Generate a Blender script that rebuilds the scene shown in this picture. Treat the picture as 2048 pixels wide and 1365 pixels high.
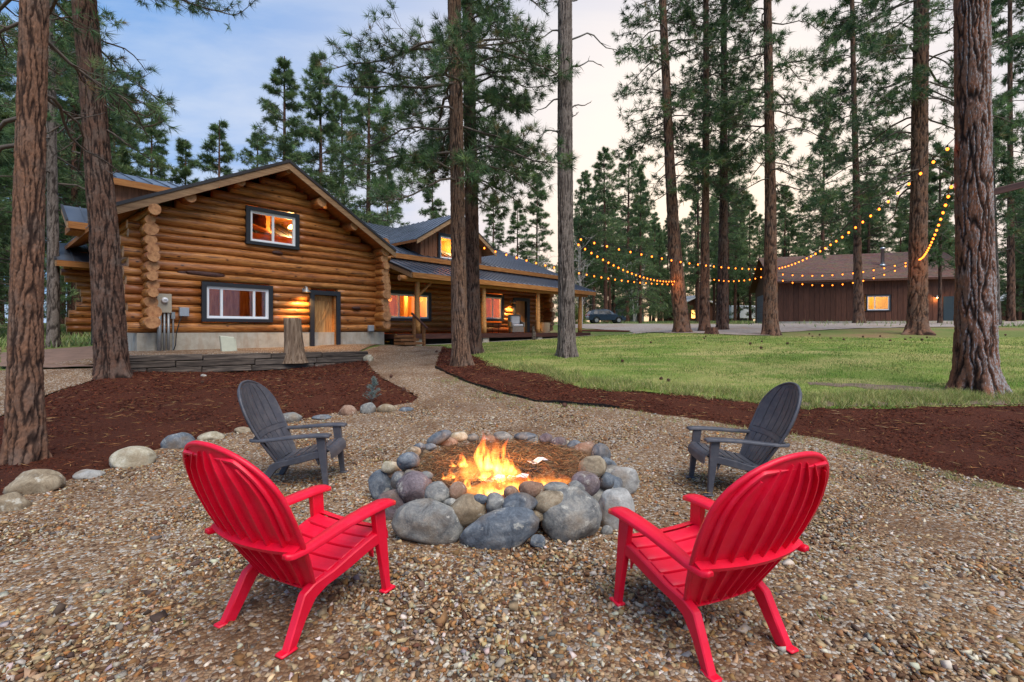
import bpy, bmesh, math, random
import numpy as np
from mathutils import Vector, Matrix
from mathutils.geometry import delaunay_2d_cdt

for o in list(bpy.data.objects):
    bpy.data.objects.remove(o)
SC = bpy.context.scene
COL = SC.collection
R = math.radians
rng = np.random.default_rng(7)
random.seed(7)

# ------------------------------------------------------------------ camera
F, HZ, CAMZ = 967.0, 660.0, 1.55           # focal length and horizon in photo pixels, eye height
cam = bpy.data.cameras.new('camera')
cam.sensor_width = 36.0
cam.lens = F / 2048 * 36.0
cam.shift_y = -(682.5 - HZ) / 2048
cam.clip_end = 3000
camo = bpy.data.objects.new('camera', cam)
COL.objects.link(camo)
camo.location = (0, 0, CAMZ)
camo.rotation_euler = (R(90), 0, 0)
SC.camera = camo

# ------------------------------------------------------------------ sky, sun, exposure
SUN_AZ, SUN_EL = R(150), R(56)             # soft overhead light through thin cloud; azimuth clockwise from +Y
GLOW_AZ, GLOW_EL = R(22), R(9)             # evening glow low behind the pines
w = bpy.data.worlds.new('World')
SC.world = w
w.use_nodes = True
wn, wl = w.node_tree.nodes, w.node_tree.links
wn.clear()
def wnode(t, **k):
    n = wn.new(t)
    for a, b in k.items():
        setattr(n, a, b)
    return n
sky = wnode('ShaderNodeTexSky', sky_type='NISHITA', sun_disc=False, sun_elevation=SUN_EL, sun_rotation=SUN_AZ,
            air_density=1.0, dust_density=1.2, ozone_density=2.0, altitude=900)
bg = wnode('ShaderNodeBackground')
bg.inputs[1].default_value = 0.05
wo = wnode('ShaderNodeOutputWorld')
geo = wnode('ShaderNodeTexCoord')
sep = wnode('ShaderNodeSeparateXYZ')
wl.new(geo.outputs['Generated'], sep.inputs[0])
def wmath(op, a, b=None, c=None, clamp=False):
    n = wnode('ShaderNodeMath', operation=op, use_clamp=clamp)
    for i, v in enumerate((a, b, c)):
        if v is None:
            continue
        if isinstance(v, (int, float)):
            n.inputs[i].default_value = v
        else:
            wl.new(v, n.inputs[i])
    return n.outputs[0]
zz = wmath('MAXIMUM', sep.outputs[2], 0.0)
den = wmath('ADD', zz, 0.22)
cx = wmath('DIVIDE', sep.outputs[0], den)
cy = wmath('DIVIDE', sep.outputs[1], den)
cb = wnode('ShaderNodeCombineXYZ')
wl.new(cx, cb.inputs[0])
wl.new(wmath('MULTIPLY', cy, 2.6), cb.inputs[1])
nz = wnode('ShaderNodeTexNoise')
nz.inputs['Scale'].default_value = 0.85
nz.inputs['Detail'].default_value = 7
nz.inputs['Roughness'].default_value = 0.55
nz.inputs['Distortion'].default_value = 0.5
wl.new(cb.outputs[0], nz.inputs['Vector'])
cr = wnode('ShaderNodeValToRGB')
cr.color_ramp.elements[0].position = 0.42
cr.color_ramp.elements[1].position = 0.72
wl.new(nz.outputs[0], cr.inputs[0])
# thin high cloud lit by the low sun: warmer and brighter towards it
dt = wnode('ShaderNodeVectorMath', operation='DOT_PRODUCT')
wl.new(geo.outputs['Generated'], dt.inputs[0])
dt.inputs[1].default_value = (math.sin(GLOW_AZ) * math.cos(GLOW_EL), math.cos(GLOW_AZ) * math.cos(GLOW_EL), math.sin(GLOW_EL))
near = wmath('POWER', wmath('MULTIPLY_ADD', dt.outputs['Value'], 0.5, 0.5, True), 9.0)
def wmix(fac, a_, b_):
    n = wnode('ShaderNodeMix', data_type='RGBA')
    for sock, v in ((n.inputs[0], fac), (n.inputs[6], a_), (n.inputs[7], b_)):
        if isinstance(v, (int, float, tuple)):
            sock.default_value = v
        else:
            wl.new(v, sock)
    return n.outputs[2]
veil = wmix(0.7, sky.outputs[0], (0.9, 3.1, 7.0, 1))                       # even thin veil of blue evening air
streak = wmix(wmath('MULTIPLY', cr.outputs[0], 0.8), veil, (5.0, 5.7, 6.7, 1))   # pale cloud streaks
low = wmath('POWER', wmath('SUBTRACT', 1.0, zz, None, True), 7.0)              # glow is peach low down, cream higher
glowc = wmix(low, (9.4, 8.0, 6.6, 1), (10.6, 6.6, 3.4, 1))
mixs_out = wmix(near, streak, glowc)
wl.new(mixs_out, bg.inputs[0])
wl.new(bg.outputs[0], wo.inputs[0])

sl = bpy.data.lights.new('sun', 'SUN')
sl.energy = 1.5
sl.angle = R(50)
sl.color = (1.0, 0.93, 0.86)
so = bpy.data.objects.new('sun', sl)
COL.objects.link(so)
sd = Vector((math.sin(SUN_AZ) * math.cos(SUN_EL), math.cos(SUN_AZ) * math.cos(SUN_EL), math.sin(SUN_EL)))
so.rotation_euler = sd.to_track_quat('Z', 'Y').to_euler()
so.location = (20, 40, 30)

SC.view_settings.view_transform = 'Standard'
SC.view_settings.look = 'None'
SC.view_settings.exposure = 1.5
SC.view_settings.gamma = 1.0
SC.cycles.use_denoising = True
SC.cycles.max_bounces = 6
SC.cycles.transparent_max_bounces = 12
SC.cycles.sample_clamp_indirect = 4.0
SC.cycles.volume_bounces = 0

# ------------------------------------------------------------------ materials
def S(c):
    """sRGB 0-255 to linear"""
    o = []
    for v in c:
        v /= 255.0
        o.append(v / 12.92 if v <= 0.04045 else ((v + 0.055) / 1.055) ** 2.4)
    return (*o, 1.0)

class N:
    """small node-tree helper"""
    def __init__(s, name):
        s.m = bpy.data.materials.new(name)
        s.m.use_nodes = True
        s.t = s.m.node_tree
        s.n, s.l = s.t.nodes, s.t.links
        s.bsdf = s.n['Principled BSDF']
        s.out = s.n['Material Output']
    def new(s, t, ins=None, **k):
        n = s.n.new(t)
        for a, b in k.items():
            setattr(n, a, b)
        for a, b in (ins or {}).items():
            s.put(n.inputs[a], b)
        return n
    def put(s, sock, v):
        if hasattr(v, 'is_output') or isinstance(v, bpy.types.NodeSocket):
            s.l.new(v, sock)
        else:
            sock.default_value = v
    def coord(s, kind='Object', scale=(1, 1, 1)):
        c = s.new('ShaderNodeTexCoord')
        mp = s.new('ShaderNodeMapping', {'Vector': c.outputs[kind], 'Scale': scale})
        return mp.outputs[0]
    def noise(s, vec, scale, detail=4, rough=0.6, dist=0.0):
        return s.new('ShaderNodeTexNoise', {'Vector': vec, 'Scale': scale, 'Detail': detail, 'Roughness': rough, 'Distortion': dist}).outputs[0]
    def voro(s, vec, scale, feature='F1', out=0, rand=1.0):
        n = s.new('ShaderNodeTexVoronoi', feature=feature)
        s.put(n.inputs['Vector'], vec)
        n.inputs['Scale'].default_value = scale
        n.inputs['Randomness'].default_value = rand
        return n.outputs[out]
    def ramp(s, fac, stops, interp='LINEAR'):
        r = s.new('ShaderNodeValToRGB', {0: fac})
        e = r.color_ramp.elements
        r.color_ramp.interpolation = interp
        while len(e) < len(stops):
            e.new(0.5)
        for i, (p, c) in enumerate(stops):
            e[i].position = p
            e[i].color = c if len(c) == 4 else (*c, 1)
        return r.outputs[0]
    def mix(s, fac, a, b, blend='MIX'):
        n = s.new('ShaderNodeMix', data_type='RGBA', blend_type=blend)
        s.put(n.inputs[0], fac)
        s.put(n.inputs[6], a)
        s.put(n.inputs[7], b)
        return n.outputs[2]
    def math(s, op, a, b=0.0, c=0.0):
        n = s.new('ShaderNodeMath', operation=op)
        s.put(n.inputs[0], a)
        s.put(n.inputs[1], b)
        s.put(n.inputs[2], c)
        return n.outputs[0]
    def attr(s, name, out='Color'):
        return s.new('ShaderNodeAttribute', attribute_name=name).outputs[out]
    def objrand(s):
        return s.new('ShaderNodeObjectInfo').outputs['Random']
    def bump(s, h, strength=0.3, dist=0.02):
        b = s.new('ShaderNodeBump', {'Height': h, 'Strength': strength, 'Distance': dist})
        s.l.new(b.outputs[0], s.bsdf.inputs['Normal'])
    def set(s, col=None, rough=None, metal=None, spec=None):
        if col is not None:
            s.put(s.bsdf.inputs['Base Color'], col)
        if rough is not None:
            s.put(s.bsdf.inputs['Roughness'], rough)
        if metal is not None:
            s.put(s.bsdf.inputs['Metallic'], metal)
        if spec is not None:
            s.put(s.bsdf.inputs['Specular IOR Level'], spec)
        return s.m

def simple(name, rgb, rough=0.7, var=0.25, scale=6.0, bump=0.0, metal=0.0, spec=0.5, detail=5, stretch=(1, 1, 1)):
    n = N(name)
    v = n.coord('Object', stretch)
    f = n.noise(v, scale, detail)
    c = S(rgb)
    d = tuple(x * (1 - var) for x in c[:3]) + (1,)
    l = tuple(min(1, x * (1 + var)) for x in c[:3]) + (1,)
    col = n.ramp(f, [(0.3, d), (0.7, l)])
    if bump:
        n.bump(n.noise(v, scale * 4, 6), bump, 0.02)
    return n.set(col, rough, metal, spec)

M = {}
def mk_log():
    n = N('peeled_log')
    v = n.coord('Object')
    r = n.objrand()
    sh = n.new('ShaderNodeVectorMath', {0: v}, operation='ADD')
    cmb = n.new('ShaderNodeCombineXYZ', {0: n.math('MULTIPLY', r, 37.0), 1: n.math('MULTIPLY', r, 11.0), 2: 0.0})
    n.l.new(cmb.outputs[0], sh.inputs[1])
    v = sh.outputs[0]
    ms = n.new('ShaderNodeMapping', {'Vector': v, 'Scale': (0.7, 9, 9)}).outputs[0]
    grain = n.noise(ms, 3.0, 6, 0.65, 0.6)
    blot = n.noise(n.new('ShaderNodeMapping', {'Vector': v, 'Scale': (0.8, 3, 3)}).outputs[0], 1.6, 3)
    base = n.ramp(grain, [(0.27, S((104, 64, 30))), (0.5, S((176, 120, 64))), (0.73, S((212, 158, 96)))])
    tint = n.ramp(r, [(0.0, S((205, 165, 140))), (0.5, S((245, 225, 205))), (1.0, S((255, 244, 228)))])
    base = n.mix(0.9, base, tint, 'MULTIPLY')
    base = n.mix(n.ramp(blot, [(0.55, (0, 0, 0)), (0.75, (1, 1, 1))]), base, S((120, 66, 30)))
    kn = n.voro(n.new('ShaderNodeMapping', {'Vector': v, 'Scale': (1.5, 3.2, 3.2)}).outputs[0], 1.7)
    base = n.mix(n.ramp(kn, [(0.07, (1, 1, 1)), (0.17, (0, 0, 0))]), base, S((58, 30, 18)))
    ck = n.noise(n.new('ShaderNodeMapping', {'Vector': v, 'Scale': (0.55, 16, 16)}).outputs[0], 2.2, 2, 0.5, 0.3)
    crack = n.ramp(ck, [(0.63, (0, 0, 0)), (0.67, (1, 1, 1))])
    base = n.mix(crack, base, S((52, 28, 16)))
    h = n.math('SUBTRACT', n.math('MULTIPLY', grain, 0.5), n.math('MULTIPLY', crack, 1.0))
    n.bump(h, 0.35, 0.02)
    return n.set(base, 0.42, 0, 0.45)
M['log'] = mk_log()
def mk_endgrain():
    n = N('log_end_grain')
    v = n.coord('Object')
    sp = n.new('ShaderNodeSeparateXYZ', {0: v})
    rr = n.math('SQRT', n.math('ADD', n.math('POWER', sp.outputs[1], 2), n.math('POWER', sp.outputs[2], 2)))
    rr = n.math('ADD', rr, n.math('MULTIPLY', n.noise(v, 6, 3), 0.03))
    ring = n.math('SINE', n.math('MULTIPLY', rr, 330))
    col = n.ramp(ring, [(0.0, S((182, 128, 82))), (1.0, S((214, 162, 112)))])
    col = n.mix(n.ramp(n.noise(v, 9, 4), [(0.4, (0, 0, 0)), (0.7, (1, 1, 1))]), col, S((140, 88, 52)))
    return n.set(col, 0.7)
M['end'] = mk_endgrain()
def mk_planks(name, a, b, c, axis=2, rough=0.65, gs=14):
    """sawn wood with the grain along one local axis, tinted per object"""
    n = N(name)
    v = n.coord('Object')
    sc = [gs, gs, gs]
    sc[axis] = 0.8
    r = n.objrand()
    sh = n.new('ShaderNodeVectorMath', {0: v}, operation='ADD')
    n.l.new(n.new('ShaderNodeCombineXYZ', {0: n.math('MULTIPLY', r, 37.0), 1: n.math('MULTIPLY', r, 23.0), 2: n.math('MULTIPLY', r, 13.0)}).outputs[0], sh.inputs[1])
    g = n.noise(n.new('ShaderNodeMapping', {'Vector': sh.outputs[0], 'Scale': tuple(sc)}).outputs[0], 2.0, 6, 0.65, 0.5)
    col = n.ramp(g, [(0.3, S(a)), (0.5, S(b)), (0.72, S(c))])
    col = n.mix(0.6, col, n.ramp(r, [(0, S((190, 185, 180))), (1, (1, 1, 1))]), 'MULTIPLY')
    n.bump(g, 0.25, 0.01)
    return n.set(col, rough, 0, 0.3)
M['fascia'] = mk_planks('fascia_board', (120, 92, 66), (156, 122, 90), (178, 146, 110), 0)
M['beam'] = mk_planks('beam_wood', (128, 76, 36), (176, 116, 60), (206, 148, 88), 0)
M['post'] = mk_planks('post_wood', (150, 96, 48), (196, 138, 80), (222, 172, 112), 2, 0.5)
M['doorwood'] = mk_planks('door_wood', (150, 100, 54), (196, 146, 90), (216, 172, 116), 2)
M['soffit'] = mk_planks('soffit_wood', (110, 64, 30), (150, 92, 46), (176, 114, 62), 1)
M['room'] = mk_planks('interior_pine', (160, 96, 44), (196, 128, 66), (216, 152, 88), 2, 0.6, 6)
M['batten'] = mk_planks('dormer_board', (104, 66, 46), (136, 90, 64), (158, 108, 80), 2)
M['garagewood'] = mk_planks('garage_board', (70, 42, 31), (96, 60, 44), (120, 78, 58), 2)
M['timber'] = mk_planks('weathered_timber', (40, 36, 33), (88, 78, 70), (140, 126, 112), 0, 0.9, 10)
M['deck'] = mk_planks('deck_board', (52, 30, 26), (78, 46, 38), (96, 60, 50), 0)
M['stair'] = mk_planks('stair_wood', (96, 62, 36), (136, 92, 56), (156, 112, 72), 0)
M['black'] = simple('black_trim_paint', (34, 36, 42), 0.5, 0.15, 20)
M['white'] = simple('white_vinyl', (226, 228, 230), 0.4, 0.04, 10)
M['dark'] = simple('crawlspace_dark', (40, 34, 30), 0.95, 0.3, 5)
M['iron'] = simple('dark_iron', (30, 30, 32), 0.45, 0.1, 20, metal=0.6)
M['galv'] = simple('galvanised_pipe', (150, 152, 152), 0.45, 0.12, 12, metal=0.5)
M['beige'] = simple('beige_enamel', (170, 160, 140), 0.5, 0.06, 8)
M['greybox'] = simple('grey_enamel', (150, 158, 166), 0.45, 0.05, 8)
M['pedestal'] = simple('pale_green_enamel', (192, 194, 172), 0.5, 0.06, 8)
M['wicker'] = simple('grey_wicker', (128, 116, 104), 0.8, 0.35, 60, 0.5)
M['basket'] = simple('tan_wicker', (176, 152, 120), 0.8, 0.25, 70, 0.5)
M['cushion'] = simple('pale_cushion', (206, 204, 204), 0.9, 0.06, 12, 0.1)
M['straw'] = simple('dry_needle', (176, 130, 78), 0.8, 0.3, 3)
M['steel'] = simple('flue_steel', (178, 180, 182), 0.3, 0.08, 10, metal=0.8)
M['cable'] = simple('black_cable', (28, 26, 26), 0.6, 0.1, 10)
def mk_roof():
    n = N('standing_seam_metal')
    v = n.coord('Object')
    f = n.noise(v, 1.2, 4)
    col = n.ramp(f, [(0.3, S((100, 106, 116))), (0.7, S((128, 135, 146)))])
    n.bump(n.noise(v, 2.0, 2), 0.06, 0.05)
    return n.set(col, n.ramp(f, [(0.3, (0.28,) * 3), (0.7, (0.42,) * 3)]), 0.75, 0.5)
M['roof'] = mk_roof()
M['drip'] = simple('drip_edge_metal', (62, 58, 58), 0.45, 0.1, 8, metal=0.4)
def mk_concrete():
    n = N('concrete')
    v = n.coord('Object')
    f = n.noise(v, 1.5, 8, 0.7)
    col = n.ramp(f, [(0.3, S((150, 140, 124))), (0.55, S((182, 174, 158))), (0.8, S((198, 192, 180)))])
    sp = n.new('ShaderNodeSeparateXYZ', {0: v})
    st = n.noise(n.new('ShaderNodeMapping', {'Vector': v, 'Scale': (3, 3, 0.5)}).outputs[0], 2, 5)
    col = n.mix(n.ramp(st, [(0.5, (0, 0, 0)), (0.75, (0.6,) * 3)]), col, S((150, 118, 88)))
    n.bump(n.noise(v, 18, 6), 0.2, 0.01)
    return n.set(col, 0.9, 0, 0.3)
M['concrete'] = mk_concrete()
def mk_shingle():
    n = N('brown_shingle')
    v = n.coord('Object')
    f = n.noise(v, 8, 5)
    col = n.ramp(f, [(0.3, S((84, 64, 56))), (0.7, S((122, 96, 84)))])
    br = n.voro(n.new('ShaderNodeMapping', {'Vector': v, 'Scale': (1.0, 3.4, 3.4)}).outputs[0], 2.4, 'F1', 1)
    col = n.mix(0.22, col, br, 'SOFT_LIGHT')
    return n.set(col, 0.95, 0, 0.2)
M['shingle'] = mk_shingle()
def mk_glass():
    n = N('window_glass')
    n.n.remove(n.bsdf)
    t = n.new('ShaderNodeBsdfTransparent', {0: (0.95, 0.97, 0.96, 1)})
    g = n.new('ShaderNodeBsdfGlossy', {0: (1, 1, 1, 1), 1: 0.01})
    mx = n.new('ShaderNodeMixShader', {0: 0.04, 1: t.outputs[0], 2: g.outputs[0]})
    n.l.new(mx.outputs[0], n.out.inputs[0])
    return n.m
M['glass'] = mk_glass()
def emit(name, rgb, strength, sample='NONE'):
    n = N(name)
    n.n.remove(n.bsdf)
    e = n.new('ShaderNodeEmission', {0: (*rgb, 1), 1: strength})
    n.l.new(e.outputs[0], n.out.inputs[0])
    try:
        n.m.cycles.emission_sampling = sample
    except Exception:
        pass
    return n.m
M['bulb'] = emit('warm_bulb', (1.0, 0.17, 0.016), 2.6)
M['lampbulb'] = emit('lamp_bulb', (1.0, 0.55, 0.18), 6.0)

def attr_mat(name, rough=0.85, attr='Col', fine=60, amt=0.35, spec=0.3, bump=0.0, trans=0.0):
    """colour carried per stone / blade on the mesh, broken up by a fine noise"""
    n = N(name)
    c = n.attr(attr)
    v = n.coord('Object')
    f = n.noise(v, fine, 4)
    col = n.mix(amt, c, n.ramp(f, [(0.25, (0.45,) * 3), (0.75, (1.0, 1.0, 1.0))]), 'MULTIPLY')
    if bump:
        n.bump(f, bump, 0.01)
    n.set(col, rough, 0, spec)
    if trans:
        tl = n.new('ShaderNodeBsdfTranslucent', {0: col})
        mx = n.new('ShaderNodeMixShader', {0: trans, 1: n.bsdf.outputs[0], 2: tl.outputs[0]})
        n.l.new(mx.outputs[0], n.out.inputs[0])
    return n.m
M['pebble'] = attr_mat('crushed_gravel', 0.85, fine=90, amt=0.35)
M['shred'] = attr_mat('bark_shreds', 0.95, fine=30, amt=0.3, spec=0.15)
M['blade'] = attr_mat('grass_blade', 0.7, fine=2, amt=0.3, trans=0.25)
M['needle'] = attr_mat('pine_needle', 0.6, fine=2, amt=0.3, trans=0.28)

def mk_gravel():
    n = N('gravel_ground')
    v = n.coord('Object')
    big = n.noise(v, 0.55, 4)
    cell = n.voro(v, 46, 'F1', 1)
    hs = n.new('ShaderNodeSeparateColor', {0: cell})
    col = n.ramp(hs.outputs[0], [(0.0, S((70, 50, 36))), (0.25, S((140, 104, 72))), (0.5, S((166, 140, 112))), (0.72, S((150, 118, 84))), (0.9, S((196, 186, 170)))])
    edge = n.voro(v, 46, 'DISTANCE_TO_EDGE')
    col = n.mix(n.ramp(edge, [(0.0, (0.75,) * 3), (0.12, (0, 0, 0))]), col, S((56, 39, 28)))
    dirt = n.ramp(n.noise(v, 1.1, 5), [(0.46, (0, 0, 0)), (0.66, (0.75,) * 3)])
    col = n.mix(dirt, col, S((100, 72, 50)))
    col = n.mix(0.5, col, n.ramp(big, [(0.3, (0.7,) * 3), (0.7, (1.0,) * 3)]), 'MULTIPLY')
    h = n.math('ADD', n.math('MULTIPLY', n.voro(v, 46), -1.0), n.math('MULTIPLY', n.noise(v, 120, 3), 0.3))
    n.bump(h, 0.7, 0.02)
    return n.set(col, 0.95, 0, 0.2)
M['gravel'] = mk_gravel()
def mk_mulch():
    n = N('red_bark_mulch')
    v = n.coord('Object')
    f = n.noise(v, 28, 8, 0.75, 1.5)
    f2 = n.noise(n.new('ShaderNodeMapping', {'Vector': v, 'Rotation': (0, 0, 0.7), 'Scale': (20, 70, 30)}).outputs[0], 1.0, 4, 0.7, 1.0)
    col = n.ramp(n.math('MULTIPLY_ADD', f2, 0.6, n.math('MULTIPLY', f, 0.4)), [(0.32, S((36, 18, 13))), (0.5, S((84, 43, 28))), (0.68, S((126, 73, 48)))])
    col = n.mix(0.6, col, n.ramp(n.noise(v, 0.7, 4), [(0.3, (0.65,) * 3), (0.7, (1.0,) * 3)]), 'MULTIPLY')
    n.bump(n.math('ADD', f, f2), 0.9, 0.03)
    return n.set(col, 0.95, 0, 0.15)
M['mulch'] = mk_mulch()
def mk_lawn():
    n = N('lawn_turf')
    v = n.coord('Object')
    a = n.noise(v, 0.45, 5, 0.6)
    b = n.noise(n.new('ShaderNodeMapping', {'Vector': v, 'Scale': (0.5, 1.6, 1)}).outputs[0], 0.6, 5, 0.65, 0.6)
    col = n.ramp(a, [(0.3, S((84, 114, 46))), (0.5, S((116, 138, 60))), (0.7, S((146, 150, 82)))])
    col = n.mix(n.ramp(b, [(0.44, (0, 0, 0)), (0.62, (0.85,) * 3)]), col, S((176, 164, 106)))
    f = n.noise(v, 60, 5, 0.7)
    col = n.mix(0.55, col, n.ramp(f, [(0.3, (0.5,) * 3), (0.7, (1.0,) * 3)]), 'MULTIPLY')
    n.bump(f, 0.7, 0.03)
    return n.set(col, 0.95, 0, 0.1)
M['lawn'] = mk_lawn()
def mk_forest():
    n = N('forest_floor')
    v = n.coord('Object')
    a = n.noise(v, 0.22, 6, 0.65)
    col = n.ramp(a, [(0.32, S((96, 116, 58))), (0.5, S((120, 126, 72))), (0.62, S((140, 118, 84))), (0.75, S((118, 92, 68)))])
    f = n.noise(v, 14, 6, 0.7)
    col = n.mix(0.6, col, n.ramp(f, [(0.3, (0.5,) * 3), (0.7, (1.0,) * 3)]), 'MULTIPLY')
    n.bump(f, 0.6, 0.05)
    return n.set(col, 0.95, 0, 0.1)
M['forest'] = mk_forest()
def mk_drive():
    n = N('grey_drive_gravel')
    v = n.coord('Object')
    f = n.noise(v, 9, 7, 0.75)
    col = n.ramp(f, [(0.3, S((122, 108, 98))), (0.55, S((158, 146, 136))), (0.75, S((186, 178, 170)))])
    col = n.mix(n.ramp(n.noise(v, 0.5, 4), [(0.5, (0, 0, 0)), (0.7, (0.6,) * 3)]), col, S((140, 112, 88)))
    n.bump(f, 0.5, 0.03)
    return n.set(col, 0.95, 0, 0.1)
M['drive'] = mk_drive()
M['asphalt'] = simple('worn_asphalt', (122, 96, 80), 0.95, 0.25, 3, 0.4)

def mk_bark(name, plate, plate2, crackc, lichen=0.0, lich_dir=None):
    """bark whose plates and fissures are modelled on the mesh (attributes crack / plate)"""
    n = N(name)
    v = n.coord('Object')
    pr = n.attr('plate', 'Fac')
    ck = n.attr('crack', 'Fac')
    col = n.mix(pr, S(plate), S(plate2))
    f = n.noise(n.new('ShaderNodeMapping', {'Vector': v, 'Scale': (1, 1, 0.45)}).outputs[0], 34, 6, 0.7)
    col = n.mix(0.85, col, n.ramp(f, [(0.25, (0.3,) * 3), (0.75, (1.15,) * 3)]), 'MULTIPLY')
    g = n.noise(v, 3.2, 4)
    col = n.mix(n.ramp(g, [(0.45, (0, 0, 0)), (0.68, (0.5,) * 3)]), col, S((108, 98, 90)))
    if lichen:
        gn = n.new('ShaderNodeNewGeometry')
        d = n.new('ShaderNodeVectorMath', {0: gn.outputs['True Normal'], 1: lich_dir}, operation='DOT_PRODUCT').outputs['Value']
        lm = n.math('MULTIPLY', n.ramp(d, [(0.0, (0, 0, 0)), (0.6, (1, 1, 1))]), n.ramp(n.noise(v, 22, 5, 0.7), [(0.38, (0, 0, 0)), (0.56, (1, 1, 1))]))
        col = n.mix(n.math('MULTIPLY', lm, lichen), col, S((168, 178, 182)))
    col = n.mix(n.ramp(ck, [(0.0, (0.95,) * 3), (0.3, (0.6,) * 3), (0.7, (0, 0, 0))]), col, S(crackc))
    n.bump(f, 0.6, 0.015)
    return n.set(col, 0.95, 0, 0.15)
M['bark_red'] = mk_bark('ponderosa_bark', (146, 106, 82), (108, 82, 68), (42, 31, 27))
M['bark_dark'] = mk_bark('dark_ponderosa_bark', (120, 88, 72), (90, 70, 60), (32, 25, 23))
M['bark_brown'] = mk_bark('brown_pine_bark', (146, 112, 88), (108, 82, 66), (40, 30, 26))
M['bark_grey'] = mk_bark('grey_pine_bark', (148, 134, 124), (112, 100, 92), (50, 42, 38))
M['bark_lichen'] = mk_bark('lichened_ponderosa_bark', (158, 104, 76), (114, 80, 64), (38, 28, 24), 0.62, (0.85, -0.5, 0.0))
def mk_barkfar(name, a, b, c):
    n = N(name)
    v = n.coord('Object', (1, 1, 0.28))
    e = n.voro(v, 9, 'DISTANCE_TO_EDGE')
    pc = n.new('ShaderNodeSeparateColor', {0: n.voro(v, 9, 'F1', 1)}).outputs[0]
    col = n.mix(pc, S(a), S(b))
    col = n.mix(n.ramp(e, [(0.0, (0.9,) * 3), (0.12, (0, 0, 0))]), col, S(c))
    n.bump(e, 0.7, 0.05)
    return n.set(col, 0.95, 0, 0.15)
M['bark_far'] = mk_barkfar('far_pine_bark', (112, 78, 62), (88, 66, 56), (42, 30, 26))
M['twig'] = simple('pine_twig', (92, 80, 70), 0.9, 0.3, 8)
M['deadtwig'] = simple('dead_grey_branch', (122, 116, 110), 0.9, 0.25, 8)
M['palebark'] = simple('pale_aspen_bark', (168, 160, 150), 0.9, 0.25, 8)

def mk_rock(name, a, b, c, speck=0.4):
    n = N(name)
    v = n.coord('Object')
    r = n.objrand()
    sh = n.new('ShaderNodeVectorMath', {0: v}, operation='ADD')
    n.l.new(n.new('ShaderNodeCombineXYZ', {0: n.math('MULTIPLY', r, 37.0), 1: n.math('MULTIPLY', r, 23.0), 2: n.math('MULTIPLY', r, 13.0)}).outputs[0], sh.inputs[1])
    v = sh.outputs[0]
    f = n.noise(v, 8, 8, 0.72, 0.8)
    col = n.ramp(f, [(0.34, S(a)), (0.5, S(b)), (0.64, S(c))])
    col = n.mix(n.ramp(n.noise(v, 3.5, 3), [(0.5, (0, 0, 0)), (0.7, (0.55,) * 3)]), col, S((132, 108, 78)))
    sp = n.noise(v, 70, 4, 0.7)
    col = n.mix(speck, col, n.ramp(sp, [(0.35, (0.35,) * 3), (0.65, (1.0,) * 3)]), 'MULTIPLY')
    lm = n.ramp(n.noise(v, 9, 5, 0.7), [(0.58, (0, 0, 0)), (0.66, (0.65,) * 3)])
    col = n.mix(lm, col, S((188, 184, 170)))
    n.bump(n.math('ADD', n.math('MULTIPLY', sp, 0.35), n.noise(v, 14, 5)), 0.45, 0.02)
    return n.set(col, 0.85, 0, 0.3)
M['rock_grey'] = mk_rock('grey_river_rock', (84, 84, 84), (124, 124, 120), (156, 152, 142))
M['rock_blue'] = mk_rock('blue_slate_rock', (66, 72, 80), (98, 105, 112), (132, 136, 138))
M['rock_purple'] = mk_rock('purple_lava_rock', (80, 70, 74), (110, 98, 102), (134, 122, 124), 0.6)
M['rock_rust'] = mk_rock('rusty_rock', (108, 80, 64), (146, 114, 94), (170, 146, 126))
M['rock_cream'] = mk_rock('cream_rock', (140, 128, 104), (176, 166, 142), (202, 194, 174))
M['rock_tan'] = mk_rock('tan_rock', (108, 94, 76), (146, 130, 106), (170, 156, 132))
M['rock_pale'] = mk_rock('pale_grey_rock', (130, 128, 124), (162, 160, 154), (184, 182, 176), 0.3)

def mk_resin(name, rgb, rough, fade=None):
    n = N(name)
    v = n.coord('Object')
    f = n.noise(v, 5, 5)
    c = S(rgb)
    col = n.ramp(f, [(0.3, tuple(x * 0.9 for x in c[:3]) + (1,)), (0.7, tuple(min(1, x * 1.08) for x in c[:3]) + (1,))])
    if fade:
        col = n.mix(n.ramp(n.noise(v, 9, 6, 0.7), [(0.45, (0, 0, 0)), (0.75, (0.6,) * 3)]), col, S(fade))
    n.bump(n.noise(v, 160, 3), 0.08, 0.004)
    return n.set(col, rough, 0, 0.4)
M['red'] = mk_resin('red_resin', (222, 8, 46), 0.44, (226, 38, 70))
M['charcoal'] = mk_resin('charcoal_resin', (66, 67, 74), 0.5, (104, 100, 100))

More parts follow.
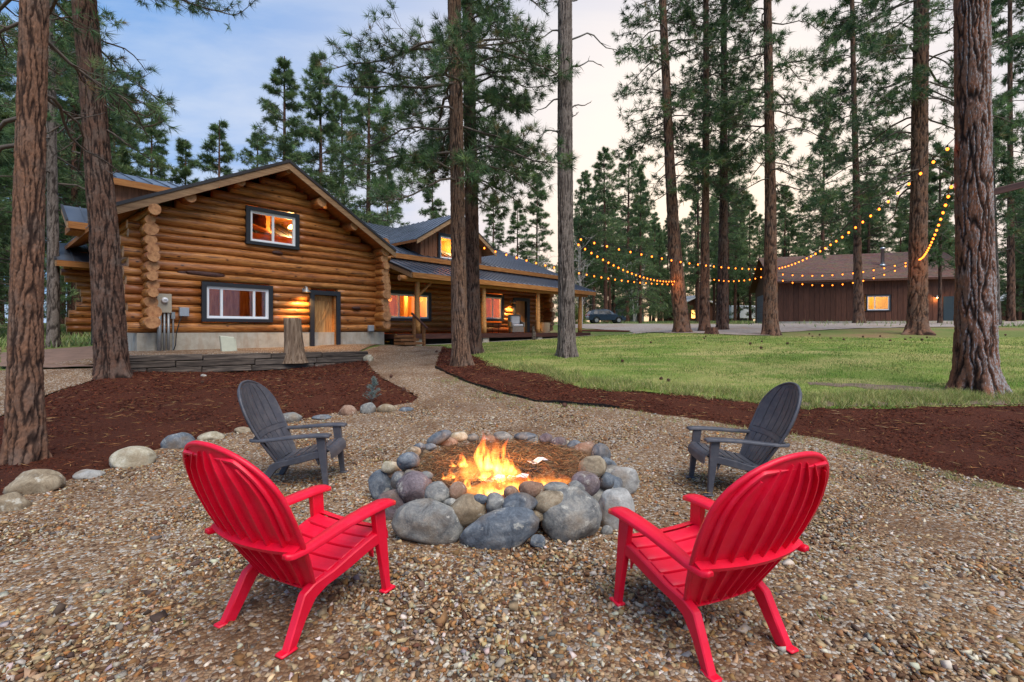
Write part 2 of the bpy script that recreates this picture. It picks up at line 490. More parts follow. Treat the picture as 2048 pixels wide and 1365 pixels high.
# ------------------------------------------------------------------ mesh helpers
def mesh_np(name, V, Fc, mats, smooth=False, vcol=None, attrs=None, mat_idx=None):
    """V (n,3); Fc: (m,k) int array or list of faces"""
    me = bpy.data.meshes.new(name)
    V = np.asarray(V, dtype=np.float32)
    if isinstance(Fc, np.ndarray):
        m, k = Fc.shape
        me.vertices.add(len(V))
        me.vertices.foreach_set('co', V.ravel())
        me.loops.add(m * k)
        me.loops.foreach_set('vertex_index', Fc.astype(np.int32).ravel())
        me.polygons.add(m)
        me.polygons.foreach_set('loop_start', np.arange(0, m * k, k, dtype=np.int32))
        me.polygons.foreach_set('loop_total', np.full(m, k, dtype=np.int32))
        me.update(calc_edges=True)
    else:
        me.from_pydata([tuple(map(float, v)) for v in V], [], [tuple(int(i) for i in f) for f in Fc])
        me.update()
    for mt in (mats if isinstance(mats, (list, tuple)) else [mats]):
        me.materials.append(mt)
    if smooth:
        me.polygons.foreach_set('use_smooth', np.ones(len(me.polygons), dtype=bool))
    if mat_idx is not None:
        me.polygons.foreach_set('material_index', np.asarray(mat_idx, dtype=np.int32))
    if vcol is not None:
        a = me.color_attributes.new('Col', 'FLOAT_COLOR', 'POINT')
        c = np.ones((len(V), 4), dtype=np.float32)
        c[:, :3] = vcol
        a.data.foreach_set('color', c.ravel())
    for k_, v_ in (attrs or {}).items():
        a = me.attributes.new(k_, 'FLOAT', 'POINT')
        a.data.foreach_set('value', np.asarray(v_, dtype=np.float32))
    return me

def link(o, parent=None):
    COL.objects.link(o)
    if parent is not None:
        o.parent = parent
    return o

def tag(o, label=None, cat=None, group=None, kind=None):
    if label:
        o['label'] = label
    if cat:
        o['category'] = cat
    if group:
        o['group'] = group
    if kind:
        o['kind'] = kind
    return o

def thing(name, label, cat, loc=(0, 0, 0), rz=0.0, group=None):
    o = bpy.data.objects.new(name, None)
    o.empty_display_size = 0.2
    link(o)
    o.location = loc
    o.rotation_euler = (0, 0, rz)
    return tag(o, label, cat, group)

class MB:
    """collects shapes into one mesh"""
    def __init__(s):
        s.v, s.f, s.mi = [], [], []
    def add(s, vs, fs, mi=0):
        b = len(s.v)
        s.v.extend([tuple(v) for v in vs])
        s.f.extend([tuple(i + b for i in f) for f in fs])
        s.mi.extend([mi] * len(fs))
        return s
    def box(s, a, b, mi=0):
        x0, y0, z0 = a
        x1, y1, z1 = b
        vs = [(x0, y0, z0), (x1, y0, z0), (x1, y1, z0), (x0, y1, z0), (x0, y0, z1), (x1, y0, z1), (x1, y1, z1), (x0, y1, z1)]
        return s.add(vs, [(0, 3, 2, 1), (4, 5, 6, 7), (0, 1, 5, 4), (1, 2, 6, 5), (2, 3, 7, 6), (3, 0, 4, 7)], mi)
    def prism(s, pts, axis, a, b, mi=0):
        """extrude a 2D outline along an axis (0,1,2) from a to b"""
        n = len(pts)
        def put(p, h):
            q = [0, 0, 0]
            o = [i for i in range(3) if i != axis]
            q[axis] = h
            q[o[0]], q[o[1]] = p
            return tuple(q)
        vs = [put(p, a) for p in pts] + [put(p, b) for p in pts]
        fs = [tuple(range(n)), tuple(range(2 * n - 1, n - 1, -1))]
        fs += [(i, i + n, (i + 1) % n + n, (i + 1) % n) for i in range(n)]
        return s.add(vs, fs, mi)
    def tube(s, pts, rad, seg=8, mi=0, cap=True, flat=1.0):
        pts = [Vector(p) for p in pts]
        rr = rad if hasattr(rad, '__len__') else [rad] * len(pts)
        rings = []
        up = Vector((0, 0, 1))
        for i, p in enumerate(pts):
            d = (pts[min(i + 1, len(pts) - 1)] - pts[max(i - 1, 0)]).normalized()
            a = d.cross(up)
            if a.length < 0.05:
                a = d.cross(Vector((1, 0, 0)))
            a.normalize()
            b = a.cross(d).normalized()
            rings.append([p + (a * math.cos(2 * math.pi * k / seg) + b * math.sin(2 * math.pi * k / seg) * flat) * rr[i] for k in range(seg)])
        vs = [v for r in rings for v in r]
        fs = []
        for i in range(len(pts) - 1):
            for k in range(seg):
                fs.append((i * seg + k, i * seg + (k + 1) % seg, (i + 1) * seg + (k + 1) % seg, (i + 1) * seg + k))
        if cap:
            fs.append(tuple(range(seg - 1, -1, -1)))
            fs.append(tuple((len(pts) - 1) * seg + k for k in range(seg)))
        return s.add(vs, fs, mi)
    def lathe(s, prof, seg=16, mi=0, c=(0, 0, 0)):
        vs = [(c[0] + r * math.cos(2 * math.pi * k / seg), c[1] + r * math.sin(2 * math.pi * k / seg), c[2] + z) for r, z in prof for k in range(seg)]
        fs = [(i * seg + k, i * seg + (k + 1) % seg, (i + 1) * seg + (k + 1) % seg, (i + 1) * seg + k) for i in range(len(prof) - 1) for k in range(seg)]
        fs.append(tuple(range(seg - 1, -1, -1)))
        fs.append(tuple((len(prof) - 1) * seg + k for k in range(seg)))
        return s.add(vs, fs, mi)
    def obj(s, name, mats, parent=None, smooth=False, bevel=0.0, seg=1, loc=None, rot=None):
        me = bpy.data.meshes.new(name)
        me.from_pydata(s.v, [], s.f)
        for m_ in (mats if isinstance(mats, (list, tuple)) else [mats]):
            me.materials.append(m_)
        bm = bmesh.new()
        bm.from_mesh(me)
        bm.faces.ensure_lookup_table()
        for f_, i_ in zip(bm.faces, s.mi):
            f_.material_index = i_
            f_.smooth = smooth
        if bevel:
            bmesh.ops.bevel(bm, geom=bm.edges[:], offset=bevel, segments=seg, affect='EDGES', profile=0.5)
        bmesh.ops.recalc_face_normals(bm, faces=bm.faces[:])
        bm.to_mesh(me)
        bm.free()
        o = bpy.data.objects.new(name, me)
        link(o, parent)
        if loc is not None:
            o.location = loc
        if rot is not None:
            o.rotation_euler = rot
        return o

def copy_tree(o, parent=None):
    c = o.copy()
    COL.objects.link(c)
    c.parent = parent
    for ch in list(o.children):
        copy_tree(ch, c)
    return c

def shade_auto(o, ang=35):
    me = o.data
    me.polygons.foreach_set('use_smooth', np.ones(len(me.polygons), dtype=bool))
    try:
        me.set_sharp_from_angle(angle=R(ang))
    except Exception:
        pass
    return o

# ------------------------------------------------------------------ terrain
def PX(px, py, Y):
    return (px - 1024) / F * Y, Y, CAMZ + (HZ - py) / F * Y
_c = [PX(*a) for a in [
    (300, 746, 12.6), (500, 744, 14.1), (735, 727, 15.5), (225, 752, 11.3), (760, 700, 17.3), (800, 720, 15.2), (922, 735, 12.8), (945, 706, 15.5),
    (1133, 714, 14.3), (835, 692, 20.4), (1000, 684, 24.0), (1100, 678, 27.5), (1180, 672, 30.5), (1280, 668, 33), (1540, 671, 22), (1833, 668, 21),
    (1365, 664, 24), (1447, 661, 26), (1955, 787, 9.4), (1650, 802, 9.0), (1398, 794, 9.5), (1240, 784, 9.7), (1005, 741, 12.0), (1398, 844, 7.6),
    (1254, 822, 8.3), (932, 766, 10.6), (870, 737, 12.3), (838, 800, 9.4), (700, 760, 11.2), (680, 825, 8.7), (1400, 655, 30), (1200, 652, 40),
    (1210, 647, 60), (1556, 648, 43.7), (1903, 645, 39.8), (1717, 647, 36), (20, 705, 15.5), (105, 695, 18), (0, 652, 40), (180, 692, 16), (650, 693, 17.3), (300, 712, 13.3),
    (1400, 695, 16.5), (1700, 700, 15.0), (2048, 690, 17.0), (2022, 643, 40)]]
_c += [(x, y, 0.0) for x, y in [(0, -6), (-7, -6), (7, -6), (-4, 2), (4, 2), (0, 4.7), (-6.5, 5.6), (-3, 6), (2, 6), (4.9, 4.6), (0, 2), (-2.5, 4.7), (2.5, 4.7), (-4.2, 7), (-11, 4), (11, 3)]]
_c += [(3.9, 6.5, 0.04), (-20, 10, 0.6), (22, 9, 0.6), (-10, 45, 1.6), (-30, 60, 2.3), (0, 85, 2.7), (45, 85, 2.9), (80, 40, 2.4), (-60, 20, 1.2), (60, 10, 1.0), (-80, 80, 2.7), (90, 90, 3.0), (-30, -15, 0), (30, -15, 0), (-50, 45, 2.0), (30, 25, 1.65)]
_c = np.array(_c)
def _U(r2):
    return np.where(r2 > 1e-9, r2 * np.log(np.maximum(r2, 1e-9)), 0.0)
_n = len(_c)
_K = _U(((_c[:, None, :2] - _c[None, :, :2]) ** 2).sum(-1)) + np.eye(_n) * 6.0
_A = np.zeros((_n + 3, _n + 3))
_A[:_n, :_n] = _K
_A[:_n, _n] = 1
_A[:_n, _n + 1:] = _c[:, :2]
_A[_n:, :_n] = _A[:_n, _n:].T
_wt = np.linalg.solve(_A, np.concatenate([_c[:, 2], np.zeros(3)]))
def g0(X, Y):
    """ground height without the made-up pad behind the timber wall"""
    X, Y = np.broadcast_arrays(np.asarray(X, float), np.asarray(Y, float))
    sh = X.shape
    X, Y = X.ravel(), Y.ravel()
    out = np.empty(len(X))
    for i in range(0, len(X), 20000):
        x, y = X[i:i + 20000], Y[i:i + 20000]
        r2 = (x[:, None] - _c[None, :, 0]) ** 2 + (y[:, None] - _c[None, :, 1]) ** 2
        out[i:i + 20000] = _U(r2) @ _wt[:_n] + _wt[_n] + _wt[_n + 1] * x + _wt[_n + 2] * y
    r = np.hypot(X, Y - 20)
    k = np.clip((r - 70) / 50, 0, 1)
    k = k * k * (3 - 2 * k)
    out = out * (1 - k) + 2.7 * k
    return out.reshape(sh)
W0, W1 = np.array([-9.75, 12.0]), np.array([-4.70, 15.72])
WD = (W1 - W0) / np.linalg.norm(W1 - W0)
WL = np.linalg.norm(W1 - W0)
WN = np.array([-WD[1], WD[0]])           # points back to the house
def g(X, Y):
    X, Y = np.broadcast_arrays(np.asarray(X, float), np.asarray(Y, float))
    z = g0(X, Y)
    a = (X - W0[0]) * WD[0] + (Y - W0[1]) * WD[1]
    d = (X - W0[0]) * WN[0] + (Y - W0[1]) * WN[1]
    st = np.clip((d + 0.02) / 0.12, 0, 1) * np.clip((6 - d) / 2, 0, 1) * np.clip((a + 0.5) / 0.4, 0, 1) * np.clip((WL + 0.15 - a) / 0.5, 0, 1)
    top = 0.88 - 0.05 * np.clip(a / WL, 0, 1) + 0.03 * np.clip(d, 0, 3)
    return z + st * np.maximum(0, top - z)
def gs(x, y):
    return float(g(np.array([x]), np.array([y]))[0])
_lam = np.concatenate([np.arange(1.0, 20, 0.05), np.arange(20, 120, 0.25)])
def G(px, py):
    """where the view ray of a photo pixel meets the ground"""
    z = g0((px - 1024) / F * _lam, _lam)
    h = CAMZ + (HZ - py) / F * _lam - z
    i = np.argmax(h < 0) if (h < 0).any() else len(_lam) - 1
    l = _lam[i]
    return np.array([(px - 1024) / F * l, l])

def inpoly(P, poly):
    x, y = P[:, 0], P[:, 1]
    c = np.zeros(len(P), bool)
    q = np.asarray(poly)
    for (x0, y0), (x1, y1) in zip(q, np.roll(q, -1, 0)):
        k = ((y0 > y) != (y1 > y))
        with np.errstate(divide='ignore', invalid='ignore'):
            c ^= k & (x < (x1 - x0) * (y - y0) / (y1 - y0 + 1e-12) + x0)
    return c
def resample(poly, step, jit, seed=0):
    r = np.random.default_rng(seed)
    q = np.asarray(poly, float)
    out = []
    for a, b in zip(q, np.roll(q, -1, 0)):
        n = max(1, int(np.linalg.norm(b - a) / step))
        for i in range(n):
            out.append(a + (b - a) * i / n + (r.normal(0, jit, 2) if i else 0))
    return np.array(out)
def sheet(name, poly, mat, lift, res, zf=g, jit=0.03, step=0.3, bumpy=0.0, seed=0, edge_drop=0.0):
    bd = resample(poly, step, jit, seed)
    lo, hi = bd.min(0), bd.max(0)
    gx, gy = np.meshgrid(np.arange(lo[0], hi[0], res), np.arange(lo[1], hi[1], res))
    pts = np.stack([gx.ravel(), gy.ravel()], 1)
    pts += np.random.default_rng(seed).uniform(-0.2, 0.2, pts.shape) * res
    pts = pts[inpoly(pts, bd)]
    # keep clear of the border
    dm = np.full(len(pts), 1e9)
    for b in bd:
        dm = np.minimum(dm, ((pts - b) ** 2).sum(1))
    pts = pts[dm > (0.4 * min(res, step)) ** 2]
    allp = np.concatenate([bd, pts])
    nb = len(bd)
    r = delaunay_2d_cdt([Vector(p) for p in allp], [(i, (i + 1) % nb) for i in range(nb)], [], 1, 1e-5)
    vs = np.array([tuple(v) for v in r[0]])
    z = zf(vs[:, 0], vs[:, 1]) + lift
    if bumpy:
        z = z + bumpy * (np.sin(vs[:, 0] * 3.1 + np.sin(vs[:, 1] * 2.3)) * np.cos(vs[:, 1] * 2.7 + 1.3 * np.sin(vs[:, 0] * 1.7)))
    onb = np.zeros(len(vs), bool)
    onb[:nb] = True
    z = np.where(onb, z - edge_drop, z)
    tris = np.array([f if len(f) == 3 else f[:3] for f in r[2]])
    # orient up
    a, b, c = vs[tris[:, 0]], vs[tris[:, 1]], vs[tris[:, 2]]
    cr_ = (b[:, 0] - a[:, 0]) * (c[:, 1] - a[:, 1]) - (b[:, 1] - a[:, 1]) * (c[:, 0] - a[:, 0])
    tris[cr_ < 0] = tris[cr_ < 0][:, ::-1]
    me = mesh_np(name, np.column_stack([vs, z]), tris, mat, smooth=True)
    o = bpy.data.objects.new(name, me)
    link(o)
    return tag(o, kind='structure')

# base sheet: fine near the yard, coarse to the horizon
ax = np.concatenate([-np.geomspace(900, 40, 12), np.arange(-36, 45, 1.0), np.geomspace(48, 900, 12)])
ay = np.concatenate([-np.geomspace(400, 16, 6), np.arange(-12, 66, 1.0), np.geomspace(70, 1500, 14)])
bx, by = np.meshgrid(ax, ay)
bz = g0(bx, by) - np.where(by < 17, 0.06, 0.012)
nx, ny = len(ax), len(ay)
idx = np.arange(nx * ny).reshape(ny, nx)
quads = np.stack([idx[:-1, :-1], idx[:-1, 1:], idx[1:, 1:], idx[1:, :-1]], -1).reshape(-1, 4)
o = bpy.data.objects.new('ground', mesh_np('ground', np.column_stack([bx.ravel(), by.ravel(), bz.ravel()]), quads, M['forest'], True))
link(o)
tag(o, kind='structure')

px = lambda *a: [G(*p) for p in a]
edge_mulch_low = px((885, 694), (878, 712), (870, 737), (900, 752), (932, 766), (1005, 789), (1070, 807), (1152, 811), (1254, 822), (1398, 844), (1500, 858), (1617, 878), (1764, 911), (1881, 943), (2048, 984))
edge_mulch_top = px((885, 693), (915, 702), (946, 713), (1005, 740), (1093, 751), (1166, 778), (1240, 784), (1398, 794), (1500, 808), (1617, 821), (1705, 818), (1881, 817), (2048, 814))
rock_line = px((838, 797), (825, 808), (770, 816), (680, 827), (560, 847), (430, 873), (330, 898), (220, 938), (140, 962), (60, 990), (0, 1012))
left_edge = px((735, 727), (745, 742), (765, 758), (800, 777))          # bed / path border
wallL, wallR = W0 + WD * -0.1, W1
far_r = [np.array([14, 3.2])]
# mulch beds
bed_left = [wallL - WN * 0.02] + [wallR - WN * 0.02] + left_edge + rock_line + [np.array([-9, 3.6]), np.array([-12, 5.2])] + px((0, 835), (100, 790), (200, 758), (262, 746))
bed_right = edge_mulch_low + [np.array([9, 3.6]), np.array([14, 6.5])] + edge_mulch_top[::-1][0:-1]
mulch_l = sheet('mulch_bed', bed_left, M['mulch'], 0.035, 0.28, g0, 0.03, 0.2, 0.012, 1, 0.035)
mulch_r = sheet('mulch_bed', bed_right, M['mulch'], 0.035, 0.28, g0, 0.03, 0.2, 0.012, 2, 0.03)
# gravel yard and path up to the house
HU = np.array([0.66263, 0.74895])
HB = np.array([-0.74895, 0.66263])
HO = np.array([-10.47, 13.7])
hp = lambda t, s: HO + HU * t + HB * s
yard = edge_mulch_low + [np.array([8.5, 3.0]), np.array([8.5, -4]), np.array([-9, -4]), np.array([-9, 3.6])] + rock_line[::-1] + left_edge[::-1] + [wallR + WN * 0.0, wallR + WN * 1.0, hp(7.9, -0.3), hp(9.0, -0.9)]
yard_o = sheet('gravel_yard', yard, M['gravel'], 0.012, 0.3, g, 0.025, 0.2, 0.012, 3)
pad = [wallL + WN * 0.07, wallR + WN * 0.07, wallR + WN * 1.1, hp(8.0, 0.2), hp(-0.6, 0.2), hp(-2.2, -0.6), wallL + WN * 0.5 - WD * 0.3]
sheet('gravel_pad', pad, M['gravel'], 0.02, 0.3, g, 0.01, 0.3, 0.004, 4)
# lawn
lawn_far = [hp(10.0, -0.9), hp(14, -1.0), hp(18, -1.05), hp(22.5, -1.1)] + px((1270, 668.5), (1330, 667.5), (1420, 670), (1540, 674), (1640, 676), (1760, 678), (1880, 676), (2048, 676))
lawn_poly = edge_mulch_top + [np.array([14, 6.5]), np.array([26, 8]), np.array([32, 16])] + lawn_far[::-1]
lawn_o = sheet('lawn', lawn_poly, M['lawn'], 0.012, 0.5, g0, 0.04, 0.3, 0.015, 5)
M['soil'] = simple('bare_brown_soil', (112, 92, 76), 0.95, 0.35, 5, 0.6)
for k_, pl in enumerate([((1615, 767), (1700, 769), (1790, 774), (1890, 781), (1900, 789), (1780, 783), (1690, 776), (1620, 773)), ((1560, 806), (1700, 806), (1860, 803), (2048, 800), (2048, 812), (1880, 814), (1700, 815), (1580, 816))]):
    sheet('bare_soil', px(*pl), M['soil'], 0.024, 0.25, g0, 0.05, 0.15, 0.008, 20 + k_)
# gravel drive past the garage, concrete walk off the porch
drive = px((1150, 656.5), (1260, 664), (1330, 666.5), (1420, 669), (1540, 672), (1560, 666), (1680, 659), (1800, 656), (1900, 655)) + [np.array([60, 38]), np.array([60, 42])] + [np.array([36.5, 39.6]), np.array([24.2, 43.5]), np.array([28, 54])] + px((1500, 649), (1400, 648.5), (1300, 648.5), (1200, 648.6), (1100, 649.5))
sheet('driveway', drive, M['drive'], 0.016, 0.8, g0, 0.06, 0.6, 0.01, 6)
walk = [hp(8.6, -0.62), hp(22.4, -0.62), hp(25.8, -1.5)] + px((1290, 667), (1270, 668.6)) + [hp(22.4, -1.12), hp(8.6, -0.92)]
sheet('walkway', walk, M['concrete'], 0.035, 0.6, g0, 0.0, 0.5, 0, 7)
strip = px((1163, 661), (1200, 660.5), (1262, 662.6), (1258, 665), (1210, 664.6), (1163, 664))
sheet('mulch_strip', strip, M['mulch'], 0.03, 0.5, g0, 0.04, 0.4, 0.01, 8)
apron = px((0, 735), (100, 738), (190, 735)) + [hp(-0.3, -0.9), hp(-0.3, 3.5), hp(-6, 4.5), hp(-9, -1)] + px((0, 700))
sheet('driveway_apron', apron, M['asphalt'], 0.02, 0.4, g0, 0.02, 0.4, 0.004, 9)

verge = px((-60, 745), (60, 741), (150, 740), (215, 738)) + [wallL - WN * 0.02 - WD * 0.3] + px((262, 746), (200, 758), (100, 790), (0, 835)) + [np.array([-12, 5.2]), np.array([-15, 8])]
sheet('dirt_verge', verge, M['gravel'], 0.016, 0.4, g0, 0.02, 0.3, 0.006, 10)

# ------------------------------------------------------------------ scattered ground cover
OCT = np.array([[1, 0, 0], [-1, 0, 0], [0, 1, 0], [0, -1, 0], [0, 0, 1], [0, 0, -1]], float)
OCTF = np.array([[0, 2, 4], [2, 1, 4], [1, 3, 4], [3, 0, 4], [2, 0, 5], [1, 2, 5], [3, 1, 5], [0, 3, 5]])
CUB = np.array([[-1, -1, -1], [1, -1, -1], [1, 1, -1], [-1, 1, -1], [-1, -1, 1], [1, -1, 1], [1, 1, 1], [-1, 1, 1]], float) * 0.72
CUBF = np.array([[0, 3, 2], [0, 2, 1], [4, 5, 6], [4, 6, 7], [0, 1, 5], [0, 5, 4], [1, 2, 6], [1, 6, 5], [2, 3, 7], [2, 7, 6], [3, 0, 4], [3, 4, 7]])
def rotmats(n, r, tilt):
    a = r.uniform(0, 2 * np.pi, n)
    b = r.normal(0, tilt, n)
    c = r.normal(0, tilt, n)
    def mats(i, j, t):
        m = np.zeros((n, 3, 3))
        m[:, 0, 0] = m[:, 1, 1] = m[:, 2, 2] = 1
        m[:, i, i] = np.cos(t)
        m[:, j, j] = np.cos(t)
        m[:, i, j] = -np.sin(t)
        m[:, j, i] = np.sin(t)
        return m
    return mats(0, 1, a) @ mats(1, 2, b) @ mats(0, 2, c)
def scatter_solid(name, P, scale, cols, base, faces, mat, r, tilt=0.5, jitter=0.28, smooth=False, lift=0.3):
    n = len(P)
    k = len(base)
    V = base[None] + r.normal(0, jitter, (n, k, 3))
    V = V * scale[:, None, :]
    V = np.einsum('nij,nkj->nki', rotmats(n, r, tilt), V)
    V = V + P[:, None, :]
    V[:, :, 2] += scale[:, None, 2] * lift
    Fc = (faces[None] + (np.arange(n) * k)[:, None, None]).reshape(-1, 3)
    C = np.repeat(cols, k, axis=0)
    o = bpy.data.objects.new(name, mesh_np(name, V.reshape(-1, 3), Fc, mat, smooth, C))
    link(o)
    return tag(o, kind='stuff')
def lin(c):
    return np.array(S(c)[:3])
def pick(pal, wts, n, r, var=0.18):
    pal = np.array([lin(c) for c in pal])
    i = r.choice(len(pal), n, p=np.array(wts) / np.sum(wts))
    return np.clip(pal[i] * r.normal(1, var, (n, 1)) * r.normal(1, 0.05, (n, 3)), 0.005, 0.95)
PEB = [(164, 138, 104), (140, 104, 66), (108, 76, 52), (200, 188, 166), (158, 150, 136), (166, 116, 70), (86, 68, 56), (180, 154, 116), (116, 108, 100)]
PEBW = [5, 4, 3, 2.2, 2.2, 2, 2, 3, 1.3]
yp = resample(yard, 0.2, 0.0)
r = np.random.default_rng(11)
def cand(n, y0, y1, xw=1.12, xm=0.8):
    Y = r.uniform(y0, y1, n)
    X = r.uniform(-1, 1, n) * (xw * y1 + xm)
    k = np.abs(X) < xw * Y + xm
    return np.stack([X[k], Y[k]], 1)
PIT = np.array([-0.05, 4.72])
for (y0, y1, n, s0, s1, bs, fc) in [(0.6, 3.3, 52000, 0.0052, 0.0145, CUB, CUBF), (3.3, 5.6, 48000, 0.007, 0.0155, OCT, OCTF), (5.6, 9.5, 46000, 0.009, 0.017, OCT, OCTF)]:
    P2 = cand(n, y0, y1)
    P2 = P2[inpoly(P2, yp)]
    P2 = P2[np.hypot(*(P2 - PIT).T) > 0.85]
    # bare patches of dirt between the stones
    pat = np.sin(P2[:, 0] * 2.3 + 1.7 * np.sin(P2[:, 1] * 1.1)) * np.sin(P2[:, 1] * 1.9 + 1.1 * np.sin(P2[:, 0] * 0.9 + 2))
    P2 = P2[r.uniform(0, 1, len(P2)) < np.clip(0.95 - 0.75 * np.clip(pat, 0, 1), 0, 1)]
    m = len(P2)
    s = r.uniform(s0, s1, m) * np.exp(r.normal(0, 0.25, m))
    sc3 = s[:, None] * np.stack([r.uniform(0.9, 1.5, m), r.uniform(0.7, 1.1, m), r.uniform(0.35, 0.75, m)], 1)
    z = g(P2[:, 0], P2[:, 1]) + 0.010
    scatter_solid('gravel', np.column_stack([P2, z]), sc3, pick(PEB, PEBW, m, r), bs, fc, M['pebble'], r, 0.45)
# shredded bark on the beds
for nm, poly, n, bxs in [('mulch', bed_left, 60000, (-9.5, -1.2, 4.4, 15.5)), ('mulch', bed_right, 70000, (-2.6, 10.5, 3.8, 17.5))]:
    P2 = np.stack([r.uniform(bxs[0], bxs[1], n * 2), r.uniform(bxs[2], bxs[3], n * 2)], 1)
    keep = r.uniform(0, 1, len(P2)) < np.clip(5.5 / P2[:, 1], 0.25, 1) ** 1.1
    P2 = P2[keep]
    P2 = P2[inpoly(P2, resample(poly, 0.2, 0.0))][:int(n * 0.30)]
    m = len(P2)
    ln = r.uniform(0.012, 0.04, m) * np.clip(P2[:, 1] / 8, 0.7, 1.5)
    sc3 = np.stack([ln, ln * r.uniform(0.12, 0.3, m), ln * r.uniform(0.1, 0.2, m)], 1)
    z = g0(P2[:, 0], P2[:, 1]) + 0.038
    scatter_solid(nm, np.column_stack([P2, z]), sc3, pick([(92, 44, 30), (62, 28, 20), (122, 66, 46), (44, 22, 18), (150, 96, 66)], [5, 4, 3, 3, 0.5], m, r), OCT, OCTF, M['shred'], r, 0.35, 0.15)
# fallen dry needles
nn = 1500
P2 = np.concatenate([np.stack([r.uniform(-9, 10, 4000), r.uniform(3, 14, 4000)], 1)])
P2 = P2[inpoly(P2, resample(bed_left, 0.3, 0)) | inpoly(P2, resample(bed_right, 0.3, 0)) | (inpoly(P2, yp) & (r.uniform(0, 1, len(P2)) < 0.25) & (np.hypot(*(P2 - PIT).T) > 1.4))][:nn]
m = len(P2)
ln = r.uniform(0.05, 0.12, m)
scatter_solid('fallen_needles', np.column_stack([P2, g0(P2[:, 0], P2[:, 1]) + 0.05]), np.stack([ln, np.full(m, 0.0028), np.full(m, 0.0022)], 1), pick([(196, 150, 96), (160, 112, 70), (206, 176, 126)], [3, 2, 1], m, r), OCT, OCTF, M['shred'], r, 0.12, 0.03)

def blades(name, P2, h, wd, cols, r, lift=0.0, spread=0.35, zf=g0):
    n = len(P2)
    z = zf(P2[:, 0], P2[:, 1]) + lift
    a = r.uniform(0, 2 * np.pi, n)
    side = np.stack([np.cos(a), np.sin(a), np.zeros(n)], 1) * wd[:, None]
    lean = np.stack([r.normal(0, spread, n), r.normal(0, spread, n), np.ones(n)], 1) * h[:, None]
    B = np.column_stack([P2, z])
    V = np.stack([B - side, B + side, B + lean], 1).reshape(-1, 3)
    Fc = np.arange(3 * n).reshape(-1, 3)
    C = np.repeat(cols, 3, axis=0)
    C[2::3] *= 1.15
    o = bpy.data.objects.new(name, mesh_np(name, V, Fc, M['blade'], False, C))
    link(o)
    return tag(o, kind='stuff')
GR = [(104, 132, 56), (128, 148, 70), (84, 112, 46), (166, 162, 98), (190, 178, 122)]
lp = resample(lawn_poly, 0.4, 0.0)
for y0, y1, n, h0, h1, w_ in [(8.2, 14, 90000, 0.025, 0.07, 0.0055), (14, 22, 60000, 0.03, 0.07, 0.010), (22, 36, 36000, 0.03, 0.07, 0.02)]:
    P2 = cand(n * 2, y0, y1, 1.1, 1.0)
    P2 = P2[inpoly(P2, lp)][:n]
    m = len(P2)
    dry = np.sin(P2[:, 0] * 0.8 + 2 * np.sin(P2[:, 1] * 0.5)) * np.sin(P2[:, 1] * 1.3 + np.sin(P2[:, 0] * 0.6))
    c = pick(GR[:3], [3, 2, 2], m, r, 0.15)
    k = r.uniform(0, 1, m) < 0.22 + 0.6 * np.clip(dry, 0, 1)
    c[k] = pick(GR[3:], [3, 2], k.sum(), r, 0.15)
    blades('grass', P2, r.uniform(h0, h1, m), np.full(m, w_) * r.uniform(0.6, 1.3, m), c, r)
# longer rough grass along the bed's edge and round the trunks
em = np.array(edge_mulch_top[3:])
seg = np.concatenate([em[i] + (em[i + 1] - em[i]) * np.linspace(0, 1, 40)[:, None] for i in range(len(em) - 1)])
cl = seg[r.integers(0, len(seg), 420)] + np.stack([r.normal(0, 0.25, 420), r.uniform(0.02, 0.9, 420)], 1)
cl = np.concatenate([cl, G(1850, 800) + r.normal(0, [0.7, 0.18], (110, 2)), G(1760, 800) + r.normal(0, [0.6, 0.2], (70, 2)), G(1960, 800) + r.normal(0, [0.9, 0.1], (60, 2))])
P2 = np.repeat(cl, 46, axis=0) + r.normal(0, 0.055, (len(cl) * 46, 2))
m = len(P2)
blades('rough_grass', P2, r.uniform(0.06, 0.19, m), np.full(m, 0.0045), pick(GR, [2, 3, 1.5, 4, 4], m, r, 0.2), r, 0, 0.55)
# weeds at the seam of gravel and mulch, and a few in the gravel
seg2 = np.concatenate([np.array(edge_mulch_low[i]) + (np.array(edge_mulch_low[i + 1]) - np.array(edge_mulch_low[i])) * np.linspace(0, 1, 30)[:, None] for i in range(3, len(edge_mulch_low) - 1)])
cl = seg2[r.integers(0, len(seg2), 900)] + r.normal(0, [0.35, 0.16], (900, 2)) + np.array([0, -0.14])
cl = np.concatenate([cl, cand(160, 1.6, 7)])
cl = cl[inpoly(cl, yp)]
P2 = np.repeat(cl, 7, axis=0) + r.normal(0, 0.02, (len(cl) * 7, 2))
m = len(P2)
blades('weeds', P2, r.uniform(0.015, 0.055, m), np.full(m, 0.0025), pick([(150, 156, 92), (176, 168, 116), (124, 150, 74)], [3, 3, 2], m, r), r, 0.01, 0.8)
# tall pale grass beyond the drive and behind the garage strip
P2 = np.concatenate([np.stack([r.uniform(4, 34, 9000), r.uniform(60, 75, 9000)], 1), np.stack([r.uniform(15, 34, 5000), r.uniform(26, 38, 5000)], 1), np.stack([r.uniform(-36, -13, 9000), r.uniform(17, 40, 9000)], 1)])
k = inpoly(P2, resample(drive, 1.0, 0))
P2 = P2[~k | (r.uniform(0, 1, len(P2)) < 0.06)]
m = len(P2)
blades('meadow_grass', P2, r.uniform(0.12, 0.4, m), np.full(m, 0.03), pick([(128, 146, 84), (160, 164, 108), (104, 128, 66), (150, 160, 120)], [3, 2, 3, 1], m, r), r, -0.05, 0.4)

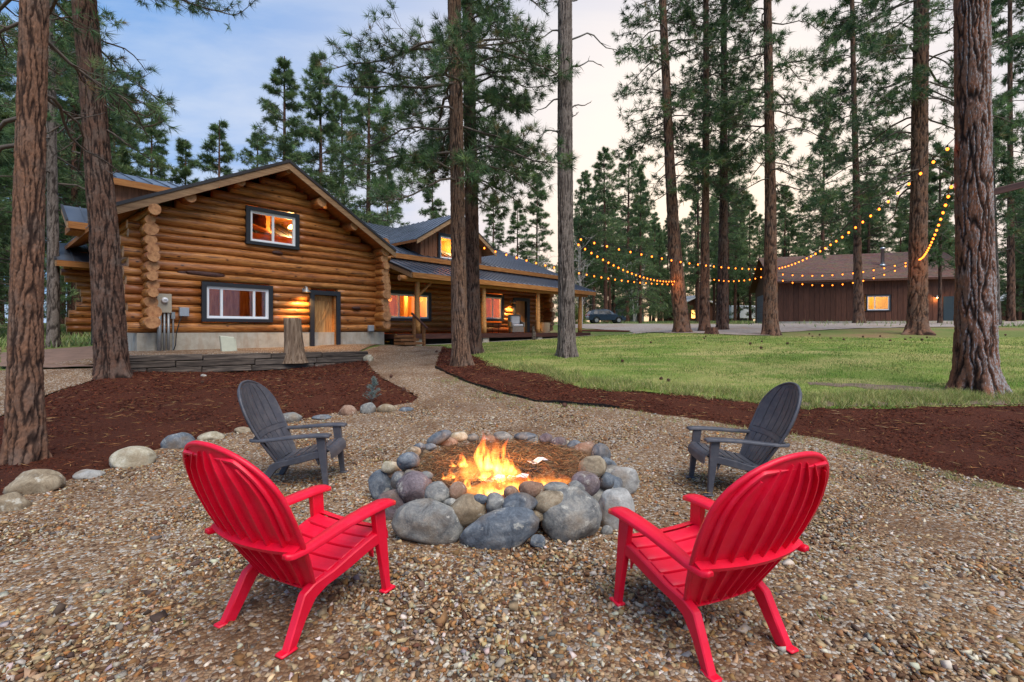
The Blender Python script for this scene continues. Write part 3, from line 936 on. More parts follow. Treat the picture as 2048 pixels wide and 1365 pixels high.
# ------------------------------------------------------------------ log house (local x along the front, y into the house, z up)
HROT = math.atan2(HU[1], HU[0])
house = thing('log_house', 'large two-storey log house with dark metal roof and covered porch', 'house', (HO[0], HO[1], 0), HROT)
def on(pxx, pyy, s=0.0):
    """photo pixel to (t, z) on the house plane at depth s"""
    d = np.array([(pxx - 1024) / F, 1.0])
    A_ = np.array([[HU[0], -d[0]], [HU[1], -d[1]]])
    t_, l_ = np.linalg.solve(A_, -(HO + HB * s))
    return t_, CAMZ + (HZ - pyy) / F * l_

def log(parent, p0, p1, r0, r1=None, seed=0, seg=14, name='log', mats=None, knots=True, step=0.3):
    """one peeled log, local x along its axis, with end-grain caps"""
    r1 = r0 if r1 is None else r1
    q = np.random.default_rng(seed)
    p0, p1 = Vector(p0), Vector(p1)
    L = (p1 - p0).length
    n = max(3, int(L / step) + 1)
    xs = np.linspace(-L / 2, L / 2, n)
    ph = q.uniform(0, 6.28, 6)
    th = np.linspace(0, 2 * np.pi, seg, endpoint=False)
    k = np.linspace(0, 1, n)
    rr = (r0 + (r1 - r0) * k)[:, None] * (1 + 0.035 * np.sin(xs * 2.1 + ph[0])[:, None] + 0.03 * np.sin(2 * th + ph[1])[None] + 0.025 * np.sin(3 * th[None] + xs[:, None] * 1.7 + ph[2]))
    if knots:
        for _ in range(int(L * 1.6)):
            kx, kt = q.uniform(-L / 2, L / 2), q.uniform(0, 6.28)
            dth = np.angle(np.exp(1j * (th - kt)))
            rr = rr * (1 + 0.07 * np.exp(-((xs[:, None] - kx) / 0.13) ** 2 - (dth[None] / 0.35) ** 2))
    cy_ = 0.012 * np.sin(xs * 1.3 + ph[3])
    cz_ = 0.010 * np.sin(xs * 1.6 + ph[4])
    V = np.stack([np.repeat(xs[:, None], seg, 1), cy_[:, None] + rr * np.cos(th), cz_[:, None] + rr * np.sin(th)], -1).reshape(-1, 3)
    fs = [(i * seg + j, (i + 1) * seg + j, (i + 1) * seg + (j + 1) % seg, i * seg + (j + 1) % seg) for i in range(n - 1) for j in range(seg)]
    mi = [0] * len(fs)
    fs += [tuple(range(seg)), tuple((n - 1) * seg + j for j in range(seg - 1, -1, -1))]
    mi += [1, 1]
    me = mesh_np(name, V, fs, mats or [M['log'], M['end']], True, None, None, mi)
    me.polygons[len(fs) - 1].use_smooth = False
    me.polygons[len(fs) - 2].use_smooth = False
    o = bpy.data.objects.new(name, me)
    link(o, parent)
    d = p1 - p0
    o.location = (p0 + p1) / 2
    o.rotation_euler = d.to_track_quat('X', 'Z').to_euler()
    return o

# openings on the front: (t0, t1, z0, z1)
LWIN = (1.46, 3.56, 1.80, 3.03)
UWIN = (2.72, 4.46, 4.36, 5.60)
DOOR = (4.86, 6.02, 0.90, 2.98)
RIDGE_T, RIDGE_Z = 3.84, 7.22
def roof_z(t):
    return RIDGE_Z - (0.588 * (t - RIDGE_T) if t > RIDGE_T else 0.512 * (RIDGE_T - t))
q = np.random.default_rng(5)
z = 1.46
k = 0
while True:
    dia = q.uniform(0.235, 0.33)
    zc = z + dia / 2
    z += dia * 0.93
    lo, hi = -0.38 + q.uniform(-0.1, 0.08), 8.22 + q.uniform(-0.08, 0.12)
    if zc > 4.75:
        a = RIDGE_T - (RIDGE_Z - 0.36 - zc) / 0.512
        b = RIDGE_T + (RIDGE_Z - 0.36 - zc) / 0.588
        lo, hi = max(a, 0.05), min(b, 7.85)
    if hi - lo < 0.7:
        break
    spans = [(lo, hi)]
    for o0, o1, oz0, oz1 in (LWIN, UWIN, DOOR):
        if oz0 + 0.03 < zc < oz1 - 0.03:
            spans = [x for (a, b) in spans for x in ([(a, min(b, o0 + 0.05)), (max(a, o1 - 0.05), b)] if a < o1 and b > o0 else [(a, b)]) if x[1] - x[0] > 0.06]
    for a, b in spans:
        log(house, (a, 0.16 + q.uniform(-0.012, 0.012), zc), (b, 0.16 + q.uniform(-0.012, 0.012), zc), dia / 2 * 1.04, dia / 2 * q.uniform(0.95, 1.06), 100 + k)
        k += 1
# side-wall logs crossing at both corners, ends showing
for tc, s1, zt in ((0.13, 8.8, 4.98), (7.72, 2.6, 4.98)):
    z = 1.58
    while z < zt - 0.1:
        dia = q.uniform(0.25, 0.37)
        log(house, (tc + q.uniform(-0.04, 0.04), -0.42 - q.uniform(0, 0.26), z + dia / 2), (tc, s1, z + dia / 2), dia / 2 * 1.05, dia / 2, 300 + k, 16)
        k += 1
        z += dia * 0.9
# foundation
fnd = MB()
fnd.box((-0.12, 0.03, 0.25), (7.98, 0.3, 1.46))
fnd.box((-0.12, 0.3, 0.25), (0.15, 7, 1.46))
fnd.box((7.7, 0.3, 0.25), (7.98, 2.8, 1.46))
fnd.obj('foundation', M['concrete'], house)
# purlin and ridge logs under the gable eave
for pxx, pyy, rad in ((577, 341, 0.10), (482, 365, 0.135), (381, 393, 0.16), (644, 405, 0.165), (708, 452, 0.15)):
    t_, z_ = on(pxx, pyy, -0.5)
    log(house, (t_, -0.52, z_), (t_, 0.6, z_), rad, rad, 700 + pxx, 14)
# long dark scar on one log and a burl beside the door
def blob(name, parent, c, r3, mat, seed, amp=0.25, sub=3, rot=None, freq=1.6, facet=False):
    bm = bmesh.new()
    bmesh.ops.create_icosphere(bm, subdivisions=sub, radius=1.0)
    q_ = np.random.default_rng(seed)
    ks = q_.normal(0, freq, (7, 3))
    ph = q_.uniform(0, 6.28, 7)
    V = np.array([v.co[:] for v in bm.verts])
    d = (np.sin(V @ ks.T + ph) * np.array([1, .8, .7, .5, .4, .3, .3])).sum(1) / 3
    V = V * (1 + amp * d)[:, None]
    for _ in range(5 if facet else 0):
        nn_ = q_.normal(0, 1, 3)
        nn_ /= np.linalg.norm(nn_)
        ex = V @ nn_ - q_.uniform(0.72, 0.9)
        V = V - np.clip(ex, 0, None)[:, None] * nn_ * 0.85
    if facet:
        k2 = q_.normal(0, 5.0, (6, 3))
        V = V * (1 + 0.012 * np.sin(V @ k2.T + q_.uniform(0, 6.28, 6)).sum(1))[:, None]
    V = V * np.array(r3)
    for v, p in zip(bm.verts, V):
        v.co = p
    for f in bm.faces:
        f.smooth = True
    me = bpy.data.meshes.new(name)
    bm.to_mesh(me)
    bm.free()
    me.materials.append(mat)
    o = bpy.data.objects.new(name, me)
    link(o, parent)
    o.location = c
    if rot:
        o.rotation_euler = rot
    return o
M['scar'] = simple('dark_log_scar', (66, 34, 26), 0.6, 0.4, 14, 0.6)
t_, z_ = on(405, 548, 0)
blob('bark_scar', house, (t_, 0.03, z_), (0.62, 0.05, 0.06), M['scar'], 3, 0.5)
t_, z_ = on(715, 617, 0)
blob('burl', house, (t_, 0.02, z_), (0.17, 0.07, 0.09), M['scar'], 4, 0.6)
t_, z_ = on(557, 506, 0)
blob('bark_scar', house, (t_, 0.03, z_), (0.17, 0.05, 0.07), M['scar'], 5, 0.5)

def window(parent, t0, t1, z0, z1, s, panes, trim=0.13, name='window', proud=0.06, sill=True):
    """black casing, white frame, one sash and pane for each light"""
    wd = MB()
    wd.box((t0, s - proud, z1 - trim), (t1, s + 0.16, z1))
    wd.box((t0, s - proud, z0), (t1, s + 0.16, z0 + trim * 0.8))
    wd.box((t0, s - proud + 0.003, z0 + trim * 0.8), (t0 + trim, s + 0.16, z1 - trim))
    wd.box((t1 - trim, s - proud + 0.003, z0 + trim * 0.8), (t1, s + 0.16, z1 - trim))
    wo_ = wd.obj(name, M['black'], parent)
    a0, a1, b0, b1 = t0 + trim, t1 - trim, z0 + trim * 0.8, z1 - trim
    fr = MB()
    fw = 0.045
    fr.box((a0, s - 0.015, b0), (a1, s + 0.1, b0 + fw))
    fr.box((a0, s - 0.015, b1 - fw), (a1, s + 0.1, b1))
    fr.box((a0, s - 0.013, b0 + fw), (a0 + fw, s + 0.1, b1 - fw))
    fr.box((a1 - fw, s - 0.013, b0 + fw), (a1, s + 0.1, b1 - fw))
    fr.obj('frame', M['white'], wo_)
    x = a0 + fw
    tot = a1 - a0 - 2 * fw
    for i, wdt in enumerate(panes):
        x1 = x + tot * wdt
        e = 0.035
        sa = MB()
        sa.box((x, s + 0.005, b0 + fw), (x1, s + 0.07, b0 + fw + e))
        sa.box((x, s + 0.005, b1 - fw - e), (x1, s + 0.07, b1 - fw))
        sa.box((x, s + 0.007, b0 + fw + e), (x + e, s + 0.07, b1 - fw - e))
        sa.box((x1 - e, s + 0.007, b0 + fw + e), (x1, s + 0.07, b1 - fw - e))
        sa.obj('sash', M['white'], wo_)
        pn = MB()
        pn.box((x + e - 0.005, s + 0.03, b0 + fw + e - 0.005), (x1 - e + 0.005, s + 0.036, b1 - fw - e + 0.005))
        pn.obj('pane', M['glass'], wo_)
        x = x1
    return wo_
window(house, *LWIN, -0.0, (0.22, 0.55, 0.23))
window(house, *UWIN, -0.0, (0.5, 0.5))
# front door: black casing, planked leaf with a Z brace
dr = MB()
dr.box((DOOR[0], -0.06, DOOR[3] - 0.16), (DOOR[1], 0.3, DOOR[3]))
dr.box((DOOR[0], -0.057, DOOR[2]), (DOOR[0] + 0.15, 0.3, DOOR[3] - 0.16))
dr.box((DOOR[1] - 0.15, -0.057, DOOR[2]), (DOOR[1], 0.3, DOOR[3] - 0.16))
dcase = dr.obj('door', M['black'], house)
x0, x1 = DOOR[0] + 0.15, DOOR[1] - 0.15
lf = MB()
lf.box((x1 - 0.06, 0.02, DOOR[2] + 0.05), (x1, 0.22, DOOR[3] - 0.18))
lf.obj('jamb', M['beam'], dcase)
for i in range(6):
    pw = (x1 - 0.06 - x0) / 6
    b_ = MB()
    b_.box((x0 + i * pw + 0.003, 0.2, DOOR[2] + 0.05), (x0 + (i + 1) * pw - 0.003, 0.24, DOOR[3] - 0.17))
    b_.obj('plank', M['doorwood'], dcase)
for zz0 in (DOOR[2] + 0.22, DOOR[3] - 0.36):
    b_ = MB()
    b_.box((x0 + 0.01, 0.172, zz0), (x1 - 0.07, 0.2, zz0 + 0.13))
    b_.obj('ledge', M['doorwood'], dcase)
b_ = MB()
b_.prism([(x0 + 0.03, DOOR[2] + 0.36), (x0 + 0.14, DOOR[2] + 0.36), (x1 - 0.09, DOOR[3] - 0.38), (x1 - 0.2, DOOR[3] - 0.38)], 1, 0.174, 0.2)
b_.obj('brace', M['doorwood'], dcase)
b_ = MB()
b_.tube([(x0 + 0.05, 0.16, 1.78), (x0 + 0.05, 0.11, 1.8), (x0 + 0.05, 0.11, 1.98), (x0 + 0.05, 0.16, 2.0)], 0.016, 8)
b_.box((x0 + 0.02, 0.19, 1.74), (x0 + 0.08, 0.2, 2.06))
b_.obj('handle', M['iron'], dcase)
b_ = MB()
b_.box((DOOR[0] - 0.05, -0.05, DOOR[2] - 0.03), (DOOR[1] + 0.05, 0.25, DOOR[2] + 0.05))
b_.obj('threshold', M['deck'], dcase)

# ---- gable roof over the front block
def slab(mb, t0, z0, t1, z1, s0, s1, th, mi=0):
    mb.add([(t0, s0, z0), (t1, s0, z1), (t1, s1, z1), (t0, s1, z0), (t0, s0, z0 - th), (t1, s0, z1 - th), (t1, s1, z1 - th), (t0, s1, z0 - th)],
           [(0, 1, 2, 3), (7, 6, 5, 4), (0, 4, 5, 1), (1, 5, 6, 2), (2, 6, 7, 3), (3, 7, 4, 0)], mi)
RT = (8.06, roof_z(8.06))
LT = (-0.75, roof_z(-0.75))
rb = MB()
slab(rb, RIDGE_T, RIDGE_Z - 0.06, RT[0], RT[1] - 0.06, -0.6, 9.0, 0.14)
slab(rb, LT[0], LT[1] - 0.06, RIDGE_T, RIDGE_Z - 0.06, -0.6, 9.0, 0.14)
groof = rb.obj('roof', M['soffit'], house)
for i in range(24):
    s0 = -0.62 + i * 0.4
    for a, b in (((RIDGE_T, RIDGE_Z), RT), (LT, (RIDGE_T, RIDGE_Z))):
        pn = MB()
        slab(pn, a[0], a[1] - 0.035, b[0], b[1] - 0.035, s0, s0 + 0.398, 0.022)
        slab(pn, a[0], a[1] - 0.002, b[0], b[1] - 0.002, s0 + 0.37, s0 + 0.398, 0.034)
        pn.obj('panel', M['roof'], groof)
for a, b in (((RIDGE_T, RIDGE_Z), RT), (LT, (RIDGE_T, RIDGE_Z))):
    pn = MB()
    slab(pn, a[0], a[1] - 0.07, b[0], b[1] - 0.07, -0.66, -0.6, 0.24)
    pn.obj('fascia', M['fascia'], groof)
    pn = MB()
    slab(pn, a[0], a[1] + 0.012, b[0], b[1] + 0.012, -0.69, -0.625, 0.095)
    pn.obj('drip_edge', M['drip'], groof)
pn = MB()
pn.prism([(RIDGE_T - 0.16, RIDGE_Z - 0.07), (RIDGE_T, RIDGE_Z + 0.03), (RIDGE_T + 0.16, RIDGE_Z - 0.075)], 1, -0.64, 9)
pn.obj('ridge_cap', M['drip'], groof)

# ---- wing behind the porch
PW = 2.4
WING_END = 21.9
wins = [(9.55, 12.3, 1.98, 3.42), (15.95, 17.75, 2.05, 3.6), (14.0, 14.9, 1.9, 3.5)]
PDOOR = (18.62, 20.15, 1.38, 3.5)
z = 1.4
while z < 4.75:
    dia = q.uniform(0.27, 0.34)
    zc = z + dia / 2
    z += dia * 0.93
    spans = [(7.9, WING_END + 0.35 + q.uniform(-0.1, 0.15))]
    for o0, o1, oz0, oz1 in wins[:2] + [PDOOR]:
        if oz0 + 0.03 < zc < oz1 - 0.03:
            spans = [x for (a, b) in spans for x in ([(a, min(b, o0 + 0.05)), (max(a, o1 - 0.05), b)] if a < o1 and b > o0 else [(a, b)]) if x[1] - x[0] > 0.06]
    for a, b in spans:
        log(house, (a, PW + 0.16, zc), (b, PW + 0.16, zc), dia / 2 * 1.04, dia / 2, 900 + k, 12)
        k += 1
z = 1.5
while z < 4.4:
    dia = q.uniform(0.27, 0.38)
    log(house, (WING_END - 0.1, PW - 0.4 - q.uniform(0, 0.35), z + dia / 2), (WING_END - 0.1, 8, z + dia / 2), dia / 2, dia / 2, 1200 + k, 14)
    k += 1
    z += dia * 0.9
window(house, *wins[0], PW, (0.27, 0.46, 0.27), 0.16)
window(house, *wins[1], PW, (0.5, 0.5), 0.17)
pd = MB()
pd.box((PDOOR[0], PW - 0.06, PDOOR[3] - 0.18), (PDOOR[1], PW + 0.3, PDOOR[3]))
pd.box((PDOOR[0], PW - 0.057, PDOOR[2]), (PDOOR[0] + 0.17, PW + 0.3, PDOOR[3] - 0.18))
pd.box((PDOOR[1] - 0.3, PW - 0.057, PDOOR[2]), (PDOOR[1], PW + 0.3, PDOOR[3] - 0.18))
pdo = pd.obj('door', M['black'], house)
for i in range(5):
    pw = (PDOOR[1] - 0.3 - PDOOR[0] - 0.17) / 5
    b_ = MB()
    b_.box((PDOOR[0] + 0.17 + i * pw + 0.004, PW + 0.12, PDOOR[2]), (PDOOR[0] + 0.17 + (i + 1) * pw - 0.004, PW + 0.16, PDOOR[3] - 0.18))
    b_.obj('plank', M['doorwood'], pdo)
b_ = MB()
b_.box((PDOOR[0] + 0.22, PW + 0.09, 2.2), (PDOOR[0] + 0.3, PW + 0.12, 2.5))
b_.obj('handle', M['iron'], pdo)

# porch deck, posts, beam, rafters
dk = MB()
dk.box((8.25, -0.42, 1.18), (22.75, PW, 1.36))
deck = dk.obj('porch_deck', M['deck'], house)
x = 8.25
for i, ln in enumerate((3.6, 3.7, 3.6, 3.6)):
    b_ = MB()
    b_.box((x, -0.46, 1.16), (x + ln - 0.006, -0.423, 1.385))
    b_.obj('rim_board', M['deck'], deck)
    x += ln
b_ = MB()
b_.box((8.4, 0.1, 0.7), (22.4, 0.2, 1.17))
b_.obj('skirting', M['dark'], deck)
for t_ in (9.44, 13.45, 17.69, 21.87):
    b_ = MB()
    b_.box((t_ - 0.2, -0.4, 0.5), (t_ + 0.2, 0.0, 1.158))
    b_.obj('pier', M['concrete'], deck)
    log(house, (t_, -0.25, 1.37), (t_, -0.25, 3.72), 0.125, 0.105, 1500 + int(t_), 12, 'porch_post', [M['post'], M['end']])
log(house, (8.5, -0.25, 3.7), (22.6, -0.25, 3.7), 0.12, 0.12, 1600, 12, 'porch_beam', [M['beam'], M['end']])
for i in range(7):
    t_ = 9.44 + i * 2.07
    log(house, (t_, -0.4, 3.86), (t_, PW + 0.1, 4.72), 0.09, 0.09, 1610 + i, 10, 'rafter', [M['beam'], M['end']])
log(house, (9.44, -0.25, 2.95), (9.44 + 0.8, -0.25, 3.66), 0.06, 0.06, 1650, 8, 'porch_brace', [M['beam'], M['end']])
# porch roof and main roof of standing-seam panels, laid along the slope
def seamed_roof(name, t0, t1, s0, z0, s1, z1, step=0.42, fascia=True, under=M['soffit'], parent=house, th=0.1):
    def sl(mb, a0, a1, dz, th_, e0=0.0, e1=0.0):
        m_ = (z1 - z0) / (s1 - s0)
        mb.add([(a0, s0 - e0, z0 + dz - e0 * m_), (a1, s0 - e0, z0 + dz - e0 * m_), (a1, s1 + e1, z1 + dz + e1 * m_), (a0, s1 + e1, z1 + dz + e1 * m_),
                (a0, s0 - e0, z0 + dz - th_ - e0 * m_), (a1, s0 - e0, z0 + dz - th_ - e0 * m_), (a1, s1 + e1, z1 + dz - th_ + e1 * m_), (a0, s1 + e1, z1 + dz - th_ + e1 * m_)],
               [(0, 3, 2, 1), (4, 5, 6, 7), (0, 1, 5, 4), (1, 2, 6, 5), (2, 3, 7, 6), (3, 0, 4, 7)])
    mb = MB()
    sl(mb, t0, t1, -0.03, th)
    ro = mb.obj(name, under, parent)
    n_ = max(1, int(round((t1 - t0) / step)))
    wd = (t1 - t0) / n_
    proto = None
    for i in range(n_):
        if proto is None:
            mb = MB()
            sl(mb, 0, wd - 0.002, -0.004, 0.02, 0.03)
            sl(mb, wd - 0.035, wd - 0.002, 0.034, 0.037, 0.03)
            proto = mb.obj('panel', M['roof'], ro)
            proto.location = (t0, 0, 0)
        else:
            c = proto.copy()
            COL.objects.link(c)
            c.location = (t0 + i * wd, 0, 0)
    if fascia:
        mb = MB()
        mb.box((t0, s0 - 0.045, z0 - 0.25), (t1, s0 - 0.003, z0 - 0.03))
        mb.obj('fascia', M['beam'], ro)
        for a in (t0, t1):
            mb = MB()
            sl(mb, a - 0.045 if a == t0 else a + 0.003, a - 0.003 if a == t0 else a + 0.045, -0.035, 0.22)
            mb.obj('rake_board', M['fascia'], ro)
            mb = MB()
            sl(mb, a - 0.06 if a == t0 else a + 0.0, a - 0.0 if a == t0 else a + 0.06, 0.03, 0.075)
            mb.obj('drip_edge', M['drip'], ro)
    return ro
seamed_roof('porch_roof', 8.85, 22.95, -0.68, 3.95, 1.75, 4.80)
seamed_roof('main_roof', 3.2, 22.5, 1.55, 5.06, 8.9, 8.0)
b_ = MB()
b_.box((8.3, 1.63, 4.76), (22.3, 1.75, 5.0))
b_.obj('roof_break_board', M['deck'], house)
seamed_roof('rear_roof', 3.2, 22.5, 16.2, 5.06, 8.9, 8.0, fascia=False)
b_ = MB()
b_.prism([(5.06 - 0.1, 2.0), (8.9, 7.85), (16.0, 5.0), (16.0, 4.0), (2.0, 4.0)][0:0] or [(2.3, 4.4), (2.3, 5.2), (8.9, 7.85), (15.6, 5.2), (15.6, 4.4)], 0, 22.0, 22.1)
b_.obj('gable_wall', M['batten'], house)
b_ = MB()
b_.box((8.0, 15.3, 0.8), (22.0, 15.6, 4.9))
b_.obj('rear_wall', M['soffit'], house)
# dormer with board-and-batten front
DT0, DT1, DS = 11.15, 15.25, 1.75
DP, DPZ, DEZ = 13.2, 7.42, 5.92
dw = (12.2, 14.2, 5.02, 6.38)
db = MB()
db.prism([(DS + 0.04, 4.9), (DS + 0.04, DEZ + 0.05), (5.5, DEZ + 0.05), (5.5, 6.3)], 0, DT0, DT0 + 0.08)
db.prism([(DS + 0.04, 4.9), (DS + 0.04, DEZ + 0.05), (5.5, DEZ + 0.05), (5.5, 6.3)], 0, DT1 - 0.08, DT1)
dorm = db.obj('dormer', M['batten'], house)
x = DT0
while x < DT1 - 0.01:
    x1 = min(x + 0.255, DT1)
    def dz_(t): return DPZ - abs(t - DP) * (DPZ - DEZ) / (DP - DT0) * 0.98 - 0.06
    xm = (x + x1) / 2
    pieces = [(4.85, None)] if not (x1 > dw[0] + 0.02 and x < dw[1] - 0.02) else [(4.85, dw[2] + 0.05), (dw[3] - 0.05, None)]
    for z0_, z1_ in pieces:
        b_ = MB()
        b_.prism([(x + 0.004, z0_), (x1 - 0.004, z0_), (x1 - 0.004, z1_ or dz_(x1)), (x + 0.004, z1_ or dz_(x))], 1, DS, DS + 0.03)
        b_.prism([(x - 0.02, z0_), (x + 0.02, z0_), (x + 0.02, z1_ or dz_(x + 0.02)), (x - 0.02, z1_ or dz_(x - 0.02))], 1, DS - 0.022, DS)
        b_.obj('board', M['batten'], dorm)
    x = x1
for i in range(7):
    for sd_, t_ in ((-1, DT0), (1, DT1)):
        yy = DS + 0.1 + i * 0.3
        b_ = MB()
        b_.box((t_ - 0.02 if sd_ < 0 else t_, yy, 5.1 + (yy - 1.55) * 0.4 - 0.05), (t_ if sd_ < 0 else t_ + 0.02, yy + 0.04, DEZ))
        b_.obj('batten', M['batten'], dorm)
window(dorm, *dw, DS - 0.02, (0.5, 0.5), 0.14)
rb = MB()
ov = 0.62
m_ = (DPZ - DEZ) / (DP - DT0)
slab(rb, DT0 - ov, DEZ - ov * m_ * 0.35, DP, DPZ, DS - 0.5, 7.2, 0.12)
slab(rb, DP, DPZ, DT1 + ov, DEZ - ov * m_ * 0.35, DS - 0.5, 7.2, 0.12)
dro = rb.obj('dormer_roof', M['soffit'], dorm)
for a, b in (((DT0 - ov, DEZ - ov * m_ * 0.35), (DP, DPZ)), ((DP, DPZ), (DT1 + ov, DEZ - ov * m_ * 0.35))):
    for i in range(14):
        pn = MB()
        s0 = DS - 0.52 + i * 0.42
        slab(pn, a[0], a[1] + 0.02, b[0], b[1] + 0.02, s0, s0 + 0.418, 0.018)
        slab(pn, a[0], a[1] + 0.055, b[0], b[1] + 0.055, s0 + 0.385, s0 + 0.418, 0.035)
        pn.obj('roof_panel', M['roof'], dorm)
    pn = MB()
    slab(pn, a[0], a[1] + 0.0, b[0], b[1] + 0.0, DS - 0.56, DS - 0.522, 0.22)
    pn.obj('fascia', M['fascia'], dorm)
    pn = MB()
    slab(pn, a[0], a[1] + 0.05, b[0], b[1] + 0.05, DS - 0.58, DS - 0.53, 0.05)
    pn.obj('drip_edge', M['drip'], dorm)

# steps up to the porch with a handrail
for i in range(3):
    b_ = MB()
    b_.box((8.1 - 0.0, -1.2 + i * 0.27, 0.95 + i * 0.14), (9.0, -0.47, 1.05 + i * 0.14))
    b_.obj('step', M['stair'], deck)
for s_, h_ in ((-1.15, 1.72), (-0.5, 2.12)):
    b_ = MB()
    b_.box((9.02, s_ - 0.05, 0.75), (9.12, s_ + 0.05, h_))
    b_.obj('rail_post', M['stair'], deck)
b_ = MB()
b_.tube([(9.07, -1.4, 1.6), (9.07, -0.35, 2.24)], 0.045, 8)
b_.obj('handrail', M['deck'], deck)

# ---- rooms behind the lit windows
def room(name, t0, t1, s0, s1, z0, z1, lights):
    mb = MB()
    th = 0.08
    mb.box((t0, s1, z0), (t1, s1 + th, z1))
    mb.box((t0 - th, s0, z0), (t0, s1 + th, z1))
    mb.box((t1, s0, z0), (t1 + th, s1 + th, z1))
    mb.box((t0 - th, s0, z0 - th), (t1 + th, s1 + th, z0))
    mb.box((t0 - th, s0, z1), (t1 + th, s1 + th, z1 + th))
    ro = mb.obj(name, M['room'], house)
    for (t_, s_, z_, e_) in lights:
        L = bpy.data.lights.new('room_lamp', 'POINT')
        L.energy = e_
        L.color = (1.0, 0.56, 0.17)
        L.shadow_soft_size = 0.12
        lo_ = bpy.data.objects.new('room_lamp', L)
        link(lo_, ro)
        lo_.location = (t_, s_, z_)
        b_ = MB()
        b_.lathe([(0.02, 0.14), (0.1, 0.06), (0.12, 0.0), (0.09, -0.02)], 10, c=(t_, s_, z_ + 0.12))
        b_.obj('lamp_shade', M['lampbulb'], ro)
    return ro
rm = room('hall', 0.5, 7.4, 0.4, 5.2, 1.5, 4.1, [(2.2, 3.2, 3.5, 5), (3.6, 3.4, 3.5, 5)])
rm2 = room('loft', 2.2, 5.4, 0.4, 4.0, 4.25, 5.95, [(4.9, 1.6, 5.3, 90)])
for a, b in (((2.2, 1.6, 5.6), (4.2, 1.6, 5.1)), ((2.6, 1.6, 5.5), (3.4, 1.4, 4.3))):
    log(rm2, a, b, 0.09, 0.09, 77, 10, 'roof_beam', [M['beam'], M['end']])
b_ = MB()
b_.box((4.1, 1.9, 4.25), (4.25, 3.9, 6.0))
b_.obj('partition', M['room'], rm2)
rm3 = room('parlour', 8.3, 13.6, PW + 0.4, 7.2, 1.42, 4.3, [(10.2, 4.6, 3.5, 190), (12.4, 4.4, 3.5, 120)])
b_ = MB()
b_.box((10.6, 6.9, 1.5), (11.5, 7.18, 3.6))
b_.obj('inner_door', M['doorwood'], rm3)
for t_ in (9.2, 12.6):
    log(rm3, (t_, 4.9, 1.42), (t_, 4.9, 4.3), 0.12, 0.12, 78, 10, 'post', [M['beam'], M['end']])
for t_, z_, w_ in ((8.9, 2.4, 0.5), (12.3, 2.3, 0.6), (9.9, 2.9, 0.35)):
    b_ = MB()
    b_.box((t_, 7.1, z_), (t_ + w_, 7.19, z_ + w_ * 1.2))
    b_.obj('picture_frame', M['deck'], rm3)
b_ = MB()
b_.box((8.6, 4.0, 1.42), (9.9, 4.9, 2.25))
b_.box((11.6, 5.0, 1.42), (13.3, 5.8, 2.3))
b_.obj('sofa', M['wicker'], rm3, bevel=0.06)
rm4 = room('kitchen', 13.7, 21.4, PW + 0.4, 7.0, 1.42, 4.3, [(17.0, 4.6, 3.4, 230)])
b_ = MB()
b_.box((15.2, 6.2, 1.42), (18.8, 6.95, 2.35))
b_.box((16.0, 6.6, 3.0), (17.0, 6.95, 3.8))
b_.obj('cupboard', M['beam'], rm4)
rm5 = room('dormer_room', 12.0, 14.4, DS + 0.15, 5.0, 4.95, 6.45, [(13.6, 3.4, 6.0, 90)])
for a, b in (((12.1, 2.6, 6.2), (13.4, 2.6, 5.3)),):
    log(rm5, a, b, 0.1, 0.1, 79, 10, 'roof_beam', [M['beam'], M['end']])

# ---- far end of the left side wall, mostly behind the big pine
z = 1.46
i = 0
while z < 4.4:
    dia = q.uniform(0.25, 0.33)
    stick = (0.75, 0.78, 0.72, 0.42, 0.32, 0.36, 0.5, 0.82, 0.86, 0.8, 0.45, 0.3, 0.3, 0.3)[min(i, 13)] + q.uniform(-0.05, 0.05)
    log(house, (-stick, 8.4, z + dia / 2), (0.7, 8.4, z + dia / 2), dia / 2 * 1.05, dia / 2, 2000 + k, 14)
    k += 1
    i += 1
    z += dia * 0.92
b_ = MB()
b_.box((-0.1, 6.4, 0.95), (0.1, 7.7, 3.1))
b_.obj('side_door', M['black'], house)
seamed_roof('side_dormer_roof', -0.42, 3.6, 4.0, 6.72, 6.4, 7.5, 0.5)
b_ = MB()
b_.box((-0.2, 4.35, 5.2), (2.4, 4.42, 6.6))
b_.box((-0.2, 4.42, 5.2), (-0.13, 7.0, 6.9))
b_.obj('side_dormer', M['batten'], house)
seamed_roof('small_side_roof', -1.15, -0.25, 3.9, 5.05, 5.2, 5.75, 0.4)
b_ = MB()
b_.box((-1.1, 4.0, 4.75), (-0.3, 5.2, 4.98))
b_.obj('small_soffit', M['soffit'], house)
seamed_roof('entry_roof', -1.1, -0.1, 7.4, 4.15, 9.2, 5.0, 0.4)

# ---- fittings on the front wall
t_, z_ = 0.47, 2.42
em_ = thing('electric_meter', 'beige electric meter box with grey conduits on the log wall', 'meter', (*hp(t_, -0.03), 0.85), HROT)
b_ = MB()
b_.box((-0.17, -0.14, 1.19), (0.19, 0.0, 1.74))
b_.obj('box', M['beige'], em_, bevel=0.01)
b_ = MB()
b_.lathe([(0.085, 0.0), (0.085, 0.05), (0.07, 0.09), (0.03, 0.1)], 20)
b_.obj('dial', M['white'], em_, True, loc=(0.01, -0.14, 1.55), rot=(R(90), 0, 0))
b_ = MB()
b_.box((-0.03, -0.245, 1.545), (0.05, -0.238, 1.565))
b_.obj('dial_face', M['iron'], em_)
for x_, r_ in ((-0.1, 0.055), (0.02, 0.03), (0.12, 0.035)):
    b_ = MB()
    b_.tube([(x_, -0.08, 0.0), (x_, -0.08, 1.2)], r_, 12)
    b_.obj('conduit', M['galv'], em_, True)
jb = thing('junction_box', 'small grey junction box with hanging cable beside the meter', 'junction box', (*hp(0.98, -0.03), 0.85), HROT)
b_ = MB()
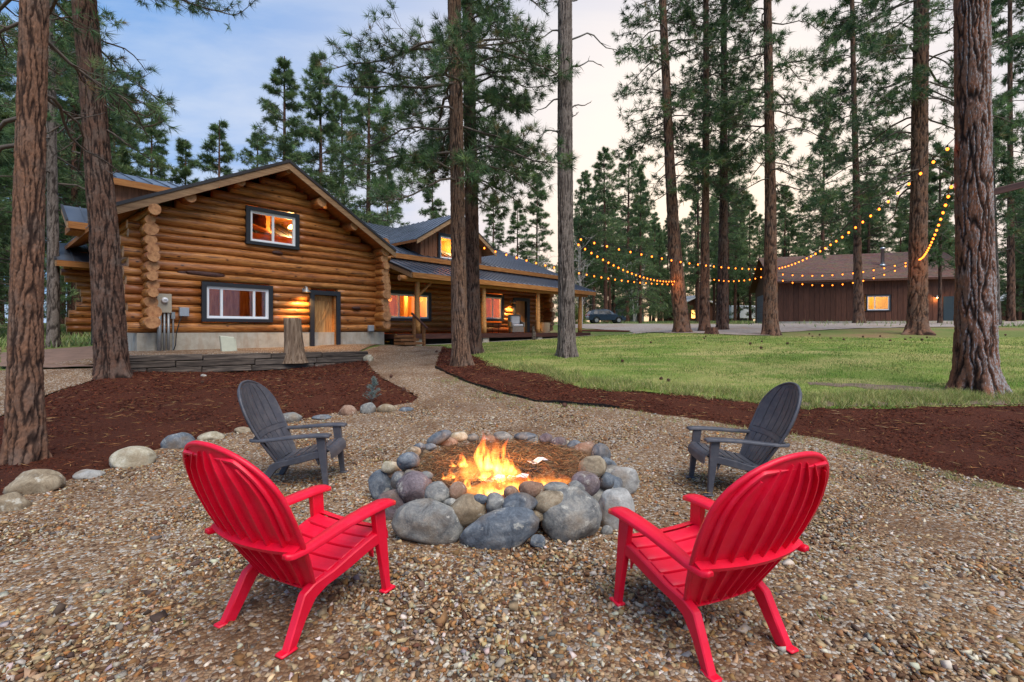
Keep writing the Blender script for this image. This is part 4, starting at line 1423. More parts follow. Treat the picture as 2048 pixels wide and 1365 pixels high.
b_.box((-0.12, -0.12, 1.1), (0.12, 0.0, 1.36))
b_.obj('box', M['greybox'], jb, bevel=0.01)
b_ = MB()
b_.tube([(-0.05, -0.08, 1.12), (-0.12, -0.1, 0.95), (-0.2, -0.1, 0.6), (-0.22, -0.1, 0.25), (-0.3, -0.1, 0.02)], 0.014, 6)
b_.obj('cable', M['cable'], jb, True)
b_ = MB()
b_.tube([(-0.27, -0.06, 0.02), (-0.27, -0.06, 1.12)], 0.022, 8)
b_.box((-0.32, -0.1, 1.02), (-0.23, 0.0, 1.22))
b_.obj('conduit', M['galv'], jb)
ob = thing('outlet_box', 'grey outlet box low on the log corner by the porch steps', 'outlet box', (*hp(7.3, -0.02), 1.48), HROT)
b_ = MB()
b_.box((-0.12, -0.1, 0), (0.12, 0, 0.25))
b_.box((-0.1, -0.115, 0.02), (0.1, -0.1, 0.23))
b_.obj('box', M['greybox'], ob, bevel=0.008)

def barn_lamp(name, label, t_, s_, z_, energy):
    lt = thing(name, label, 'wall lamp', (*hp(t_, s_), z_), HROT)
    b_ = MB()
    b_.lathe([(0.05, 0.0), (0.05, 0.02)], 12)
    b_.obj('wall_plate', M['galv'], lt, rot=(R(90), 0, 0))
    b_ = MB()
    b_.tube([(0, 0, 0), (0, -0.1, 0.1), (0, -0.2, 0.1), (0, -0.25, 0.02)], 0.014, 8)
    b_.obj('arm', M['galv'], lt, True)
    b_ = MB()
    b_.lathe([(0.03, 0.08), (0.05, 0.0), (0.14, -0.09), (0.15, -0.11), (0.145, -0.105), (0.13, -0.085), (0.045, -0.005)], 18, c=(0, -0.25, 0))
    b_.obj('shade', M['galv'], lt, True)
    b_ = MB()
    b_.lathe([(0.01, 0.0), (0.035, -0.03), (0.04, -0.06), (0.02, -0.09)], 10, c=(0, -0.25, -0.01))
    b_.obj('bulb', M['lampbulb'], lt, True)
    L = bpy.data.lights.new('lamp_light', 'SPOT')
    L.energy = energy
    L.color = (1.0, 0.55, 0.18)
    L.spot_size = R(130)
    L.spot_blend = 0.6
    L.shadow_soft_size = 0.03
    lo_ = bpy.data.objects.new('lamp_light', L)
    link(lo_, lt)
    lo_.location = (0, -0.25, -0.12)
    return lt
barn_lamp('wall_lamp', 'lit galvanised barn lamp beside the plank door', 4.62, 0.0, 2.98, 70)
barn_lamp('wall_lamp', 'lit lamp by the front door under the porch roof', 18.35, PW - 0.02, 3.25, 110)

# ---- porch furniture
def wicker_chair(label, t_, s_, rz):
    c = thing('porch_chair', label, 'armchair', (*hp(t_, s_), 1.36), HROT + rz, 'wicker chairs on the porch')
    b_ = MB()
    b_.prism([(-0.36, 0.04), (0.36, 0.04), (0.33, 0.38), (-0.33, 0.38)], 1, -0.32, 0.34)
    b_.obj('base', M['wicker'], c, bevel=0.03)
    b_ = MB()
    b_.prism([(-0.33, 0.36), (0.33, 0.36), (0.38, 0.7), (0.40, 1.0), (0.3, 1.05), (-0.3, 1.05), (-0.40, 1.0), (-0.38, 0.7)], 1, 0.26, 0.36)
    b_.obj('backrest', M['wicker'], c, bevel=0.03)
    for sx in (-1, 1):
        b_ = MB()
        b_.prism([(-0.32, 0.34), (0.3, 0.34), (0.34, 0.78), (0.1, 0.66), (-0.28, 0.6)], 0, sx * 0.33, sx * 0.40)
        b_.obj('arm', M['wicker'], c, bevel=0.015)
    b_ = MB()
    b_.box((-0.3, -0.32, 0.385), (0.3, 0.25, 0.5))
    b_.obj('seat_cushion', M['cushion'], c, bevel=0.03)
    b_ = MB()
    b_.box((-0.27, 0.12, 0.5), (0.27, 0.25, 0.96))
    b_.obj('back_cushion', M['cushion'], c, bevel=0.05)
    for sx in (-0.3, 0.3):
        for sy in (-0.28, 0.3):
            b_ = MB()
            b_.box((sx - 0.025, sy - 0.025, 0), (sx + 0.025, sy + 0.025, 0.05))
            b_.obj('leg', M['iron'], c)
    return c
wicker_chair('grey wicker armchair with pale cushion in front of the porch door', 17.0, 0.75, R(-28))
wicker_chair('grey wicker armchair partly behind the porch post', 13.9, 1.0, R(62))
tb = thing('side_table', 'small dark metal table between the wicker chairs on the porch', 'table', (*hp(15.6, 1.0), 1.36), HROT)
b_ = MB()
b_.lathe([(0.28, 0.5), (0.28, 0.53)], 20)
b_.obj('top', M['iron'], tb)
for a in range(4):
    b_ = MB()
    b_.tube([(0.22 * math.cos(a * 1.57), 0.22 * math.sin(a * 1.57), 0), (0.2 * math.cos(a * 1.57), 0.2 * math.sin(a * 1.57), 0.5)], 0.012, 6)
    b_.obj('leg', M['iron'], tb)
bk = thing('planter_basket', 'tall tan woven basket beside the porch door', 'basket', (*hp(19.6, 0.7), 1.36), HROT)
b_ = MB()
b_.lathe([(0.25, 0), (0.28, 0.3), (0.29, 0.62), (0.27, 0.62), (0.25, 0.3)], 20)
b_.obj('basket', M['basket'], bk)
for i in range(5):
    b_ = MB()
    b_.tube([(0.285 * math.cos(a * math.pi / 10), 0.285 * math.sin(a * math.pi / 10), 0.1 + i * 0.12) for a in range(21)], 0.012, 5)
    b_.obj('woven_band', M['basket'], bk)
st = thing('hose_stake', 'short wooden stake standing at the lawn edge before the porch', 'stake', (*hp(16.4, -1.0), gs(*hp(16.4, -1.0))), HROT)
b_ = MB()
b_.box((-0.09, -0.05, 0), (-0.01, 0.05, 0.72))
b_.box((0.02, -0.05, 0), (0.1, 0.05, 0.45))
b_.obj('post', M['timber'], st)

# ------------------------------------------------------------------ timber retaining wall
rw = thing('retaining_wall', 'low retaining wall of grey weathered railway timbers before the house', 'wall', (W0[0], W0[1], 0), math.atan2(WD[1], WD[0]))
q = np.random.default_rng(3)
for row in range(3):
    x = -0.25
    while x < WL - 0.25:
        ln = min(q.uniform(1.1, 1.9) if x > 0 else (0.8, 1.4, 2.0)[row], WL - x)
        zt = 0.90 - 0.06 * (x / WL) - (2 - row) * 0.165
        b_ = MB()
        off = q.uniform(-0.02, 0.02)
        b_.box((-ln / 2 + 0.008, -0.1 + off, -0.155), (ln / 2 - 0.008, 0.1 + off, 0.0))
        b_.obj('timber', M['timber'], rw, bevel=0.012, loc=(x + ln / 2, 0, zt), rot=(q.uniform(-0.02, 0.02), q.uniform(-0.006, 0.012), q.uniform(-0.008, 0.008)))
        x += ln
# cut stump before the wall
sp = G(590, 737)
stp = thing('tree_stump', 'tall weathered grey stump standing before the timber wall', 'stump', (sp[0], sp[1], gs(*sp) - 0.05))
def lobed(name, prof, seg, mats, parent, seed, lob=0.08, capmat=1, lean=(0, 0)):
    q_ = np.random.default_rng(seed)
    ph = q_.uniform(0, 6.28, 8)
    th = np.linspace(0, 2 * np.pi, seg, endpoint=False)
    n_ = len(prof)
    V = []
    for i, (rr, zz_) in enumerate(prof):
        k_ = 1 - i / (n_ - 1)
        rad = rr * (1 + (lob * (0.4 + k_)) * (np.sin(3 * th + ph[0]) * 0.6 + np.sin(5 * th + ph[1]) * 0.5 + np.sin(11 * th + ph[2] + zz_ * 2) * 0.25 + np.sin(19 * th + ph[3] + zz_) * 0.2))
        V.append(np.stack([rad * np.cos(th) + lean[0] * zz_, rad * np.sin(th) + lean[1] * zz_, np.full(seg, zz_)], 1))
    V = np.concatenate(V)
    fs = [(i * seg + j, i * seg + (j + 1) % seg, (i + 1) * seg + (j + 1) % seg, (i + 1) * seg + j) for i in range(n_ - 1) for j in range(seg)]
    mi = [0] * len(fs) + [capmat]
    fs.append(tuple((n_ - 1) * seg + j for j in range(seg)))
    me = mesh_np(name, V, fs, mats, True, None, None, mi)
    me.polygons[len(fs) - 1].use_smooth = False
    o = bpy.data.objects.new(name, me)
    return link(o, parent)
M['deadwood'] = mk_planks('weathered_stump_wood', (62, 47, 36), (122, 100, 80), (166, 146, 124), 2, 0.9, 12)
d_ = float(np.hypot(*sp))
hh = (737 - 651) / F * sp[1]
lobed('stump', [(0.36, 0), (0.31, 0.15), (0.27, 0.35), (0.245, 0.7), (0.235, hh + 0.0), (0.235, hh + 0.05)], 60, [M['deadwood'], M['end']], stp, 8, 0.1, lean=(-0.06, 0))
# utility pedestal and loose bits
pp = hp(1.9, -1.0)
up = thing('utility_pedestal', 'pale utility pedestal tilting behind the timber wall', 'utility box', (pp[0], pp[1], gs(*pp) + 0.0), HROT - R(10))
b_ = MB()
b_.prism([(-0.2, 0), (0.2, 0), (0.16, 0.42), (-0.2, 0.5)], 1, -0.13, 0.13)
bo = b_.obj('body', M['pedestal'], up, bevel=0.015)
b_ = MB()
b_.box((0.175, -0.1, 0.05), (0.2, 0.1, 0.36))
b_.obj('latch_panel', M['pedestal'], up)
up.rotation_euler = (0, R(-6), HROT - R(10))

# ------------------------------------------------------------------ garage
GO = np.array([24.04, 43.7])
GROT = math.atan2(-3.9, 12.14)
GZ = 2.10
gar = thing('garage', 'long brown board-sided garage with shingle roof behind the pines', 'garage', (GO[0], GO[1], GZ), GROT)
GLN, GDP, GEV, GRZ = 14.2, 12.0, 3.95, 6.75
q = np.random.default_rng(9)
sh_ = MB()
sh_.box((0.02, 0.03, 0.15), (6.7, 0.2, GEV))
sh_.box((0.02, 0.03, 0.15), (0.2, GDP, GEV))
sh_.box((8.6, 0.03, 0.15), (GLN, 0.2, GEV))
sh_.box((6.7, 0.03, 0.15), (8.6, 0.2, 1.05))
sh_.box((6.7, 0.03, 2.45), (8.6, 0.2, GEV))
sh_.box((GLN - 0.2, 0.2, 0.15), (GLN, GDP, GEV))
sh_.box((0.2, GDP - 0.2, 0.15), (GLN, GDP, GEV))
sh_.prism([(0.03, GEV), (GDP, GEV), (GDP / 2, GRZ - 0.1)], 0, 0.02, 0.2)
sh_.prism([(0.03, GEV), (GDP, GEV), (GDP / 2, GRZ - 0.1)], 0, GLN - 0.2, GLN)
sh_.obj('wall', M['garagewood'], gar)
x = 0.0
while x < GLN - 0.05:
    x1 = min(x + 0.41, GLN)
    pcs = [(0.2, GEV - 0.06)]
    if x1 > 6.72 and x < 8.58:
        pcs = [(0.2, 1.0), (2.5, GEV - 0.06)]
    if x1 > 12.2 and x < 13.4:
        pcs = [(2.2, GEV - 0.06)]
    for a, b in pcs:
        b_ = MB()
        b_.box((x + 0.012, 0.0, a), (x1 - 0.012, 0.028, b))
        b_.obj('board', M['garagewood'], gar)
    x = x1
b_ = MB()
b_.box((-0.03, -0.06, -0.1), (GLN, 0.1, 0.19))
b_.obj('footing', M['concrete'], gar)
# roof
rb = MB()
sl_ = (GRZ - GEV) / (GDP / 2)
for s0, s1 in ((-0.5, GDP / 2), (GDP + 0.5, GDP / 2)):
    za, zb = GEV - 0.5 * sl_ + 0.06, GRZ + 0.06
    rb.add([(-0.6, s0, za), (GLN + 0.5, s0, za), (GLN + 0.5, s1, zb), (-0.6, s1, zb), (-0.6, s0, za - 0.1), (GLN + 0.5, s0, za - 0.1), (GLN + 0.5, s1, zb - 0.1), (-0.6, s1, zb - 0.1)],
           [(0, 1, 2, 3), (7, 6, 5, 4), (0, 4, 5, 1), (1, 5, 6, 2), (2, 6, 7, 3), (3, 7, 4, 0)])
gro = rb.obj('roof', M['garagewood'], gar)
nco = 20
for i in range(nco):
    s0 = -0.52 + (GDP / 2 + 0.52) * i / nco
    s1 = -0.52 + (GDP / 2 + 0.52) * (i + 1) / nco
    za, zb = GEV + s0 * sl_ + 0.085, GEV + s1 * sl_ + 0.065
    b_ = MB()
    b_.add([(-0.62, s0, za), (GLN + 0.52, s0, za), (GLN + 0.52, s1, zb), (-0.62, s1, zb), (-0.62, s0, za - 0.02), (GLN + 0.52, s0, za - 0.02)], [(0, 1, 2, 3), (0, 4, 5, 1)])
    b_.obj('shingle_course', M['shingle'], gro)
b_ = MB()
b_.box((-0.6, -0.56, GEV - 0.5 * sl_ - 0.12), (GLN + 0.5, -0.505, GEV - 0.5 * sl_ + 0.05))
b_.obj('fascia', M['garagewood'], gro)
fl = MB()
fl.lathe([(0.14, 0), (0.14, 1.5), (0.2, 1.5), (0.2, 1.65), (0.05, 1.7)], 14, c=(8.9, 2.6, GEV + 2.6 * sl_))
fl.lathe([(0.34, 0.0), (0.16, 0.22)], 14, c=(8.9, 2.6, GEV + 2.6 * sl_ - 0.02))
fl.obj('flue', M['steel'], gro, True)
gw = window(gar, 6.75, 8.55, 1.05, 2.45, -0.0, (0.34, 0.66), 0.1)
gr_ = MB()
gr_.box((6.0, 3.0, 0.1), (9.4, 3.1, 3.2))
gr_.box((5.9, 0.2, 0.1), (6.0, 3.1, 3.2))
gr_.box((9.4, 0.2, 0.1), (9.5, 3.1, 3.2))
gr_.box((5.9, 0.2, 3.2), (9.5, 3.1, 3.3))
M['plaster'] = simple('workshop_plaster', (232, 206, 150), 0.9, 0.05, 2)
gro2 = gr_.obj('workshop', M['plaster'], gar)
L = bpy.data.lights.new('workshop_lamp', 'POINT')
L.energy = 60
L.color = (1.0, 0.62, 0.16)
lo_ = bpy.data.objects.new('workshop_lamp', L)
link(lo_, gro2)
lo_.location = (7.7, 1.2, 2.9)
b_ = MB()
b_.box((12.2, -0.02, 0.0), (13.4, 0.029, 2.2))
b_.obj('side_door', simple('dark_teal_paint', (36, 52, 58), 0.5, 0.1, 5), gar)
# overhead door on the gable end
M['garagedoor'] = simple('grey_blue_door', (82, 92, 104), 0.5, 0.12, 3)
for y0 in (1.6, 6.6):
    gd = MB()
    gd.box((-0.06, y0 - 0.15, 0.0), (0.015, y0 + 4.1, 0.08))
    gd.box((-0.06, y0 - 0.15, 3.1), (0.015, y0 + 4.1, 3.25))
    gdo = gd.obj('overhead_door', M['garagewood'], gar)
    for i in range(5):
        for j in range(4):
            b_ = MB()
            b_.box((-0.03, y0 + j + 0.03, 0.1 + i * 0.6 + 0.015), (0.016, y0 + j + 0.97, 0.1 + (i + 1) * 0.6 - 0.015))
            b_.obj('panel', M['garagedoor'], gdo)
def g2w(x, y, z):
    c, s = math.cos(GROT), math.sin(GROT)
    return (GO[0] + x * c - y * s, GO[1] + x * s + y * c, GZ + z)
for lab, p, e_, rot in (('small lit lamp on the garage gable above the overhead door', (-0.1, 3.6, 3.6), 20, GROT - R(90)), ('small lit lamp beside the dark side door of the garage', (11.7, -0.02, 2.15), 10, GROT)):
    gl = thing('garage_lamp', lab, 'wall lamp', g2w(*p), rot)
    b_ = MB()
    b_.lathe([(0.05, 0.14), (0.08, 0.04), (0.18, 0.0), (0.17, -0.02)], 14, c=(0, -0.2, 0))
    b_.obj('shade', M['galv'], gl, True)
    b_ = MB()
    b_.tube([(0, 0, 0.1), (0, -0.2, 0.13)], 0.02, 6)
    b_.obj('arm', M['galv'], gl)
    b_ = MB()
    b_.lathe([(0.02, 0.0), (0.06, -0.05), (0.02, -0.09)], 10, c=(0, -0.2, -0.01))
    b_.obj('bulb', M['lampbulb'], gl, True)
    L = bpy.data.lights.new('lamp_light', 'POINT')
    L.energy = e_
    L.color = (1.0, 0.5, 0.16)
    L.shadow_soft_size = 0.05
    lo_ = bpy.data.objects.new('lamp_light', L)
    link(lo_, gl)
    lo_.location = (0, -0.22, -0.16)

# ------------------------------------------------------------------ pines
def pnoise(x, y, per, seed):
    """gradient noise, wrapping in x after per cells; about -0.7..0.7"""
    q_ = np.random.default_rng(seed)
    T = 256
    ang = q_.uniform(0, 2 * np.pi, (T, T))
    gx_, gy_ = np.cos(ang), np.sin(ang)
    ix, iy = np.floor(x).astype(int), np.floor(y).astype(int)
    fx, fy = x - ix, y - iy
    def gr(a, b, dx, dy):
        a, b = np.mod(np.mod(a, per), T), np.mod(b, T)
        return gx_[a, b] * dx + gy_[a, b] * dy
    u_, v_ = fx * fx * fx * (fx * (fx * 6 - 15) + 10), fy * fy * fy * (fy * (fy * 6 - 15) + 10)
    n00, n10 = gr(ix, iy, fx, fy), gr(ix + 1, iy, fx - 1, fy)
    n01, n11 = gr(ix, iy + 1, fx, fy - 1), gr(ix + 1, iy + 1, fx - 1, fy - 1)
    return (n00 * (1 - u_) + n10 * u_) * (1 - v_) + (n01 * (1 - u_) + n11 * u_) * v_

def trunk(name, path, seg, fine, mat, parent, seed, plate_w=0.11, plate_h=0.3, amp=0.018, top=None, flare=1.35, flare_h=0.5, lob=0.12):
    """path: list of (x, y, z, radius) from the ground up, relative to the parent. Bark plates are modelled in the mesh"""
    p = np.array(path, float)
    zs = p[:, 2]
    zt = zs[-1]
    vis = top or zt
    zz_ = np.concatenate([np.arange(-0.15, min(vis, zt), fine), np.arange(min(vis, zt), zt + 0.01, max(fine * 8, 0.3))])
    X = np.interp(zz_, zs, p[:, 0])
    Y = np.interp(zz_, zs, p[:, 1])
    Rd = np.interp(zz_, zs, p[:, 3])
    th = np.linspace(0, 2 * np.pi, seg, endpoint=False)
    q_ = np.random.default_rng(seed)
    ph = q_.uniform(0, 6.28, 8)
    fl = np.exp(-np.clip(zz_, 0, None) / (flare_h * 0.45)) * (flare - 1)
    root = 0.6 + 0.5 * np.sin(4 * th + ph[0]) + 0.35 * np.sin(7 * th + ph[1])
    rad = Rd[:, None] * (1 + fl[:, None] * np.clip(root, 0.05, None)[None] + 0.03 * np.sin(2 * th + ph[2])[None] + 0.02 * np.sin(3 * th[None] + zz_[:, None] * 1.1 + ph[3]))
    r0 = Rd.max()
    nu = max(6, int(round(2 * np.pi * Rd.mean() / plate_w)))
    U = np.repeat((th / (2 * np.pi))[None], len(zz_), 0)
    V = np.repeat(zz_[:, None], seg, 1)
    # furrows: creases of stretched noise; scales: stepped layers of finer noise
    wu = 0.45 * pnoise(U * nu, V / plate_h * 1.1, nu, seed + 3) + 0.22 * pnoise(U * nu * 2, V / plate_h * 4, nu * 2, seed + 4) + 0.12 * pnoise(U * nu * 4, V / plate_h * 9, nu * 4, seed + 6)
    n1 = pnoise(U * nu + wu * 0.9, V / (plate_h * 2.4), nu, seed)
    n2 = pnoise(U * nu * 2 + wu * 1.6, V / plate_h * 1.5 + 0.6 * pnoise(U * nu * 2, V / plate_h * 3, nu * 2, seed + 5), nu * 2, seed + 1)
    fine_n = pnoise(U * nu * 4, V / plate_h * 7, nu * 4, seed + 2)
    deep = np.clip(np.abs(n1) / 0.2, 0, 1)
    deep = deep * deep * (3 - 2 * deep)
    shal = np.clip(np.abs(n2) / 0.15, 0, 1)
    lay = np.floor((0.55 * n2 + 0.35 * fine_n + 0.5) * 4.0) / 4.0
    crack = deep * (0.35 + 0.65 * shal)
    disp = amp * (1.15 * deep + 0.45 * shal * deep + 0.55 * np.clip(lay, 0, 1) + 0.25 * fine_n) * ((Rd / r0)[:, None] ** 0.5)
    c1 = np.clip(0.5 + 0.9 * lay - 0.4 + 0.4 * fine_n, 0, 1)
    rad = rad - amp * 1.5 + disp
    P = np.stack([X[:, None] + rad * np.cos(th), Y[:, None] + rad * np.sin(th), V], -1).reshape(-1, 3)
    n_ = len(zz_)
    i, j = np.meshgrid(np.arange(n_ - 1), np.arange(seg), indexing='ij')
    j2 = (j + 1) % seg
    Fq = np.stack([i * seg + j, i * seg + j2, (i + 1) * seg + j2, (i + 1) * seg + j], -1).reshape(-1, 4)
    me = mesh_np(name, P, Fq, mat, True, None, {'crack': crack.ravel(), 'plate': c1.ravel()})
    o = bpy.data.objects.new(name, me)
    link(o, parent)
    return o

class Tubes:
    """many tapered twigs gathered into one mesh"""
    def __init__(s):
        s.V, s.F, s.n = [], [], 0
    def add(s, pts, rad, seg=4):
        pts = np.asarray(pts, float)
        n_ = len(pts)
        d = np.gradient(pts, axis=0)
        d /= np.linalg.norm(d, axis=1)[:, None] + 1e-9
        up = np.where(np.abs(d[:, 2:3]) > 0.9, np.array([[1.0, 0, 0]]), np.array([[0, 0, 1.0]]))
        a = np.cross(d, up)
        a /= np.linalg.norm(a, axis=1)[:, None] + 1e-9
        b = np.cross(d, a)
        t = np.arange(seg) * 2 * np.pi / seg
        ring = pts[:, None] + (a[:, None] * np.cos(t)[None, :, None] + b[:, None] * np.sin(t)[None, :, None]) * np.asarray(rad)[:, None, None]
        s.V.append(ring.reshape(-1, 3))
        i, j = np.meshgrid(np.arange(n_ - 1), np.arange(seg), indexing='ij')
        j2 = (j + 1) % seg
        s.F.append(np.stack([i * seg + j, i * seg + j2, (i + 1) * seg + j2, (i + 1) * seg + j], -1).reshape(-1, 4) + s.n)
        s.n += n_ * seg
    def obj(s, name, mat, parent):
        me = mesh_np(name, np.concatenate(s.V), np.concatenate(s.F), mat, True)
        return link(bpy.data.objects.new(name, me), parent)

GREENS = [(84, 108, 70), (100, 126, 78), (70, 94, 64), (118, 136, 84), (130, 116, 78)]
GW = [5, 4, 4, 1.6, 0.5]
def needles(name, P, D, n, L, wd, parent, r_, pal=GREENS, wts=GW, spread=0.75, droop=0.1):
    """bursts of needles: P tuft centres, D twig directions"""
    P, D = np.asarray(P), np.asarray(D)
    m = len(P)
    d = D[:, None] + r_.normal(0, spread, (m, n, 3))
    d[:, :, 2] -= droop
    d /= np.linalg.norm(d, axis=2)[:, :, None] + 1e-9
    ln = L * r_.uniform(0.65, 1.15, (m, n, 1)) * r_.uniform(0.8, 1.2, (m, 1, 1))
    sd_ = np.cross(d, r_.normal(0, 1, (m, n, 3)))
    sd_ /= np.linalg.norm(sd_, axis=2)[:, :, None] + 1e-9
    B = P[:, None] - D[:, None] * L * 0.35 * r_.uniform(0, 1, (m, n, 1))
    tip = B + d * ln
    midp = B + d * ln * 0.45
    V = np.stack([B, midp + sd_ * wd, tip, midp - sd_ * wd][0:4], 2)
    V = np.stack([midp * 0.25 + B * 0.75 + sd_ * wd, tip, midp * 0.25 + B * 0.75 - sd_ * wd], 2).reshape(-1, 3)
    Fc = np.arange(len(V)).reshape(-1, 3)
    c = pick(pal, wts, m, r_, 0.16)
    C = np.repeat(c, n * 3, axis=0) * np.repeat(r_.normal(1, 0.12, (m * n, 1)), 3, axis=0)
    me = mesh_np(name, V, Fc, M['needle'], False, np.clip(C, 0.004, 1))
    return link(bpy.data.objects.new(name, me), parent)

def limbs(axis, z0, z1, count, length, r_, pitch=(0.1, -0.25), foliage=0.45, twigs=9, sub=2, rad=0.035, azbias=None, droop=0.25, tub=None, tufts=None, dead=0.0, curl=0.18):
    """limbs growing from a trunk axis function z -> (x, y); collects twigs and tuft points"""
    tub = tub or Tubes()
    P, D = tufts if tufts else ([], [])
    for i in range(count):
        f = (i + r_.uniform(0, 1)) / count
        zb = z0 + (z1 - z0) * f
        az = r_.uniform(0, 2 * np.pi) if azbias is None else r_.choice(azbias) + r_.normal(0, 0.5)
        L = length(f) * r_.uniform(0.65, 1.15)
        x0_, y0_ = axis(zb)
        h = np.array([math.cos(az), math.sin(az), 0])
        pi = pitch[0] + (pitch[1] - pitch[0]) * (1 - f) + r_.normal(0, 0.12)
        n_ = 8
        t = np.linspace(0, 1, n_)
        side = np.array([-h[1], h[0], 0])
        w1, w2 = r_.normal(0, curl), r_.normal(0, curl)
        pts = np.array([x0_, y0_, zb]) + h * (t * L)[:, None] + side * (L * (w1 * t ** 2 + 0.06 * np.sin(t * 7 + w2 * 9)))[:, None]
        pts[:, 2] += L * (np.tan(pi) * t - droop * t ** 2 + 0.16 * np.clip(t - 0.7, 0, 1) ** 1.0 + 0.03 * np.sin(t * 9 + w1 * 9))
        tub.add(pts, rad * (0.35 + 0.65 * L / 2.5) * (1 - 0.82 * t) + 0.004, 5)
        if r_.uniform() < dead:
            nt, fol = 4, False
        else:
            nt, fol = twigs, True
        for k_ in range(nt):
            tt = 0.22 + 0.78 * (k_ + r_.uniform(0, 1)) / nt
            b_ = np.array([np.interp(tt, t, pts[:, a]) for a in range(3)])
            dr_ = (pts[-1] - pts[-3]) / (np.linalg.norm(pts[-1] - pts[-3]) + 1e-9)
            sgn = 1 if k_ % 2 else -1
            d = h * r_.uniform(0.5, 1.0) + side * sgn * r_.uniform(0.4, 1.1) + np.array([0, 0, r_.normal(0.1, 0.35)])
            d /= np.linalg.norm(d)
            l_ = L * r_.uniform(0.14, 0.34) * (1.2 - 0.5 * tt)
            e = b_ + d * l_ + np.array([0, 0, r_.normal(0.0, 0.08)])
            mid = (b_ + e) / 2 + r_.normal(0, 0.03, 3) + np.array([0, 0, -0.04])
            tub.add([b_, mid, e], [0.013, 0.009, 0.005], 3)
            if not fol:
                continue
            P.append(e)
            D.append(d)
            for _ in range(sub):
                u_ = r_.uniform(0.35, 0.95)
                q0 = b_ + (e - b_) * u_
                d2 = d * 0.6 + r_.normal(0, 0.6, 3) + np.array([0, 0, 0.15])
                d2 /= np.linalg.norm(d2)
                e2 = q0 + d2 * l_ * r_.uniform(0.25, 0.6)
                tub.add([q0, e2], [0.006, 0.004], 3)
                P.append(e2)
                D.append(d2)
        if fol:
            P.append(pts[-1])
            D.append(dr_)
    return tub, (P, D)

def near_tree(name, label, pts, Yd, mat, seg, fine, top_z, height, seed, crown=None, group='tall pine trunks in the yard', plate=(0.11, 0.3, 0.018), flare=1.4, dead=None, fz=None, lob=0.12):
    """pts: photo (centre x, y, width) from the base up, all at depth Yd"""
    W = [(*PX(a, b, Yd), wdt / F * Yd / 2 / math.hypot(1, (a - 1024) / F)) for a, b, wdt in pts]
    bx_, by_ = W[0][0], Yd
    bz_ = gs(bx_, by_) if fz is None else fz
    t = thing(name, label, 'tree', (bx_, by_, bz_), 0, group)
    path = [(x - bx_, 0.0, zz_ - bz_, rr) for x, _, zz_, rr in W]
    path[0] = (path[0][0], 0, -0.2, path[0][3])
    lx, _, lz, lr = path[-1]
    px_, _, pz, pr = path[-2]
    sl_ = (lx - px_) / max(lz - pz, 0.1)
    path.append((lx + sl_ * (height - lz) * 0.5, 0, height, lr * 0.35))
    trunk('trunk', path, seg, fine, mat, t, seed, plate[0], plate[1], plate[2], top_z, flare)
    p = np.array(path)
    ax_ = lambda zz_: (np.interp(zz_, p[:, 2], p[:, 0]), 0.0)
    rq = np.random.default_rng(seed + 50)
    if crown:
        n_, L_, wd_ = crown['needle']
        tub, tf = None, None
        for part in crown['limbs']:
            tub, tf = limbs(ax_, *part['z'], part['n'], part['len'], rq, tub=tub, tufts=tf, **part.get('kw', {}))
        tag(tub.obj('branches', M['twig'], t), kind='stuff')
        needles('crown', tf[0], tf[1], n_, L_, wd_, t, rq)
    if dead:
        for (zb, az, L, up, cv) in dead:
            tb_ = Tubes()
            x0_, y0_ = ax_(zb)
            h = np.array([math.cos(az), math.sin(az), 0])
            sd_ = np.array([-h[1], h[0], 0])
            tt = np.linspace(0, 1, 9)
            pp_ = np.array([x0_, y0_, zb]) + h * (tt * L)[:, None] + sd_ * (0.08 * L * np.sin(tt * 5 + zb))[:, None]
            pp_[:, 2] += L * (up * tt + cv * tt ** 2 + 0.05 * np.sin(tt * 11 + zb * 3))
            tb_.add(pp_, 0.028 * (1 - 0.8 * tt) + 0.004, 5)
            for k_ in range(3):
                j = int(3 + k_ * 2)
                e = pp_[j] + (h * rq.normal(0.4, 0.2) + sd_ * rq.normal(0, 0.5) + np.array([0, 0, rq.normal(0.1, 0.5)])) * L * 0.3
                tb_.add([pp_[j], (pp_[j] + e) / 2 + rq.normal(0, 0.02, 3), e], [0.012, 0.008, 0.004], 3)
            tb_.obj('dead_branch', M['deadtwig'], t)
    return t

